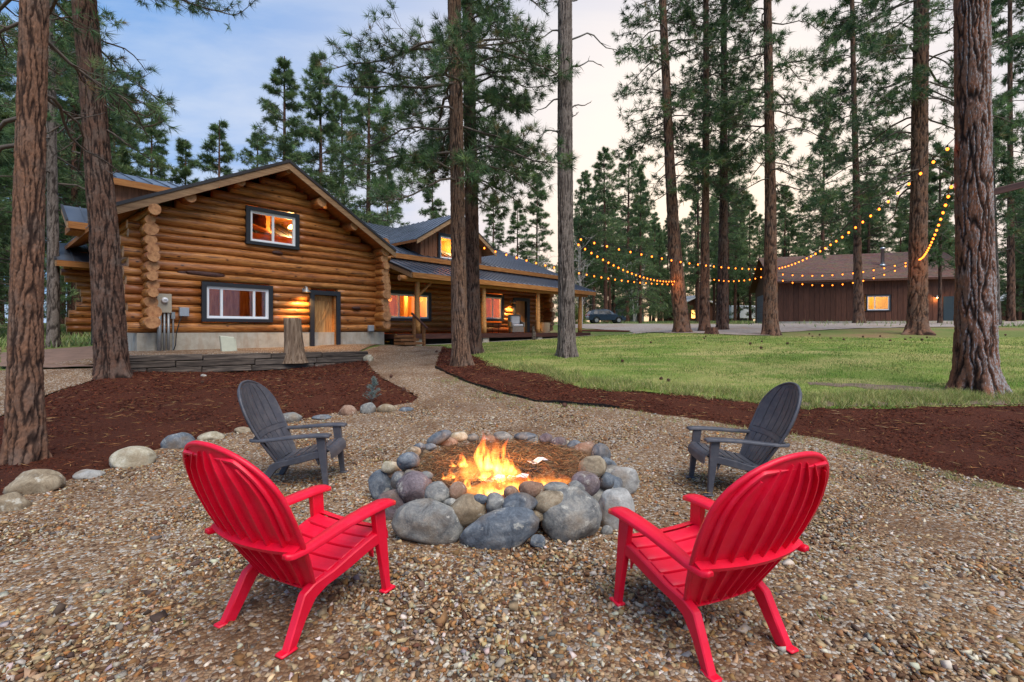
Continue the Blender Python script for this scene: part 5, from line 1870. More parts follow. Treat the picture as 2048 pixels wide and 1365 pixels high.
YARD = 'tall pine trunks in the yard'
near_tree('pine_tree', 'reddish pine trunk at the left edge rising from the mulch bed', [(50, 925, 84), (52, 780, 78), (53, 640, 71), (61, 280, 64), (69, 0, 61)], 5.66, M['bark_red'], 110, 0.017, 5.6, 19, 21,
          dict(needle=(26, 0.2, 0.0045), limbs=[dict(z=(3.6, 6.4), n=9, len=lambda f: 1.7, kw=dict(azbias=[2.4, 3.1, 1.6], rad=0.03, dead=0.3, droop=0.35)), dict(z=(6.5, 17), n=12, len=lambda f: 3.0 - 1.8 * f, kw=dict(twigs=6, sub=1))]), plate=(0.06, 0.24, 0.016), flare=1.3)
near_tree('pine_tree', 'dark leaning pine trunk standing before the left corner of the log house', [(226, 752, 70), (218, 640, 66), (207, 450, 60), (193, 280, 54), (180, 130, 53), (168, 0, 52)], 11.3, M['bark_dark'], 104, 0.029, 9.6, 23, 22,
          dict(needle=(30, 0.22, 0.0065), limbs=[dict(z=(5.6, 8.4), n=15, len=lambda f: 1.2 + 0.4 * f, kw=dict(rad=0.035, droop=0.45, dead=0.35, azbias=[0.5, 1.0, 2.6, 3.2, 1.6], twigs=7)), dict(z=(9.0, 10.4), n=8, len=lambda f: 2.9, kw=dict(droop=0.25, azbias=[0.2, 0.0, 0.5], twigs=13)), dict(z=(10.5, 21), n=14, len=lambda f: 3.0 - 2.0 * f, kw=dict(twigs=7, sub=1))]), plate=(0.08, 0.32, 0.024), flare=1.35)
near_tree('pine_tree', 'slim grey pine trunk studded with branch stubs behind the left pines', [(107, 694, 29), (107, 560, 26), (104, 350, 23), (102, 150, 21), (100, 0, 20)], 18, M['bark_grey'], 40, 0.06, 14, 24, 23,
          dict(needle=(16, 0.3, 0.014), limbs=[dict(z=(5, 23), n=54, len=lambda f: 2.6 - 1.6 * f, kw=dict(twigs=8, sub=2))]), plate=(0.1, 0.3, 0.012), flare=1.25)
near_tree('pine_tree', 'front brown trunk of the close pair of pines before the porch', [(924, 737, 38), (919, 640, 33), (916, 480, 30), (913, 240, 28), (908, 0, 27)], 12.8, M['bark_brown'], 84, 0.03, 10.4, 24, 24,
          dict(needle=(32, 0.24, 0.007), limbs=[dict(z=(4.8, 8.8), n=30, len=lambda f: 2.3 + 0.9 * f, kw=dict(droop=0.30, pitch=(0.25, -0.15), twigs=13, sub=3, azbias=[3.1, 2.6, 3.6, -0.3, 0.4, 1.5, -1.3, 3.0])), dict(z=(9.0, 22), n=22, len=lambda f: 3.0 - 1.9 * f, kw=dict(twigs=10, sub=2))]), plate=(0.06, 0.3, 0.02), flare=1.4)
near_tree('pine_tree', 'rear darker trunk of the close pair of pines before the porch', [(947, 706, 32), (946, 600, 28), (944, 480, 27), (940, 240, 24), (936, 0, 23)], 15.5, M['bark_dark'], 72, 0.036, 12.4, 25, 25,
          dict(needle=(32, 0.25, 0.0075), limbs=[dict(z=(5.6, 10.8), n=30, len=lambda f: 2.1 + 0.4 * f, kw=dict(droop=0.4, pitch=(0.2, -0.1), twigs=11, sub=3, azbias=[-0.2, 0.3, -0.9, 0.9, 3.1])), dict(z=(11, 24), n=20, len=lambda f: 2.8 - 1.7 * f, kw=dict(twigs=9, sub=2))]), plate=(0.06, 0.3, 0.02), flare=1.35)
near_tree('pine_tree', 'bare grey pine trunk with dead branches rising from the lawn', [(1134, 715, 36), (1133, 600, 33), (1131, 480, 31), (1130, 240, 30), (1130, 0, 28)], 14.3, M['bark_grey'], 80, 0.032, 11.5, 24, 26, dict(needle=(24, 0.22, 0.007), limbs=[dict(z=(13, 23), n=14, len=lambda f: 2.4 - 1.4 * f, kw=dict(twigs=7, sub=1))]),
          dead=[(10.6, 3.3, 0.9, 0.1, -0.3), (10.4, -0.2, 0.7, 0.35, 0.1), (9.7, 3.0, 1.0, 0.2, -0.7), (8.3, 3.2, 1.0, 0.25, -0.2), (8.5, 0.0, 1.1, 0.3, -0.1), (7.6, 3.1, 0.9, 0.1, -0.55), (7.35, 0.2, 0.8, 0.25, 0.0), (6.7, 3.3, 0.85, -0.05, -0.15), (6.5, 2.8, 0.4, 0.6, 0.1), (9.4, 0.1, 1.7, 0.25, -0.4), (6.95, -0.2, 0.4, 0.4, 0.2)], plate=(0.05, 0.34, 0.016), flare=1.4)
mid = dict(needle=(18, 0.30, 0.011))
def midcrown(z0, z1, n, L0, L1, bias=None, tw=9):
    return dict(needle=(17, 0.30, 0.0135), limbs=[dict(z=(z0, z0 + (z1 - z0) * 0.25), n=int(n * 0.35), len=lambda f: L0 * (0.7 + 0.3 * f), kw=dict(droop=0.5, pitch=(0.2, -0.05), dead=0.3, twigs=tw, sub=2)), dict(z=(z0 + (z1 - z0) * 0.2, z1), n=n, len=lambda f: L0 + (L1 - L0) * f, kw=dict(droop=0.35, pitch=(0.5, 0.0), twigs=tw, sub=2))])
near_tree('pine_tree', 'leaning red pine trunk where the string lights meet left of the drive', [(1366, 664, 33), (1358, 600, 30), (1346, 450, 24), (1336, 250, 19), (1325, 0, 15)], 24, M['bark_red'], 48, 0.06, 18, 25, 27, midcrown(6.8, 24, 62, 2.9, 0.9), plate=(0.09, 0.35, 0.02))
near_tree('pine_tree', 'straight pine trunk with a cut stump against its foot beside the drive', [(1409, 664, 24), (1409, 600, 21), (1411, 400, 16), (1412, 200, 14), (1412, 0, 12)], 25, M['bark_red'], 40, 0.07, 18, 25, 28, midcrown(7.0, 24, 56, 2.7, 0.9), plate=(0.09, 0.35, 0.02))
near_tree('pine_tree', 'slim pine trunk standing just right of the one with the stump', [(1444, 661, 25), (1445, 600, 22), (1447, 400, 17), (1448, 150, 13), (1448, 0, 12)], 26.5, M['bark_dark'], 40, 0.07, 19, 26, 29, midcrown(7.6, 25, 56, 2.7, 0.9), plate=(0.09, 0.35, 0.02))
near_tree('pine_tree', 'straight orange pine trunk at the lawn edge before the garage doors', [(1541, 671, 36), (1541, 600, 29), (1541, 400, 24), (1538, 200, 20), (1535, 0, 17)], 22, M['bark_red'], 56, 0.05, 17, 24, 30, midcrown(6.4, 23, 58, 3.0, 0.9), plate=(0.09, 0.34, 0.02))
near_tree('pine_tree', 'pine standing against the garage wall left of its lit window', [(1718, 648, 24), (1716, 560, 19), (1713, 400, 15), (1708, 200, 12), (1704, 0, 10)], 36, M['bark_red'], 32, 0.12, 27, 30, 31, dict(needle=(13, 0.42, 0.024), limbs=[dict(z=(7.5, 29), n=80, len=lambda f: 4.4 - 3.2 * f, kw=dict(droop=0.3, twigs=11, sub=3, pitch=(0.4, -0.05)))]), plate=(0.14, 0.4, 0.02))
near_tree('pine_tree', 'large red pine with flared roots right of the lit garage window', [(1834, 669, 46), (1835, 600, 41), (1838, 400, 36), (1840, 200, 34), (1843, 0, 32)], 21, M['bark_red'], 64, 0.045, 17, 27, 32, dict(needle=(20, 0.3, 0.0125), limbs=[dict(z=(6.0, 12), n=26, len=lambda f: 3.2, kw=dict(droop=0.4, pitch=(0.15, -0.1), dead=0.25, twigs=12, sub=2, azbias=[3.1, 2.7, 3.6, 0.2, 1.5])), dict(z=(10, 26), n=46, len=lambda f: 4.0 - 2.6 * f, kw=dict(twigs=11, sub=2, droop=0.3))]), plate=(0.13, 0.34, 0.024), flare=1.75)
near_tree('pine_tree', 'biggest pine trunk with grey lichen on its side at the far right', [(1956, 789, 106), (1951, 700, 94), (1949, 500, 82), (1946, 250, 79), (1943, 0, 77)], 9.4, M['bark_lichen'], 150, 0.026, 8.4, 26, 33, dict(needle=(20, 0.26, 0.008), limbs=[dict(z=(12, 25), n=16, len=lambda f: 3.8 - 2.4 * f, kw=dict(twigs=9, sub=1))]), plate=(0.085, 0.34, 0.028), flare=1.5, lob=0.2)
near_tree('pine_tree', 'thin young pine before the dark side door of the garage', [(1880, 652, 10), (1880, 560, 8), (1880, 400, 6)], 35, M['bark_dark'], 20, 0.15, 12, 13, 34, dict(needle=(14, 0.36, 0.022), limbs=[dict(z=(4, 12.8), n=44, len=lambda f: 2.0 - 1.5 * f, kw=dict(twigs=7, sub=2))]), plate=(0.12, 0.4, 0.01))
near_tree('pine_tree', 'red pine trunk between the biggest pine and the right edge', [(2022, 643, 20), (2022, 560, 18), (2021, 400, 15), (2020, 200, 12), (2020, 0, 10)], 40, M['bark_red'], 32, 0.12, 30, 32, 35, dict(needle=(14, 0.42, 0.026), limbs=[dict(z=(6, 31), n=80, len=lambda f: 4.0 - 2.9 * f, kw=dict(twigs=10, sub=2))]), plate=(0.14, 0.4, 0.02))
near_tree('pine_tree', 'leaning grey trunk just behind the biggest pine at the right', [(1999, 656, 12), (1996, 600, 10), (1988, 400, 8)], 29, M['bark_grey'], 24, 0.12, 10, 13, 36, dict(needle=(14, 0.36, 0.02), limbs=[dict(z=(5, 12.8), n=34, len=lambda f: 1.8 - 1.2 * f, kw=dict(twigs=7, sub=2))]), plate=(0.12, 0.4, 0.01))

# ---- background pines: a few kinds, copied one by one
def proto_pine(seed, h, z0, rmax, nl, shape, needle, rad):
    t = bpy.data.objects.new('forest_pine', None)
    rq = np.random.default_rng(seed)
    lean = rq.normal(0, 0.012, 2)
    n_ = 14
    zz_ = np.linspace(-0.4, h, n_)
    tb_ = Tubes()
    tb_.add(np.stack([lean[0] * zz_, lean[1] * zz_, zz_], 1), rad * (1 - 0.9 * np.clip(zz_ / h, 0, 1)) * np.where(zz_ < 0.5, 1.25, 1) + 0.01, 10)
    link(t)
    tb_.obj('trunk', M['bark_far'], t)
    tub, tf = limbs(lambda zz_: (lean[0] * zz_, lean[1] * zz_), z0, h * 0.985, nl, lambda f: rmax * shape(f) + 0.25, rq, pitch=(0.75, -0.12), droop=0.28, twigs=10, sub=3, rad=0.045)
    tag(tub.obj('branches', M['twig'], t), kind='stuff')
    needles('crown', tf[0], tf[1], needle[0], needle[1], needle[2], t, rq, [(104, 128, 82), (120, 142, 90), (90, 112, 76), (134, 148, 94)], [4, 3, 3, 1], spread=0.7)
    return t
cone = lambda f: (1 - f) ** 0.85
full = lambda f: (0.55 + 0.45 * math.sin(min(1, f * 2.2) * 1.57)) * (1 - f ** 2.2)
pr = [proto_pine(41, 18, 2.0, 3.1, 92, cone, (11, 0.32, 0.016), 0.2), proto_pine(42, 20, 5.0, 2.7, 84, full, (11, 0.34, 0.017), 0.24),
      proto_pine(43, 17, 1.5, 2.3, 84, cone, (11, 0.32, 0.016), 0.17), proto_pine(44, 22, 7.0, 3.0, 84, full, (11, 0.36, 0.018), 0.27), proto_pine(45, 12, 1.0, 1.7, 60, cone, (10, 0.3, 0.015), 0.12)]
PH = [18, 20, 17, 22, 12]
used = [False] * 5
def plant(kind, x, y, h, label, group, rz, wide=1.0):
    if used[kind]:
        t = copy_tree(pr[kind])
    else:
        t = pr[kind]
        used[kind] = True
    s = h / PH[kind]
    t.location = (x, y, float(g0(np.array([x]), np.array([y]))[0]) - 0.1)
    t.rotation_euler = (0, 0, rz)
    t.scale = (s * wide, s * wide, s)
    return tag(t, label, 'tree', group)
q = np.random.default_rng(77)
# pines whose tops stand clear above the roofs: photo x, top y, depth, kind
tops = [(300, 205, 38, 2, 'pointed pine directly above the metal side roof of the log house'), (368, 275, 42, 4, 'small pointed pine above the left slope of the log gable'), (437, 240, 42, 4, 'thin pointed pine left of the log gable peak'),
        (570, 115, 32, 0, 'broad pointed pine right behind the peak of the log gable'), (645, 104, 36, 2, 'tall narrow pine just right of the log gable peak'), (735, 122, 33, 0, 'broad pine above the right slope of the log gable'),
        (690, 190, 44, 1, 'shaggy pine between two taller ones over the right gable slope'), (865, 320, 52, 2, 'distant pine above the dormer roof'), (985, 385, 55, 0, 'low distant pine right of the paired trunks'),
        (1072, 345, 52, 2, 'distant pointed pine left of the bare grey trunk'), (1212, 295, 66, 1, 'pine over the parked car right of the bare grey trunk'), (1035, 400, 62, 4, 'smallest far pine between the paired trunks and the grey trunk'), (775, 330, 50, 4, 'small far pine over the valley of the metal roofs'),
        (510, 260, 46, 1, 'rounded pine half hidden behind the left of the broad pointed pine')]
for x, y, Y, kd, lb in tops:
    X, _, zt = PX(x, y, Y)
    plant(kd, X, Y, zt - float(g0(np.array([X]), np.array([Y]))[0]), lb, 'pines rising behind the log house', q.uniform(0, 6.28), 1.12)
def wood(n, xr, yr, label, group, kinds, avoid=None, hh=(0.85, 1.2)):
    k_ = 0
    tries = 0
    placed = []
    while k_ < n and tries < 4000:
        tries += 1
        y = q.uniform(*yr)
        x = (q.uniform(*xr) - 1024) / F * y
        if any(math.hypot(x - a, y - b) < 2.1 for a, b in placed):
            continue
        t_, s_ = np.dot(np.array([x, y]) - HO, HU), np.dot(np.array([x, y]) - HO, HB)
        if -2 < t_ < 26 and -3 < s_ < 18:
            continue
        gx_ = np.array([x, y]) - GO
        c_, sn_ = math.cos(GROT), math.sin(GROT)
        if -3 < gx_[0] * c_ + gx_[1] * sn_ < 17 and -4 < -gx_[0] * sn_ + gx_[1] * c_ < 14:
            continue
        if 8 < x < 22 and 52 < y < 66:
            continue
        if 1150 < 1024 + F * x / y < 1275 and y < 66:
            continue
        kd = int(q.choice(kinds))
        plant(kd, x, y, PH[kd] * q.uniform(*hh), label, group, q.uniform(0, 6.28), q.uniform(0.9, 1.2))
        placed.append((x, y))
        k_ += 1
wood(26, (-260, 250), (20, 60), 'pine in the dense wood left of the log house', 'wood left of the log house', [0, 1, 2, 3])
wood(14, (260, 900), (48, 85), 'far pine in the wood behind the log house roof', 'wood behind the log house', [0, 2, 4], hh=(0.6, 0.85))
wood(34, (1150, 1520), (50, 110), 'pine in the wood between the parked car and the garage', 'wood beyond the drive', [1, 3, 1, 3, 0, 2])
wood(16, (1520, 1960), (58, 95), 'pine in the wood behind the garage', 'wood behind the garage', [0, 1, 3, 3])
wood(18, (1990, 2400), (30, 80), 'pine in the wood beyond the biggest pine at the right', 'wood at the right', [0, 1, 3, 1])
wood(44, (1080, 2100), (80, 140), 'very distant pine in the backdrop of the woods', 'distant woods', [0, 2, 0, 4, 1])
# bare pale deciduous trees behind the porch end
def bare_tree(label, x, Y, h, seed):
    X = (x - 1024) / F * Y
    t = thing('bare_tree', label, 'tree', (X, Y, float(g0(np.array([X]), np.array([Y]))[0])), 0, 'bare trees behind the porch')
    rq = np.random.default_rng(seed)
    tr, tb_ = Tubes(), Tubes()
    for s_ in range(3):
        a = rq.uniform(0, 6.28)
        zt = np.linspace(0, h * rq.uniform(0.7, 1.0), 8)
        lean = rq.uniform(0.05, 0.22)
        st_ = np.stack([np.cos(a) * lean * zt + 0.1 * np.sin(zt), np.sin(a) * lean * zt, zt - 0.1], 1)
        tr.add(st_, 0.07 * (1 - 0.85 * zt / zt[-1]) + 0.008, 6)
        for k_ in range(16):
            j = rq.integers(2, 8)
            d = rq.normal(0, 1, 3)
            d[2] = abs(d[2]) * 0.8 + 0.5
            d /= np.linalg.norm(d)
            L = rq.uniform(0.8, 2.0)
            e = st_[j] + d * L
            m_ = (st_[j] + e) / 2 + rq.normal(0, 0.12, 3)
            tb_.add([st_[j], m_, e], [0.022, 0.015, 0.006], 4)
            for _ in range(5):
                d2 = d + rq.normal(0, 0.7, 3)
                d2 /= np.linalg.norm(d2)
                u_ = rq.uniform(0.3, 1)
                b0 = st_[j] + (e - st_[j]) * u_
                tb_.add([b0, b0 + d2 * L * 0.4], [0.009, 0.005], 3)
    tr.obj('trunk', M['palebark'], t)
    tag(tb_.obj('branches', M['palebark'], t), kind='stuff')
for x, Y, h, lb in ((1075, 42, 6.5, 'bare pale tree above the porch roof end'), (1163, 40, 6.8, 'bare pale tree just right of the grey trunk'), (1268, 68, 10.5, 'bare pale tree right behind the parked car')):
    bare_tree(lb, x, Y, h, int(x))
def shrub(name, label, x, Y, r3, seed, pal, group, nl=340):
    X = (x - 1024) / F * Y
    t = thing(name, label, 'shrub', (X, Y, float(g0(np.array([X]), np.array([Y]))[0])), 0, group)
    rq = np.random.default_rng(seed)
    d = rq.normal(0, 1, (nl, 3))
    d /= np.linalg.norm(d, axis=1)[:, None]
    d[:, 2] = np.abs(d[:, 2])
    P = d * rq.uniform(0.45, 1, (nl, 1)) * np.array(r3)
    tb_ = Tubes()
    for i in range(0, nl, 7):
        tb_.add([(0, 0, 0), P[i] * 0.5 + rq.normal(0, 0.03, 3), P[i]], [0.02, 0.012, 0.005], 3)
    tb_.obj('stems', M['twig'], t)
    needles('foliage', P, d, 8, 0.22, 0.03, t, rq, pal, [1] * len(pal))
shrub('shrub', 'yellow green shrub behind the end of the porch', 1146, 46, (1.3, 1.2, 2.6), 61, [(120, 136, 70), (146, 152, 84), (96, 116, 60)], None, 700)

# ------------------------------------------------------------------ Adirondack chairs (local y = forward, origin on the ground between the rear feet)
def strip_solid(mb, rows, th_dir, th):
    """closed slab from a grid of points (rows x cols), thickened along given vectors"""
    A_ = [[Vector(p) for p in r_] for r_ in rows]
    n_, m_ = len(A_), len(A_[0])
    top = [p for r_ in A_ for p in r_]
    bot = [p - Vector(th_dir) * th if not callable(th_dir) else p - th_dir(p) * th for p in top]
    fs = []
    o_ = n_ * m_
    for i in range(n_ - 1):
        for j in range(m_ - 1):
            a, b, c, d = i * m_ + j, i * m_ + j + 1, (i + 1) * m_ + j + 1, (i + 1) * m_ + j
            fs.append((a, b, c, d))
            fs.append((a + o_, d + o_, c + o_, b + o_))
    for i in range(n_ - 1):
        fs.append((i * m_, (i + 1) * m_, (i + 1) * m_ + o_, i * m_ + o_))
        fs.append((i * m_ + m_ - 1, i * m_ + m_ - 1 + o_, (i + 1) * m_ + m_ - 1 + o_, (i + 1) * m_ + m_ - 1))
    for j in range(m_ - 1):
        fs.append((j, j + o_, j + 1 + o_, j + 1))
        b = (n_ - 1) * m_
        fs.append((b + j, b + j + 1, b + j + 1 + o_, b + j + o_))
    mb.add(top + bot, fs)

def back_pt(a, h, off=0.0):
    """a in -1..1 across, h in 0..1 up the backrest; off pushes towards the front"""
    z = 0.235 + 0.785 * h
    y = 0.17 - 0.40 * h ** 1.0 - 0.05 * math.sin(h * 3.14) * 1.0
    # width: narrow at the seat, widest at two thirds, rounded top
    if h < 0.60:
        w_ = 0.225 + 0.125 * math.sin(h / 0.60 * 1.57)
    else:
        k_ = (h - 0.60) / 0.40
        w_ = 0.35 * math.sqrt(max(0.0, 1 - k_ ** 2.3))
    curve = 0.055 * (a * w_ / 0.31) ** 2
    nx_, ny_, nz_ = 0.0, 0.90, 0.43
    return Vector((a * w_, y + curve + off * ny_, z + off * nz_))

def make_chair(name, label, mat, group):
    c = thing(name, label, 'chair', (0, 0, 0), 0, group)
    # backrest shell
    mb = MB()
    hs = [0.0, 0.06, 0.14, 0.22, 0.3, 0.38, 0.46, 0.54, 0.62, 0.70, 0.76, 0.82, 0.87, 0.91, 0.945, 0.97, 0.985, 0.994, 0.999]
    aa = np.linspace(-1, 1, 19)
    rows = [[back_pt(a, h) for a in aa] for h in hs]
    strip_solid(mb, rows, (0, 0.9, 0.43), 0.012)
    shade_auto(mb.obj('backrest', mat, c), 50)
    # raised slats on the front of the shell, in an upper and a lower run
    for h0, h1 in ((0.03, 0.33), (0.40, 0.93)):
        for i in range(6):
            a0, a1 = -0.93 + i * 0.31, -0.93 + i * 0.31 + 0.268
            mb = MB()
            hh_ = np.linspace(h0, h1, 12)
            strip_solid(mb, [[back_pt(a0 + (a1 - a0) * u_, h, 0.012) for u_ in (0, 0.5, 1)] for h in hh_], (0, 0.9, 0.43), 0.014)
            shade_auto(mb.obj('back_slat', mat, c), 40)
    mb = MB()
    strip_solid(mb, [[back_pt(a, h, 0.013) for a in np.linspace(-0.97, 0.97, 13)] for h in (0.335, 0.365, 0.395)], (0, 0.9, 0.43), 0.014)
    shade_auto(mb.obj('back_band', mat, c), 40)
    # rim and the ribs on the rear face
    mb = MB()
    rim = [back_pt(-1, h, -0.006) for h in hs] + [back_pt(1, h, -0.006) for h in hs[::-1]]
    mb.tube(rim, 0.013, 8, flat=1.0)
    shade_auto(mb.obj('rim', mat, c), 60)
    mb = MB()
    inner = [back_pt(-1 + 0.12, h * 0.93, -0.02) for h in hs[6:]] + [back_pt(1 - 0.12, h * 0.93, -0.02) for h in hs[6:][::-1]]
    mb.tube(inner, 0.012, 6)
    shade_auto(mb.obj('rim_band', mat, c), 60)
    for i in range(7):
        a = -0.78 + i * 0.26
        mb = MB()
        top = 0.96 - 0.13 * abs(a) ** 2.5
        hh_ = np.linspace(0.02, top, 12)
        strip_solid(mb, [[back_pt(a - 0.012 * (1), h, -0.034 + 0.014 * (h > 0.9)), back_pt(a + 0.012, h, -0.034 + 0.014 * (h > 0.9))] for h in hh_], (0, -0.9, -0.43), 0.024)
        shade_auto(mb.obj('rib', mat, c), 40)
    mb = MB()
    for h, d in ((0.36, 0.05),):
        strip_solid(mb, [[back_pt(a, h - 0.012, -0.055) for a in np.linspace(-1.0, 1.0, 11)], [back_pt(a, h + 0.012, -0.055) for a in np.linspace(-1.0, 1.0, 11)]], (0, -0.9, -0.43), 0.05)
    shade_auto(mb.obj('cross_rib', mat, c), 40)
    # lower tail of the shell behind the seat
    # side rails running from the front leg to the rear foot
    for sx in (-1, 1):
        mb = MB()
        prof = []
        up_ = [(0.70, 0.372), (0.60, 0.362), (0.45, 0.325), (0.30, 0.282), (0.17, 0.262), (0.105, 0.232), (0.05, 0.12), (-0.01, 0.0)]
        lo_ = [(0.05, 0.0), (0.118, 0.11), (0.178, 0.186), (0.25, 0.218), (0.40, 0.245), (0.56, 0.285), (0.64, 0.30), (0.70, 0.315)]
        n_ = len(up_)
        def xo(y): return 0.222 + 0.035 * max(0, min(1, y / 0.7)) + (0.02 * max(0, (0.1 - y) / 0.1))
        rows_o = [[(sx * (xo(y) + 0.027), y, z), (sx * (xo(y2) + 0.027), y2, z2)] for (y, z), (y2, z2) in zip(up_, lo_[::-1])]
        rows_i = [[(sx * (xo(y) - 0.022), y, z), (sx * (xo(y2) - 0.022), y2, z2)] for (y, z), (y2, z2) in zip(up_, lo_[::-1])]
        vs = [p for r_ in rows_o for p in r_] + [p for r_ in rows_i for p in r_]
        o2 = 2 * n_
        fs = []
        for i in range(n_ - 1):
            a, b, c2, d = 2 * i, 2 * i + 1, 2 * i + 3, 2 * i + 2
            fs += [(a, b, c2, d), (a + o2, d + o2, c2 + o2, b + o2), (a, d, d + o2, a + o2), (b, b + o2, c2 + o2, c2)]
        fs += [(0, o2, 1 + o2, 1), (o2 - 2, o2 - 1, 2 * o2 - 1, 2 * o2 - 2)]
        mb.add(vs, fs)
        shade_auto(mb.obj('rear_leg', mat, c, bevel=0.006), 40)
        mb = MB()
        mb.box((sx * 0.244 - 0.028, -0.035, 0.0), (sx * 0.244 + 0.028, 0.055, 0.016))
        shade_auto(mb.obj('foot', mat, c, bevel=0.006), 40)
        # front leg, tapering down and splaying forward and out
        mb = MB()
        lv = [(0.512, 0.293, 0.60, 0.69), (0.36, 0.298, 0.62, 0.705), (0.18, 0.306, 0.656, 0.718), (0.0, 0.314, 0.684, 0.732)]
        vs, fs = [], []
        for (z, x, y0, y1) in lv:
            wv = 0.019 + 0.007 * z / 0.5
            vs += [(sx * (x - wv), y0, z), (sx * (x + wv), y0, z), (sx * (x + wv), y1, z), (sx * (x - wv), y1, z)]
        for i in range(3):
            for j in range(4):
                fs.append((i * 4 + j, i * 4 + (j + 1) % 4, (i + 1) * 4 + (j + 1) % 4, (i + 1) * 4 + j))
        fs += [(0, 3, 2, 1), (12, 13, 14, 15)]
        mb.add(vs, fs)
        # web between the leg and the rail
        mb.prism([(0.50, 0.33), (0.62, 0.355), (0.62, 0.22), (0.585, 0.285)], 0, sx * 0.262 - 0.012, sx * 0.262 + 0.03 * sx + 0.0)
        shade_auto(mb.obj('front_leg', mat, c, bevel=0.005), 40)
        mb = MB()
        mb.box((sx * 0.314 - 0.03, 0.668, 0.0), (sx * 0.314 + 0.03, 0.765, 0.016))
        shade_auto(mb.obj('foot', mat, c, bevel=0.005), 40)
        # arm: broad at the front, sweeping in to meet the back
        mb = MB()
        st = [(0.75, 0.252, 0.362, 0.526), (0.69, 0.248, 0.368, 0.534), (0.55, 0.252, 0.368, 0.532), (0.38, 0.262, 0.366, 0.522), (0.22, 0.274, 0.360, 0.508), (0.08, 0.284, 0.350, 0.498), (-0.02, 0.286, 0.336, 0.498), (-0.05, 0.286, 0.322, 0.503)]
        rows = [[(sx * a, y, z), (sx * (a + b) / 2, y, z + 0.006), (sx * b, y, z)] for y, a, b, z in st]
        strip_solid(mb, rows, (0, 0, 1), 0.028)
        shade_auto(mb.obj('arm', mat, c, bevel=0.006), 45)
    # seat of cross slats, rolling over at the front
    prof = [(0.745, 0.325), (0.735, 0.365), (0.70, 0.385), (0.62, 0.378), (0.50, 0.345), (0.38, 0.312), (0.27, 0.286), (0.16, 0.268)]
    ys = [p[0] for p in prof][::-1]
    zs = [p[1] for p in prof][::-1]
    def sz(y): return float(np.interp(y, ys, zs))
    cuts = [0.165, 0.262, 0.362, 0.462, 0.562, 0.66]
    for i in range(5):
        y0, y1 = cuts[i] + 0.008, cuts[i + 1] - 0.008
        mb = MB()
        rows = [[(x_ * (0.232 + 0.03 * (y - 0.16)), y, sz(y) - 0.012 * (1 - x_ ** 2)) for x_ in np.linspace(-1, 1, 7)] for y in (y0, (y0 + y1) / 2, y1)]
        strip_solid(mb, rows, (0, 0, 1), 0.02)
        shade_auto(mb.obj('seat_slat', mat, c, bevel=0.003), 40)
    mb = MB()
    rows = [[(x_ * 0.25, y, z - 0.012 * (1 - x_ ** 2)) for x_ in np.linspace(-1, 1, 7)] for y, z in ((0.666, 0.383), (0.70, 0.386), (0.728, 0.372), (0.742, 0.345), (0.745, 0.30))]
    strip_solid(mb, rows, (0, -0.55, 0.75), 0.018)
    shade_auto(mb.obj('seat_front', mat, c), 45)
    mb = MB()
    rows = [[(x_ * 0.235, y, sz(y) - 0.012 * (1 - x_ ** 2) - 0.034) for x_ in np.linspace(-1, 1, 5)] for y in (0.16, 0.3, 0.45, 0.6, 0.7)]
    strip_solid(mb, rows, (0, 0, 1), 0.008)
    shade_auto(mb.obj('seat_web', mat, c), 45)
    # the seat is a little shorter and the arms closer in than first laid out
    for ch in c.children:
        co = np.empty(len(ch.data.vertices) * 3, dtype=np.float32)
        ch.data.vertices.foreach_get('co', co)
        co = co.reshape(-1, 3)
        front = ch.name.startswith(('front_leg', 'arm')) or (ch.name.startswith('foot') and co[:, 1].min() > 0.4)
        if front:
            k_ = np.clip((co[:, 1] - 0.0) / 0.3, 0, 1)
            co[:, 0] *= 1 - 0.12 * k_
        co[:, 1] = np.where(co[:, 1] > 0.1, 0.1 + (co[:, 1] - 0.1) * 0.91, co[:, 1])
        ch.data.vertices.foreach_set('co', co.ravel())
        ch.data.update()
    return c
def set_chair(c, rear, fwd):
    a = math.atan2(fwd[1], fwd[0]) - math.pi / 2
    c.location = (rear[0], rear[1], gs(*rear) + 0.014)
    c.rotation_euler = (0, 0, a)
CG = 'resin chairs round the fire pit'
c1 = make_chair('adirondack_chair', 'red resin Adirondack chair seen from behind, left of the fire', M['red'], CG)
set_chair(c1, (-1.29, 2.40), (0.47, 0.88))
c2 = copy_tree(c1)
tag(c2, 'red resin Adirondack chair seen from behind, right of the fire')
set_chair(c2, (1.11, 2.23), (-0.40, 0.917))
c3 = make_chair('adirondack_chair', 'charcoal resin Adirondack chair beside the border rocks facing the fire', M['charcoal'], CG)
set_chair(c3, (-2.46, 4.90), (0.995, 0.06))
c4 = copy_tree(c3)
tag(c4, 'charcoal resin Adirondack chair near the right mulch bed facing the fire')
set_chair(c4, (2.50, 4.72), (-0.998, 0.06))

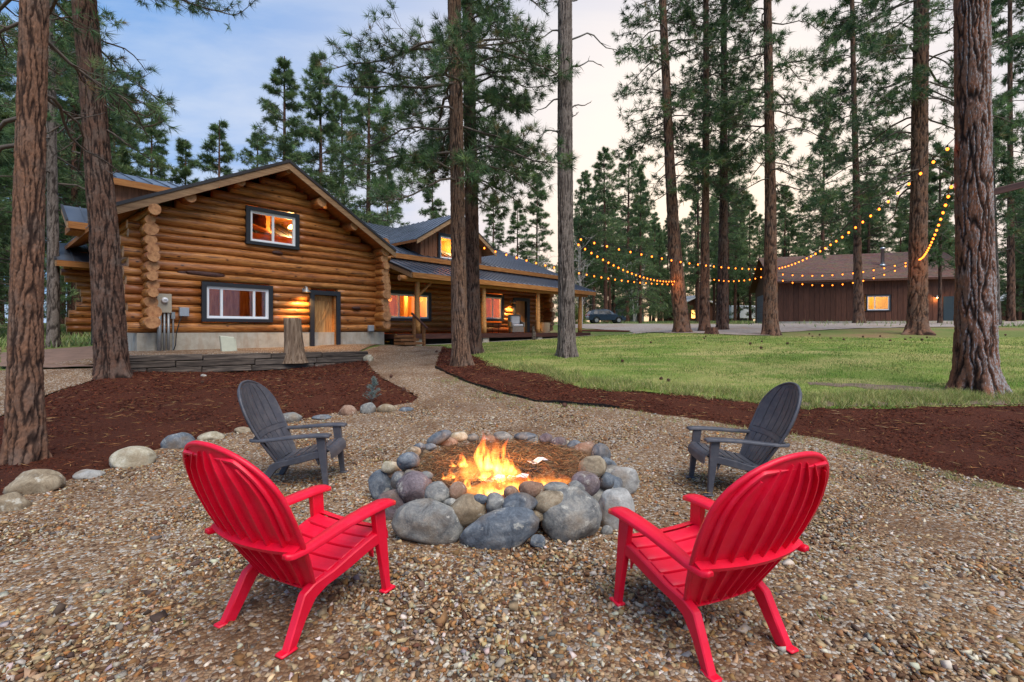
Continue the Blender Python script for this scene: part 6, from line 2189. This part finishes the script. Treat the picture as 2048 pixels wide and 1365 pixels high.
# ------------------------------------------------------------------ fire pit
pit = thing('fire_pit', 'round fire pit ringed with piled river stones', 'fire pit', (PIT[0], PIT[1], 0))
def pitstone(cx, cy, w_, h_, mat, seed, base=False, rot=0.0, back=False, ring=0.95):
    px_, py_ = 720 + cx / 3.531, 840 + cy / 3.531
    wp, hp_ = w_ / 3.531, h_ / 3.531
    if base:
        Yc = F * CAMZ / (py_ + hp_ / 2 - HZ)
        Yc = Yc * 1.0 + min(wp, hp_) * 0.5 * Yc / F
    else:
        dx = (px_ - 1024) / F
        # meet the ring of stones seen from above
        A2 = dx * dx + 1
        B2 = -2 * (dx * PIT[0] + PIT[1])
        C2 = PIT[0] ** 2 + PIT[1] ** 2 - ring ** 2
        D2 = B2 * B2 - 4 * A2 * C2
        if D2 < 0:
            Yc = -B2 / (2 * A2)
        else:
            Yc = (-B2 + (1 if back else -1) * math.sqrt(D2)) / (2 * A2)
    X, Y, Z = PX(px_, py_, Yc)
    a, b = wp / 2 / F * Yc, hp_ / 2 / F * Yc
    d = (a + b) / 2 * (0.9 if not base else 0.62)
    o = blob('stone', pit, (X - PIT[0], Y - PIT[1], max(Z, b * 0.7)), (a * 1.03, d, b * 1.06), mat, seed, 0.13, 4 if base else 3, (0, R(-rot), 0), 1.3, True)
    return o
G_, B_, P_, RU, CR_, TA, PA = M['rock_grey'], M['rock_blue'], M['rock_purple'], M['rock_rust'], M['rock_cream'], M['rock_tan'], M['rock_pale']
i = 0
for a in [(470, 755, 490, 340, G_, 0), (990, 800, 540, 270, B_, 14), (1480, 715, 410, 390, G_, 0), (235, 625, 240, 240, P_, 0), (150, 475, 190, 220, B_, 0), (1800, 640, 250, 330, PA, 0), (1860, 440, 220, 220, PA, 0), (1255, 872, 110, 100, B_, 0), (1740, 788, 85, 75, G_, -20)]:
    i += 1
    pitstone(*a[:5], 400 + i, True, a[5])
for a in [(395, 490, 260, 215, P_, 0), (275, 430, 110, 145, B_, 0), (545, 525, 175, 185, G_, 0), (690, 505, 130, 125, RU, 0), (760, 640, 290, 220, TA, 8), (955, 590, 155, 140, G_, 0), (1120, 605, 240, 150, B_, 0), (1355, 575, 240, 160, TA, 14), (1245, 680, 115, 80, TA, 0),
          (1535, 475, 140, 95, G_, 0), (1590, 460, 195, 185, P_, 0), (1735, 440, 115, 135, B_, 0), (1640, 330, 195, 155, TA, 0), (1210, 490, 175, 115, RU, 0), (1375, 480, 195, 85, G_, 0), (1070, 520, 115, 95, RU, 0), (340, 290, 165, 125, B_, 0), (210, 335, 135, 85, CR_, 0), (245, 380, 110, 75, RU, 0), (330, 345, 95, 50, CR_, 0), (362, 388, 115, 70, G_, 0),
          (850, 560, 100, 70, B_, 0), (640, 590, 110, 70, G_, 0), (470, 395, 100, 60, G_, 0)]:
    i += 1
    pitstone(*a[:5], 400 + i, False, a[5], False, 1.14 if a[1] > 520 else (1.05 if a[1] > 400 else 0.97))
for a in [(1600, 225, 180, 145, RU, 0), (1515, 195, 120, 100, B_, 0), (380, 230, 110, 80, TA, 0), (420, 192, 90, 55, B_, 0), (487, 195, 110, 55, B_, 0), (555, 130, 190, 80, B_, 25), (700, 120, 135, 75, CR_, 0), (620, 168, 150, 80, RU, 0), (910, 150, 110, 85, RU, 0), (1010, 127, 140, 85, G_, -20), (1100, 160, 90, 65, TA, 0), (1170, 120, 165, 65, B_, 0),
          (1210, 170, 155, 90, G_, 0), (1315, 140, 95, 80, P_, 0), (1395, 165, 120, 85, P_, 15), (1350, 240, 165, 80, RU, 0), (1100, 200, 110, 60, G_, 0), (1485, 290, 80, 120, G_, 0), (1730, 305, 100, 80, B_, 0), (1705, 240, 140, 140, B_, 0), (1440, 215, 60, 55, P_, 0), (1305, 205, 80, 50, G_, 0), (800, 130, 90, 60, G_, 0), (450, 240, 90, 60, TA, 0)]:
    i += 1
    pitstone(*a[:5], 400 + i, False, a[5], True, 1.0)
# the footing course of the ring
qq = np.random.default_rng(14)
for k_ in range(22):
    a = k_ / 22 * 2 * math.pi + qq.uniform(-0.06, 0.06)
    rr_ = 1.03 + qq.uniform(-0.03, 0.05)
    s_ = qq.uniform(0.14, 0.19)
    if math.sin(a) < -0.2:
        rr_ = 0.92
    blob('stone', pit, (rr_ * math.cos(a), rr_ * math.sin(a), 0.08 if math.sin(a) > -0.2 else 0.1), (s_, s_ * 0.9, s_ * 0.8), [G_, B_, TA, P_, PA][k_ % 5], 600 + k_, 0.12, 3, None, 1.5, True)
# bed of dry needles with sticks and charred paper
th = np.linspace(0, 2 * np.pi, 40, endpoint=False)
V = [(0, 0, 0.20)]
for j, rr_ in enumerate((0.25, 0.5, 0.72, 0.9)):
    for t_ in th:
        V.append((rr_ * math.cos(t_), rr_ * math.sin(t_), 0.20 + 0.02 * math.sin(3 * t_ + j) + (0.03 if j == 2 else 0) * math.sin(2 * t_ + 1)))
fs = [(0, 1 + k_, 1 + (k_ + 1) % 40) for k_ in range(40)]
for j in range(3):
    fs += [(1 + j * 40 + k_, 1 + (j + 1) * 40 + k_, 1 + (j + 1) * 40 + (k_ + 1) % 40, 1 + j * 40 + (k_ + 1) % 40) for k_ in range(40)]
me = mesh_np('ash_bed', V, fs, simple('ash_and_needles', (104, 84, 66), 0.95, 0.4, 9, 0.6), True)
link(bpy.data.objects.new('ash_bed', me), pit)
n_ = 5200
a = qq.uniform(0, 6.28, n_)
rr_ = 0.88 * np.sqrt(qq.uniform(0, 1, n_))
P3 = np.stack([rr_ * np.cos(a), rr_ * np.sin(a), 0.215 + qq.uniform(0, 0.05, n_) + 0.06 * np.exp(-((rr_ - 0.7) / 0.15) ** 2) * qq.uniform(0, 1, n_)], 1)
ln = qq.uniform(0.05, 0.12, n_)
ned = scatter_solid('dry_needles', P3, np.stack([ln, np.full(n_, 0.0026), np.full(n_, 0.0024)], 1), pick([(150, 114, 80), (122, 88, 60), (176, 142, 104), (84, 64, 50), (110, 108, 84)], [4, 3, 2, 3, 1], n_, qq), OCT, OCTF, M['shred'], qq, 0.3, 0.02)
ned.parent = pit
M['char'] = simple('charred_wood', (44, 36, 32), 0.9, 0.5, 12, 0.5)
for k_ in range(7):
    a = qq.uniform(0, 3.14)
    c_ = qq.normal(0, 0.16, 2)
    L = qq.uniform(0.14, 0.26)
    b_ = MB()
    b_.tube([(c_[0] - L * math.cos(a), c_[1] - L * math.sin(a), 0.24), (c_[0], c_[1] + 0.02, 0.26), (c_[0] + L * math.cos(a), c_[1] + L * math.sin(a), 0.24 + qq.uniform(0, 0.05))], [0.012, 0.015, 0.01], 8)
    b_.obj('firewood', M['char'], pit, True)
M['paper'] = simple('charred_paper', (206, 200, 200), 0.9, 0.2, 20)
for x_, y_, rz_ in ((0.3, 0.02, 0.4), (-0.1, -0.55, 0.1), (0.1, -0.5, -0.2)):
    b_ = MB()
    strip_solid(b_, [[(x_ + u_ * math.cos(rz_) - v_ * math.sin(rz_), y_ + u_ * math.sin(rz_) + v_ * math.cos(rz_), 0.27 + 0.02 * math.sin(u_ * 30) + 0.03 * v_) for u_ in (-0.09, -0.03, 0.03, 0.09)] for v_ in (-0.05, 0.0, 0.05)], (0, 0, 1), 0.003)
    b_.obj('paper', M['paper'], pit)
# flames: glowing gas held in twisted tongues
def mk_flame(power, grain):
    n = N('flame_gas')
    n.n.remove(n.bsdf)
    v = n.coord('Generated')
    vo = n.coord('Object')
    sp_ = n.new('ShaderNodeSeparateXYZ', {0: v})
    col = n.ramp(sp_.outputs[2], [(0.0, (1.0, 0.34, 0.07)), (0.35, (1.0, 0.30, 0.045)), (0.75, (1.0, 0.15, 0.018)), (1.0, (1.0, 0.08, 0.01))])
    dn = n.ramp(sp_.outputs[2], [(0.0, (0.5,) * 3), (0.2, (1.0,) * 3), (0.65, (0.45,) * 3), (1.0, (0.1,) * 3)])
    nz_ = n.ramp(n.noise(n.new('ShaderNodeMapping', {'Vector': vo, 'Scale': (1, 1, 0.28)}).outputs[0], grain, 3), [(0.38, (0.02,) * 3), (0.6, (1.0,) * 3)])
    st_ = n.math('MULTIPLY', n.math('MULTIPLY', dn, nz_), power)
    e = n.new('ShaderNodeEmission', {0: col, 1: st_})
    n.l.new(e.outputs[0], n.out.inputs['Volume'])
    return n.m
M['flame'] = mk_flame(46.0, 30)
M['flame_soft'] = mk_flame(4.5, 16)
fire = thing('campfire_flames', 'bright orange flames burning in the middle of the stone fire pit', 'fire', (PIT[0], PIT[1], 0.24))
def tongue(px_, py_top, py_bot, w_, Yd, seed, mat='flame'):
    Yd = F * (CAMZ - 0.245) / (py_bot - HZ)
    X, _, zb = PX(px_, py_bot, Yd)
    zt = PX(px_, py_top, Yd)[2]
    zb = max(zb, 0.22)
    H_ = zt - zb
    r0_ = w_ / 2 / F * Yd
    q_ = np.random.default_rng(seed)
    ph = q_.uniform(0, 6.28, 4)
    seg, n_ = 16, 18
    th = np.linspace(0, 2 * np.pi, seg, endpoint=False)
    V = []
    for i_ in range(n_ + 1):
        k_ = i_ / n_
        prof = min(1.0, (k_ * 5 + 0.25)) * (1 - k_) ** 0.75 * (1 + 0.25 * math.sin(k_ * 9 + ph[0]))
        rad = max(0.001, r0_ * prof) * (1 + 0.3 * np.sin(2 * th + ph[0] + k_ * 5) + 0.18 * np.sin(3 * th + ph[1] - k_ * 7))
        cx_ = 0.8 * r0_ * math.sin(k_ * 6 + ph[2]) * k_
        cy_ = 0.3 * r0_ * math.sin(k_ * 4 + ph[3]) * k_
        V.append(np.stack([cx_ + rad * np.cos(th), cy_ + rad * 0.8 * np.sin(th), np.full(seg, k_ * H_)], 1))
    V = np.concatenate(V)
    fs = [(i_ * seg + j, i_ * seg + (j + 1) % seg, (i_ + 1) * seg + (j + 1) % seg, (i_ + 1) * seg + j) for i_ in range(n_) for j in range(seg)]
    fs += [tuple(range(seg - 1, -1, -1)), tuple(n_ * seg + j for j in range(seg))]
    me = mesh_np('flame', V, fs, M[mat], True)
    o = bpy.data.objects.new('flame', me)
    link(o, fire)
    o.location = (X - PIT[0], Yd - PIT[1], zb - 0.24)
for a in [(958, 866, 940, 34, 4.85), (996, 878, 946, 32, 4.8), (928, 905, 932, 26, 4.75), (975, 915, 962, 44, 4.6), (1033, 942, 978, 20, 4.45), (955, 966, 990, 18, 4.2), (990, 966, 986, 34, 4.2), (1025, 962, 982, 30, 4.3), (1070, 948, 972, 22, 4.5), (1010, 905, 950, 22, 4.75), (940, 945, 976, 20, 4.4), (1090, 952, 974, 26, 4.6), (905, 936, 956, 20, 4.6), (980, 872, 940, 24, 4.95), (1110, 958, 978, 22, 4.5), (1050, 955, 982, 26, 4.4), (915, 950, 972, 18, 4.5), (970, 960, 990, 30, 4.3), (1000, 930, 968, 26, 4.5), (885, 940, 956, 12, 4.6)]:
    hgt = a[2] - a[1]
    for k_ in range(3):
        tongue(a[0] + qq.normal(0, a[3] * 0.34), a[1] - hgt * (0.12, -0.2, -0.38)[k_] + qq.normal(0, 3), a[2] + 4, a[3] * (0.62, 0.5, 0.42)[k_] * 1.15, a[4] + qq.normal(0, 0.06), seed=int(a[0]) + 1000 * k_)
for a in [(962, 868, 962, 74), (1002, 884, 970, 64), (1082, 930, 978, 62), (930, 915, 966, 60), (1012, 938, 988, 110), (1115, 940, 976, 50), (960, 950, 990, 80), (985, 855, 930, 40)]:
    tongue(a[0], a[1], a[2], a[3], 0, 77 + a[0], 'flame_soft')
L = bpy.data.lights.new('fire_light', 'POINT')
L.energy = 9
L.color = (1.0, 0.42, 0.10)
L.shadow_soft_size = 0.18
lo_ = bpy.data.objects.new('fire_light', L)
link(lo_, fire)
lo_.location = (-0.05, 0.0, 0.22)

# ------------------------------------------------------------------ border rocks and small things in the beds
def ground_rock(name, label, x, y, w_, h_, mat, seed, group='rocks edging the mulch bed', rot=0.0, flatd=0.75):
    p = G(x, y + h_ * 0.35)
    a, b = w_ / 2 / F * p[1] / math.hypot(1, (x - 1024) / F), h_ / 2 / F * p[1]
    zc = PX(x, y, p[1])[2]
    o = blob(name, None, (p[0], p[1], zc - b * 0.15), (a, a * flatd, b * 1.2), mat, seed, 0.16, 4 if w_ > 70 else 3, (0, R(rot), 0), 1.4, True)
    return tag(o, label, 'rock', group)
for j, a in enumerate([(70, 968, 150, 50, TA, 'broad flat tan rock with grey top at the left end of the border'), (22, 1008, 90, 40, TA, 'rock nearest the bottom left edge of the picture'), (178, 949, 74, 20, PA, 'low pale rock lying flush with the mulch edge'), (268, 917, 104, 44, CR_, 'long cream rock with dark spots between two grey rocks'), (356, 884, 78, 36, B_, 'rounded slate blue rock in the border behind the red chair'),
                       (425, 873, 62, 20, CR_, 'low cream rock next to the slate blue border rock'), (487, 861, 40, 14, TA, 'small rock half hidden behind the charcoal chair back'), (582, 836, 54, 20, G_, 'grey rock in the border above the charcoal chair arm'), (645, 835, 44, 9, B_, 'flat thin grey rock sunk in the gravel edge'), (695, 823, 40, 24, RU, 'orange brown rock left of the blue seedling'),
                       (736, 818, 32, 25, G_, 'upright grey rock directly below the blue seedling'), (772, 818, 40, 20, TA, 'tan rounded rock right of the blue seedling'), (812, 819, 34, 10, B_, 'small flat blue rock at the right end of the border')]):
    ground_rock('border_rock', a[5], *a[:5], 800 + j)
for j, a in enumerate([(737, 718, 20, 16, CR_, 'pale stone wedged at the right end of the timber wall'), (407, 753, 14, 9, PA, 'small white stone lying on the mulch before the wall')]):
    ground_rock('loose_stone', a[5], *a[:5], 850 + j, None)
# blue seedling
p = G(740, 812)
sd = thing('spruce_seedling', 'small blue green seedling growing behind the border rocks', 'seedling', (p[0], p[1] + 0.1, gs(p[0], p[1] + 0.1)))
tb_ = Tubes()
tb_.add([(0, 0, 0), (0.02, 0, 0.25), (0.05, 0, 0.5)], [0.008, 0.006, 0.003], 5)
P_l, D_l = [], []
for k_ in range(34):
    z_ = 0.06 + 0.44 * k_ / 34
    a = qq.uniform(0, 6.28)
    L = 0.19 * (1 - k_ / 40)
    b0 = np.array([0.05 * z_ / 0.5, 0, z_])
    d = np.array([math.cos(a), math.sin(a), 0.55])
    d /= np.linalg.norm(d)
    e = b0 + d * L
    tb_.add([b0, e], [0.004, 0.002], 3)
    for u_ in np.linspace(0.3, 1, 5):
        P_l.append(b0 + d * L * u_)
        D_l.append(d)
tb_.obj('stem', M['twig'], sd)
needles('foliage', P_l, D_l, 10, 0.05, 0.003, sd, qq, [(128, 150, 146), (104, 130, 124), (150, 168, 160)], [1, 1, 1], 0.6, 0)
# edging strip between path and right bed
e_ = np.array(edge_mulch_low[2:9])
ed = thing('bed_edging', 'thin dark edging strip between gravel path and right mulch bed', 'edging', (0, 0, 0))
b_ = MB()
rows = []
for a_, c_ in zip(e_[:-1], e_[1:]):
    for t_ in np.linspace(0, 1, 8)[:-1]:
        pnt = a_ + (c_ - a_) * t_
        rows.append(pnt)
z_ = g0(np.array(rows)[:, 0], np.array(rows)[:, 1])
strip_solid(b_, [[(x_, y_, zz_ - 0.05), (x_, y_, zz_ + 0.06 + 0.01 * math.sin(x_ * 9))] for (x_, y_), zz_ in zip(rows, z_)], (0.3, 0.9, 0), 0.008)
b_.obj('strip', M['iron'], ed)
# fallen cones
cone_me = None
def cone_mesh():
    mb = MB()
    n_ = 9
    mb.lathe([(0.012, 0.0), (0.032, 0.012), (0.036, 0.035), (0.026, 0.06), (0.008, 0.08)], 9)
    for j in range(5):
        for k_ in range(8):
            a = k_ * math.pi / 4 + (j % 2) * 0.39
            rr_ = (0.036, 0.042, 0.040, 0.03, 0.018)[j]
            z0_ = 0.008 + j * 0.014
            c_, s_ = math.cos(a), math.sin(a)
            mb.add([(c_ * rr_ * 0.6 - s_ * 0.011, s_ * rr_ * 0.6 + c_ * 0.011, z0_), (c_ * rr_ * 0.6 + s_ * 0.011, s_ * rr_ * 0.6 - c_ * 0.011, z0_), (c_ * rr_ * 1.3, s_ * rr_ * 1.3, z0_ + 0.012), (c_ * rr_ * 0.6, s_ * rr_ * 0.6, z0_ + 0.014)], [(0, 1, 2), (0, 2, 3), (1, 3, 2), (0, 3, 1)])
    return mb
cb_ = cone_mesh().obj('pine_cone', simple('pine_cone_brown', (84, 54, 40), 0.9, 0.3, 30), None)
spots = [(783, 756, 'path'), (812, 785, 'path'), (872, 706, 'path'), (1128, 817, 'path')] + [(x_, y_, 'lawn') for x_, y_ in [(1300, 688), (1500, 690), (1522, 686), (1625, 676), (1620, 670), (1660, 679), (1690, 682), (1725, 676), (1760, 675), (1780, 684), (1810, 682), (1822, 678), (1845, 683), (1856, 677), (2012, 672), (1520, 700), (1410, 680), (1413, 676), (1638, 672), (1575, 690), (1242, 727), (1326, 762), (1335, 765)]] + [(560, 765, 'mulch'), (408, 770, 'mulch'), (640, 762, 'mulch')]
first = True
for x_, y_, where in spots:
    o = cb_ if first else cb_.copy()
    if not first:
        COL.objects.link(o)
    first = False
    p = G(x_, y_)
    o.location = (p[0], p[1], gs(*p) + 0.045)
    o.rotation_euler = (R(qq.uniform(60, 110)), 0, qq.uniform(0, 6.28))
    s_ = qq.uniform(0.8, 1.15)
    o.scale = (s_, s_, s_)
    lb = {'path': 'brown pine cone lying on the gravel path', 'lawn': 'brown pine cone lying on the lawn grass', 'mulch': 'dark pine cone lying on the left mulch bed'}[where]
    tag(o, lb, 'pine cone', {'path': 'cones on the gravel path', 'lawn': 'cones on the lawn', 'mulch': 'cones on the left bed'}[where])
# stump against the tree by the drive
p = G(1413, 667)
st2 = thing('cut_stump', 'dark cut stump with a pale sawn top by the drive', 'stump', (p[0], p[1] - 0.6, gs(p[0], p[1] - 0.6) - 0.05))
lobed('stump', [(0.34, 0), (0.28, 0.15), (0.25, 0.34), (0.25, 0.36)], 30, [M['bark_far'], simple('sawn_wood', (196, 166, 120), 0.8, 0.1, 5)], st2, 5)
# beam spiked to the biggest pine
bm_ = thing('wooden_beam', 'weathered wooden beam running from the biggest pine off the right edge', 'beam', PX(1990, 384, 9.75), R(0))
b_ = MB()
b_.box((-0.25, -0.07, -0.07), (2.2, 0.07, 0.07))
b_.obj('beam', M['deck'], bm_, bevel=0.01, rot=(0, R(-14), 0))

# ------------------------------------------------------------------ string lights
bulb_me = MB()
bulb_me.lathe([(0.010, 0.0), (0.021, -0.012), (0.027, -0.032), (0.021, -0.052), (0.007, -0.064)], 8)
_b0 = bulb_me.obj('bulb', M['bulb'], None, True)
_sk = MB()
_sk.lathe([(0.016, 0.045), (0.017, 0.0), (0.012, -0.003)], 6)
_s0 = _sk.obj('socket', M['cable'], None)
_first = [True]
def string_lights(label, A_, B_2, sag, n_, via=None):
    A_, B_2 = np.array(A_), np.array(B_2)
    o = thing('string_lights', label, 'string lights', tuple(A_), 0, 'string lights hung between the pines')
    t = np.linspace(0, 1, 40)
    L = np.linalg.norm(B_2 - A_)
    pts = (B_2 - A_)[None] * t[:, None]
    pts[:, 2] -= 4 * sag * t * (1 - t)
    b_ = MB()
    b_.tube([tuple(p) for p in pts], 0.008, 5)
    b_.obj('cable', M['cable'], o)
    for k_ in range(n_):
        u_ = (k_ + 0.5) / n_
        p = (B_2 - A_) * u_
        p[2] -= 4 * sag * u_ * (1 - u_)
        if _first[0]:
            bb, ss = _b0, _s0
            _first[0] = False
        else:
            bb, ss = _b0.copy(), _s0.copy()
            COL.objects.link(bb)
            COL.objects.link(ss)
        ss.parent = o
        ss.location = (p[0], p[1], p[2] - 0.05)
        bb.parent = o
        bb.location = (p[0], p[1], p[2] - 0.05)
F1, G1, J1, J2, M1, M2, L1, L2, E1, H1 = PX(1148, 470, 14.2), PX(1351, 560, 23.8), PX(1528, 535, 22), PX(1556, 534, 22), PX(1910, 276, 9.3), PX(1906, 355, 9.3), PX(1838, 516, 20.6), PX(1822, 520, 20.6), PX(957, 488, 15.4), PX(1424, 556, 25)
string_lights('light string rising from the orange trunk to the top of the biggest pine', J2, M1, 0.45, 27)
string_lights('light string from the bare grey trunk across to the orange trunk', F1, J1, 0.25, 21)
string_lights('light string from the bare grey trunk down to the leaning red pine', PX(1150, 480, 14.2), G1, 0.35, 24)
string_lights('light string from the paired pines over the porch roof to the leaning red pine', E1, PX(1350, 566, 23.8), 0.3, 26)
string_lights('steep short light string between the biggest pine and the flared pine', M2, L1, 0.35, 22)
string_lights('upper light string before the garage roof', L2, PX(1556, 545, 21.8), 0.28, 13)
string_lights('lower light string before the garage roof', PX(1822, 524, 20.6), PX(1556, 556, 21.8), 0.55, 13)
string_lights('light string from the orange trunk back to the pine with the stump', PX(1528, 550, 22), H1, 0.15, 10)
for loc_, e2 in ((PX(1351, 566, 23.6), 8), (PX(1836, 524, 20.2), 9)):
    L = bpy.data.lights.new('bulb_cluster_light', 'POINT')
    L.energy = e2
    L.color = (1.0, 0.35, 0.07)
    L.shadow_soft_size = 0.2
    lo_ = bpy.data.objects.new('bulb_cluster_light', L)
    link(lo_)
    lo_.location = (loc_[0], loc_[1] - 0.35, loc_[2])

# ------------------------------------------------------------------ parked car and far buildings
p = (11.6, 60.0)
car = thing('parked_car', 'dark blue grey SUV parked on the far side of the drive', 'car', (p[0], p[1], float(g0(np.array([p[0]]), np.array([p[1]]))[0]) + 0.0), R(6))
M['carpaint'] = simple('dark_blue_car_paint', (44, 58, 72), 0.25, 0.1, 3, metal=0.4)
M['tyre'] = simple('tyre_rubber', (28, 28, 30), 0.9, 0.1, 10)
M['carglass'] = simple('dark_car_glass', (26, 34, 42), 0.1, 0.1, 2)
low = [(-2.3, 0.38), (-2.33, 0.75), (-2.28, 1.02), (-2.2, 1.08), (0.85, 1.08), (1.5, 1.02), (2.15, 0.88), (2.32, 0.68), (2.3, 0.36)]
def arch(cx_):
    return [(cx_ + 0.42 * math.cos(a), 0.36 + 0.42 * math.sin(a)) for a in np.linspace(0, math.pi, 9)]
outline = [(-2.3, 0.36)] + low[1:-1] + [(2.3, 0.36)] + arch(1.42) + arch(-1.38)
b_ = MB()
b_.prism(outline, 1, -0.9, 0.9)
b_.obj('body', M['carpaint'], car, bevel=0.03)
b_ = MB()
cab = [(-2.2, 1.07), (-1.95, 1.5), (-1.6, 1.66), (0.0, 1.7), (0.35, 1.62), (1.05, 1.07)]
vs = [(x_, -0.88 + 0.3 * max(0, z_ - 1.07), z_) for x_, z_ in cab] + [(x_, 0.88 - 0.3 * max(0, z_ - 1.07), z_) for x_, z_ in cab]
b_.add(vs, [tuple(range(6)), tuple(range(11, 5, -1))] + [(i_, i_ + 6, (i_ + 1) % 6 + 6, (i_ + 1) % 6) for i_ in range(6)])
b_.obj('cabin', M['carpaint'], car, bevel=0.03)
for x0_, x1_ in ((-1.75, -1.2), (-1.1, -0.35), (-0.27, 0.52)):
    b_ = MB()
    b_.add([(x0_, -0.885, 1.13), (x1_, -0.885, 1.13), (x1_ - (0.28 if x1_ > 0.4 else 0), -0.765, 1.56), (x0_ + (0.2 if x0_ < -1.5 else 0), -0.765, 1.56)], [(0, 1, 2, 3)])
    strip = b_.obj('window', M['carglass'], car)
b_ = MB()
b_.add([(1.03, -0.78, 1.12), (1.03, 0.78, 1.12), (0.42, 0.66, 1.6), (0.42, -0.66, 1.6)], [(0, 1, 2, 3)])
b_.obj('windscreen', M['carglass'], car)
for x_ in (1.42, -1.38):
    for y_ in (-0.82, 0.82):
        b_ = MB()
        b_.lathe([(0.1, -0.11), (0.33, -0.11), (0.36, -0.07), (0.36, 0.07), (0.33, 0.11), (0.1, 0.11)], 22)
        wh = b_.obj('wheel', M['tyre'], car, False, loc=(x_, y_, 0.36), rot=(R(90), 0, 0))
        b_ = MB()
        b_.lathe([(0.05, -0.125), (0.21, -0.12), (0.22, 0.12), (0.05, 0.125)], 14)
        b_.obj('rim', M['galv'], wh)
for y_ in (-0.62, 0.62):
    b_ = MB()
    b_.box((2.2, y_ - 0.18, 0.72), (2.31, y_ + 0.18, 0.86))
    b_.obj('headlight', M['white'], car, bevel=0.02)
    b_ = MB()
    b_.box((-2.35, y_ - 0.2, 0.92), (-2.26, y_ + 0.2, 1.06))
    b_.obj('tail_light', simple('red_lens', (170, 20, 20), 0.3, 0.1, 5), car, bevel=0.02)
for y_ in (-0.55, 0.55):
    b_ = MB()
    b_.tube([(-1.6, y_, 1.72), (-1.5, y_, 1.75), (-0.1, y_, 1.76), (0.05, y_, 1.72)], 0.02, 6)
    b_.obj('roof_rail', M['iron'], car)

def far_house(label, x, y, Yd, w_, h_, wall, roofm, rz, win=None):
    X, _, zz_ = PX(x, y, Yd)
    t = thing('far_house', label, 'house', (X, Yd, float(g0(np.array([X]), np.array([Yd]))[0])), rz)
    b_ = MB()
    b_.box((-w_ / 2, 0, 0), (w_ / 2, 6, h_))
    b_.prism([(-w_ / 2, h_), (w_ / 2, h_), (0, h_ + w_ * 0.22)], 1, 0, 6)
    b_.obj('wall', wall, t)
    for sx in (-1, 1):
        b_ = MB()
        b_.add([(0, -0.6, h_ + w_ * 0.22 + 0.15), (sx * (w_ / 2 + 0.6), -0.6, h_ - 0.1), (sx * (w_ / 2 + 0.6), 6.5, h_ - 0.1), (0, 6.5, h_ + w_ * 0.22 + 0.15),
                (0, -0.6, h_ + w_ * 0.22 - 0.1), (sx * (w_ / 2 + 0.6), -0.6, h_ - 0.35), (sx * (w_ / 2 + 0.6), 6.5, h_ - 0.35), (0, 6.5, h_ + w_ * 0.22 - 0.1)], [(0, 1, 2, 3), (4, 7, 6, 5), (0, 4, 5, 1), (1, 5, 6, 2), (2, 6, 7, 3)])
        b_.obj('roof', roofm, t)
    for (x0_, x1_, z0_, z1_, mt) in win or []:
        b_ = MB()
        b_.box((x0_, -0.05, z0_), (x1_, 0.03, z1_))
        b_.obj('window', mt, t)
    return t
M['lit'] = emit('lit_window', (1.0, 0.5, 0.12), 1.4, 'NONE')
M['pale'] = simple('pale_siding', (206, 208, 210), 0.7, 0.08, 2)
far_house('distant house with a glowing window between the pine trunks', 1396, 640, 96, 8, 3.6, M['garagewood'], M['pale'], R(15), [(-1.5, 1.5, 0.9, 2.5, M['lit'])])
far_house('distant dark cabin with a pale roof edge at the right edge', 2052, 640, 78, 8, 3.2, M['garagewood'], M['pale'], R(-20), [(-2.5, -1.2, 0.9, 2.0, M['carglass'])])
far_house('distant pale house glimpsed behind the parked car', 1262, 640, 105, 6, 4.0, M['pale'], M['shingle'], R(10), [(-1.2, 0.2, 1.0, 2.4, M['carglass'])])
tr_ = thing('camper_trailer', 'white camper trailer glimpsed between trunks left of the garage', 'trailer', ((1488 - 1024) / F * 84, 84, float(g0(np.array([40.0]), np.array([84.0]))[0])), R(10))
b_ = MB()
b_.box((-2.6, 0, 0.6), (2.6, 2.2, 2.9))
b_.obj('body', M['white'], tr_, bevel=0.15)
for x_ in (-0.4, 0.4):
    b_ = MB()
    b_.lathe([(0.1, -0.1), (0.35, -0.1), (0.35, 0.1), (0.1, 0.1)], 14)
    b_.obj('wheel', M['tyre'], tr_, loc=(x_, 0.1, 0.35), rot=(R(90), 0, 0))
for x_ in (-1.6, 0.9):
    b_ = MB()
    b_.box((x_, -0.02, 1.6), (x_ + 0.9, 0.03, 2.3))
    b_.obj('window', M['carglass'], tr_)
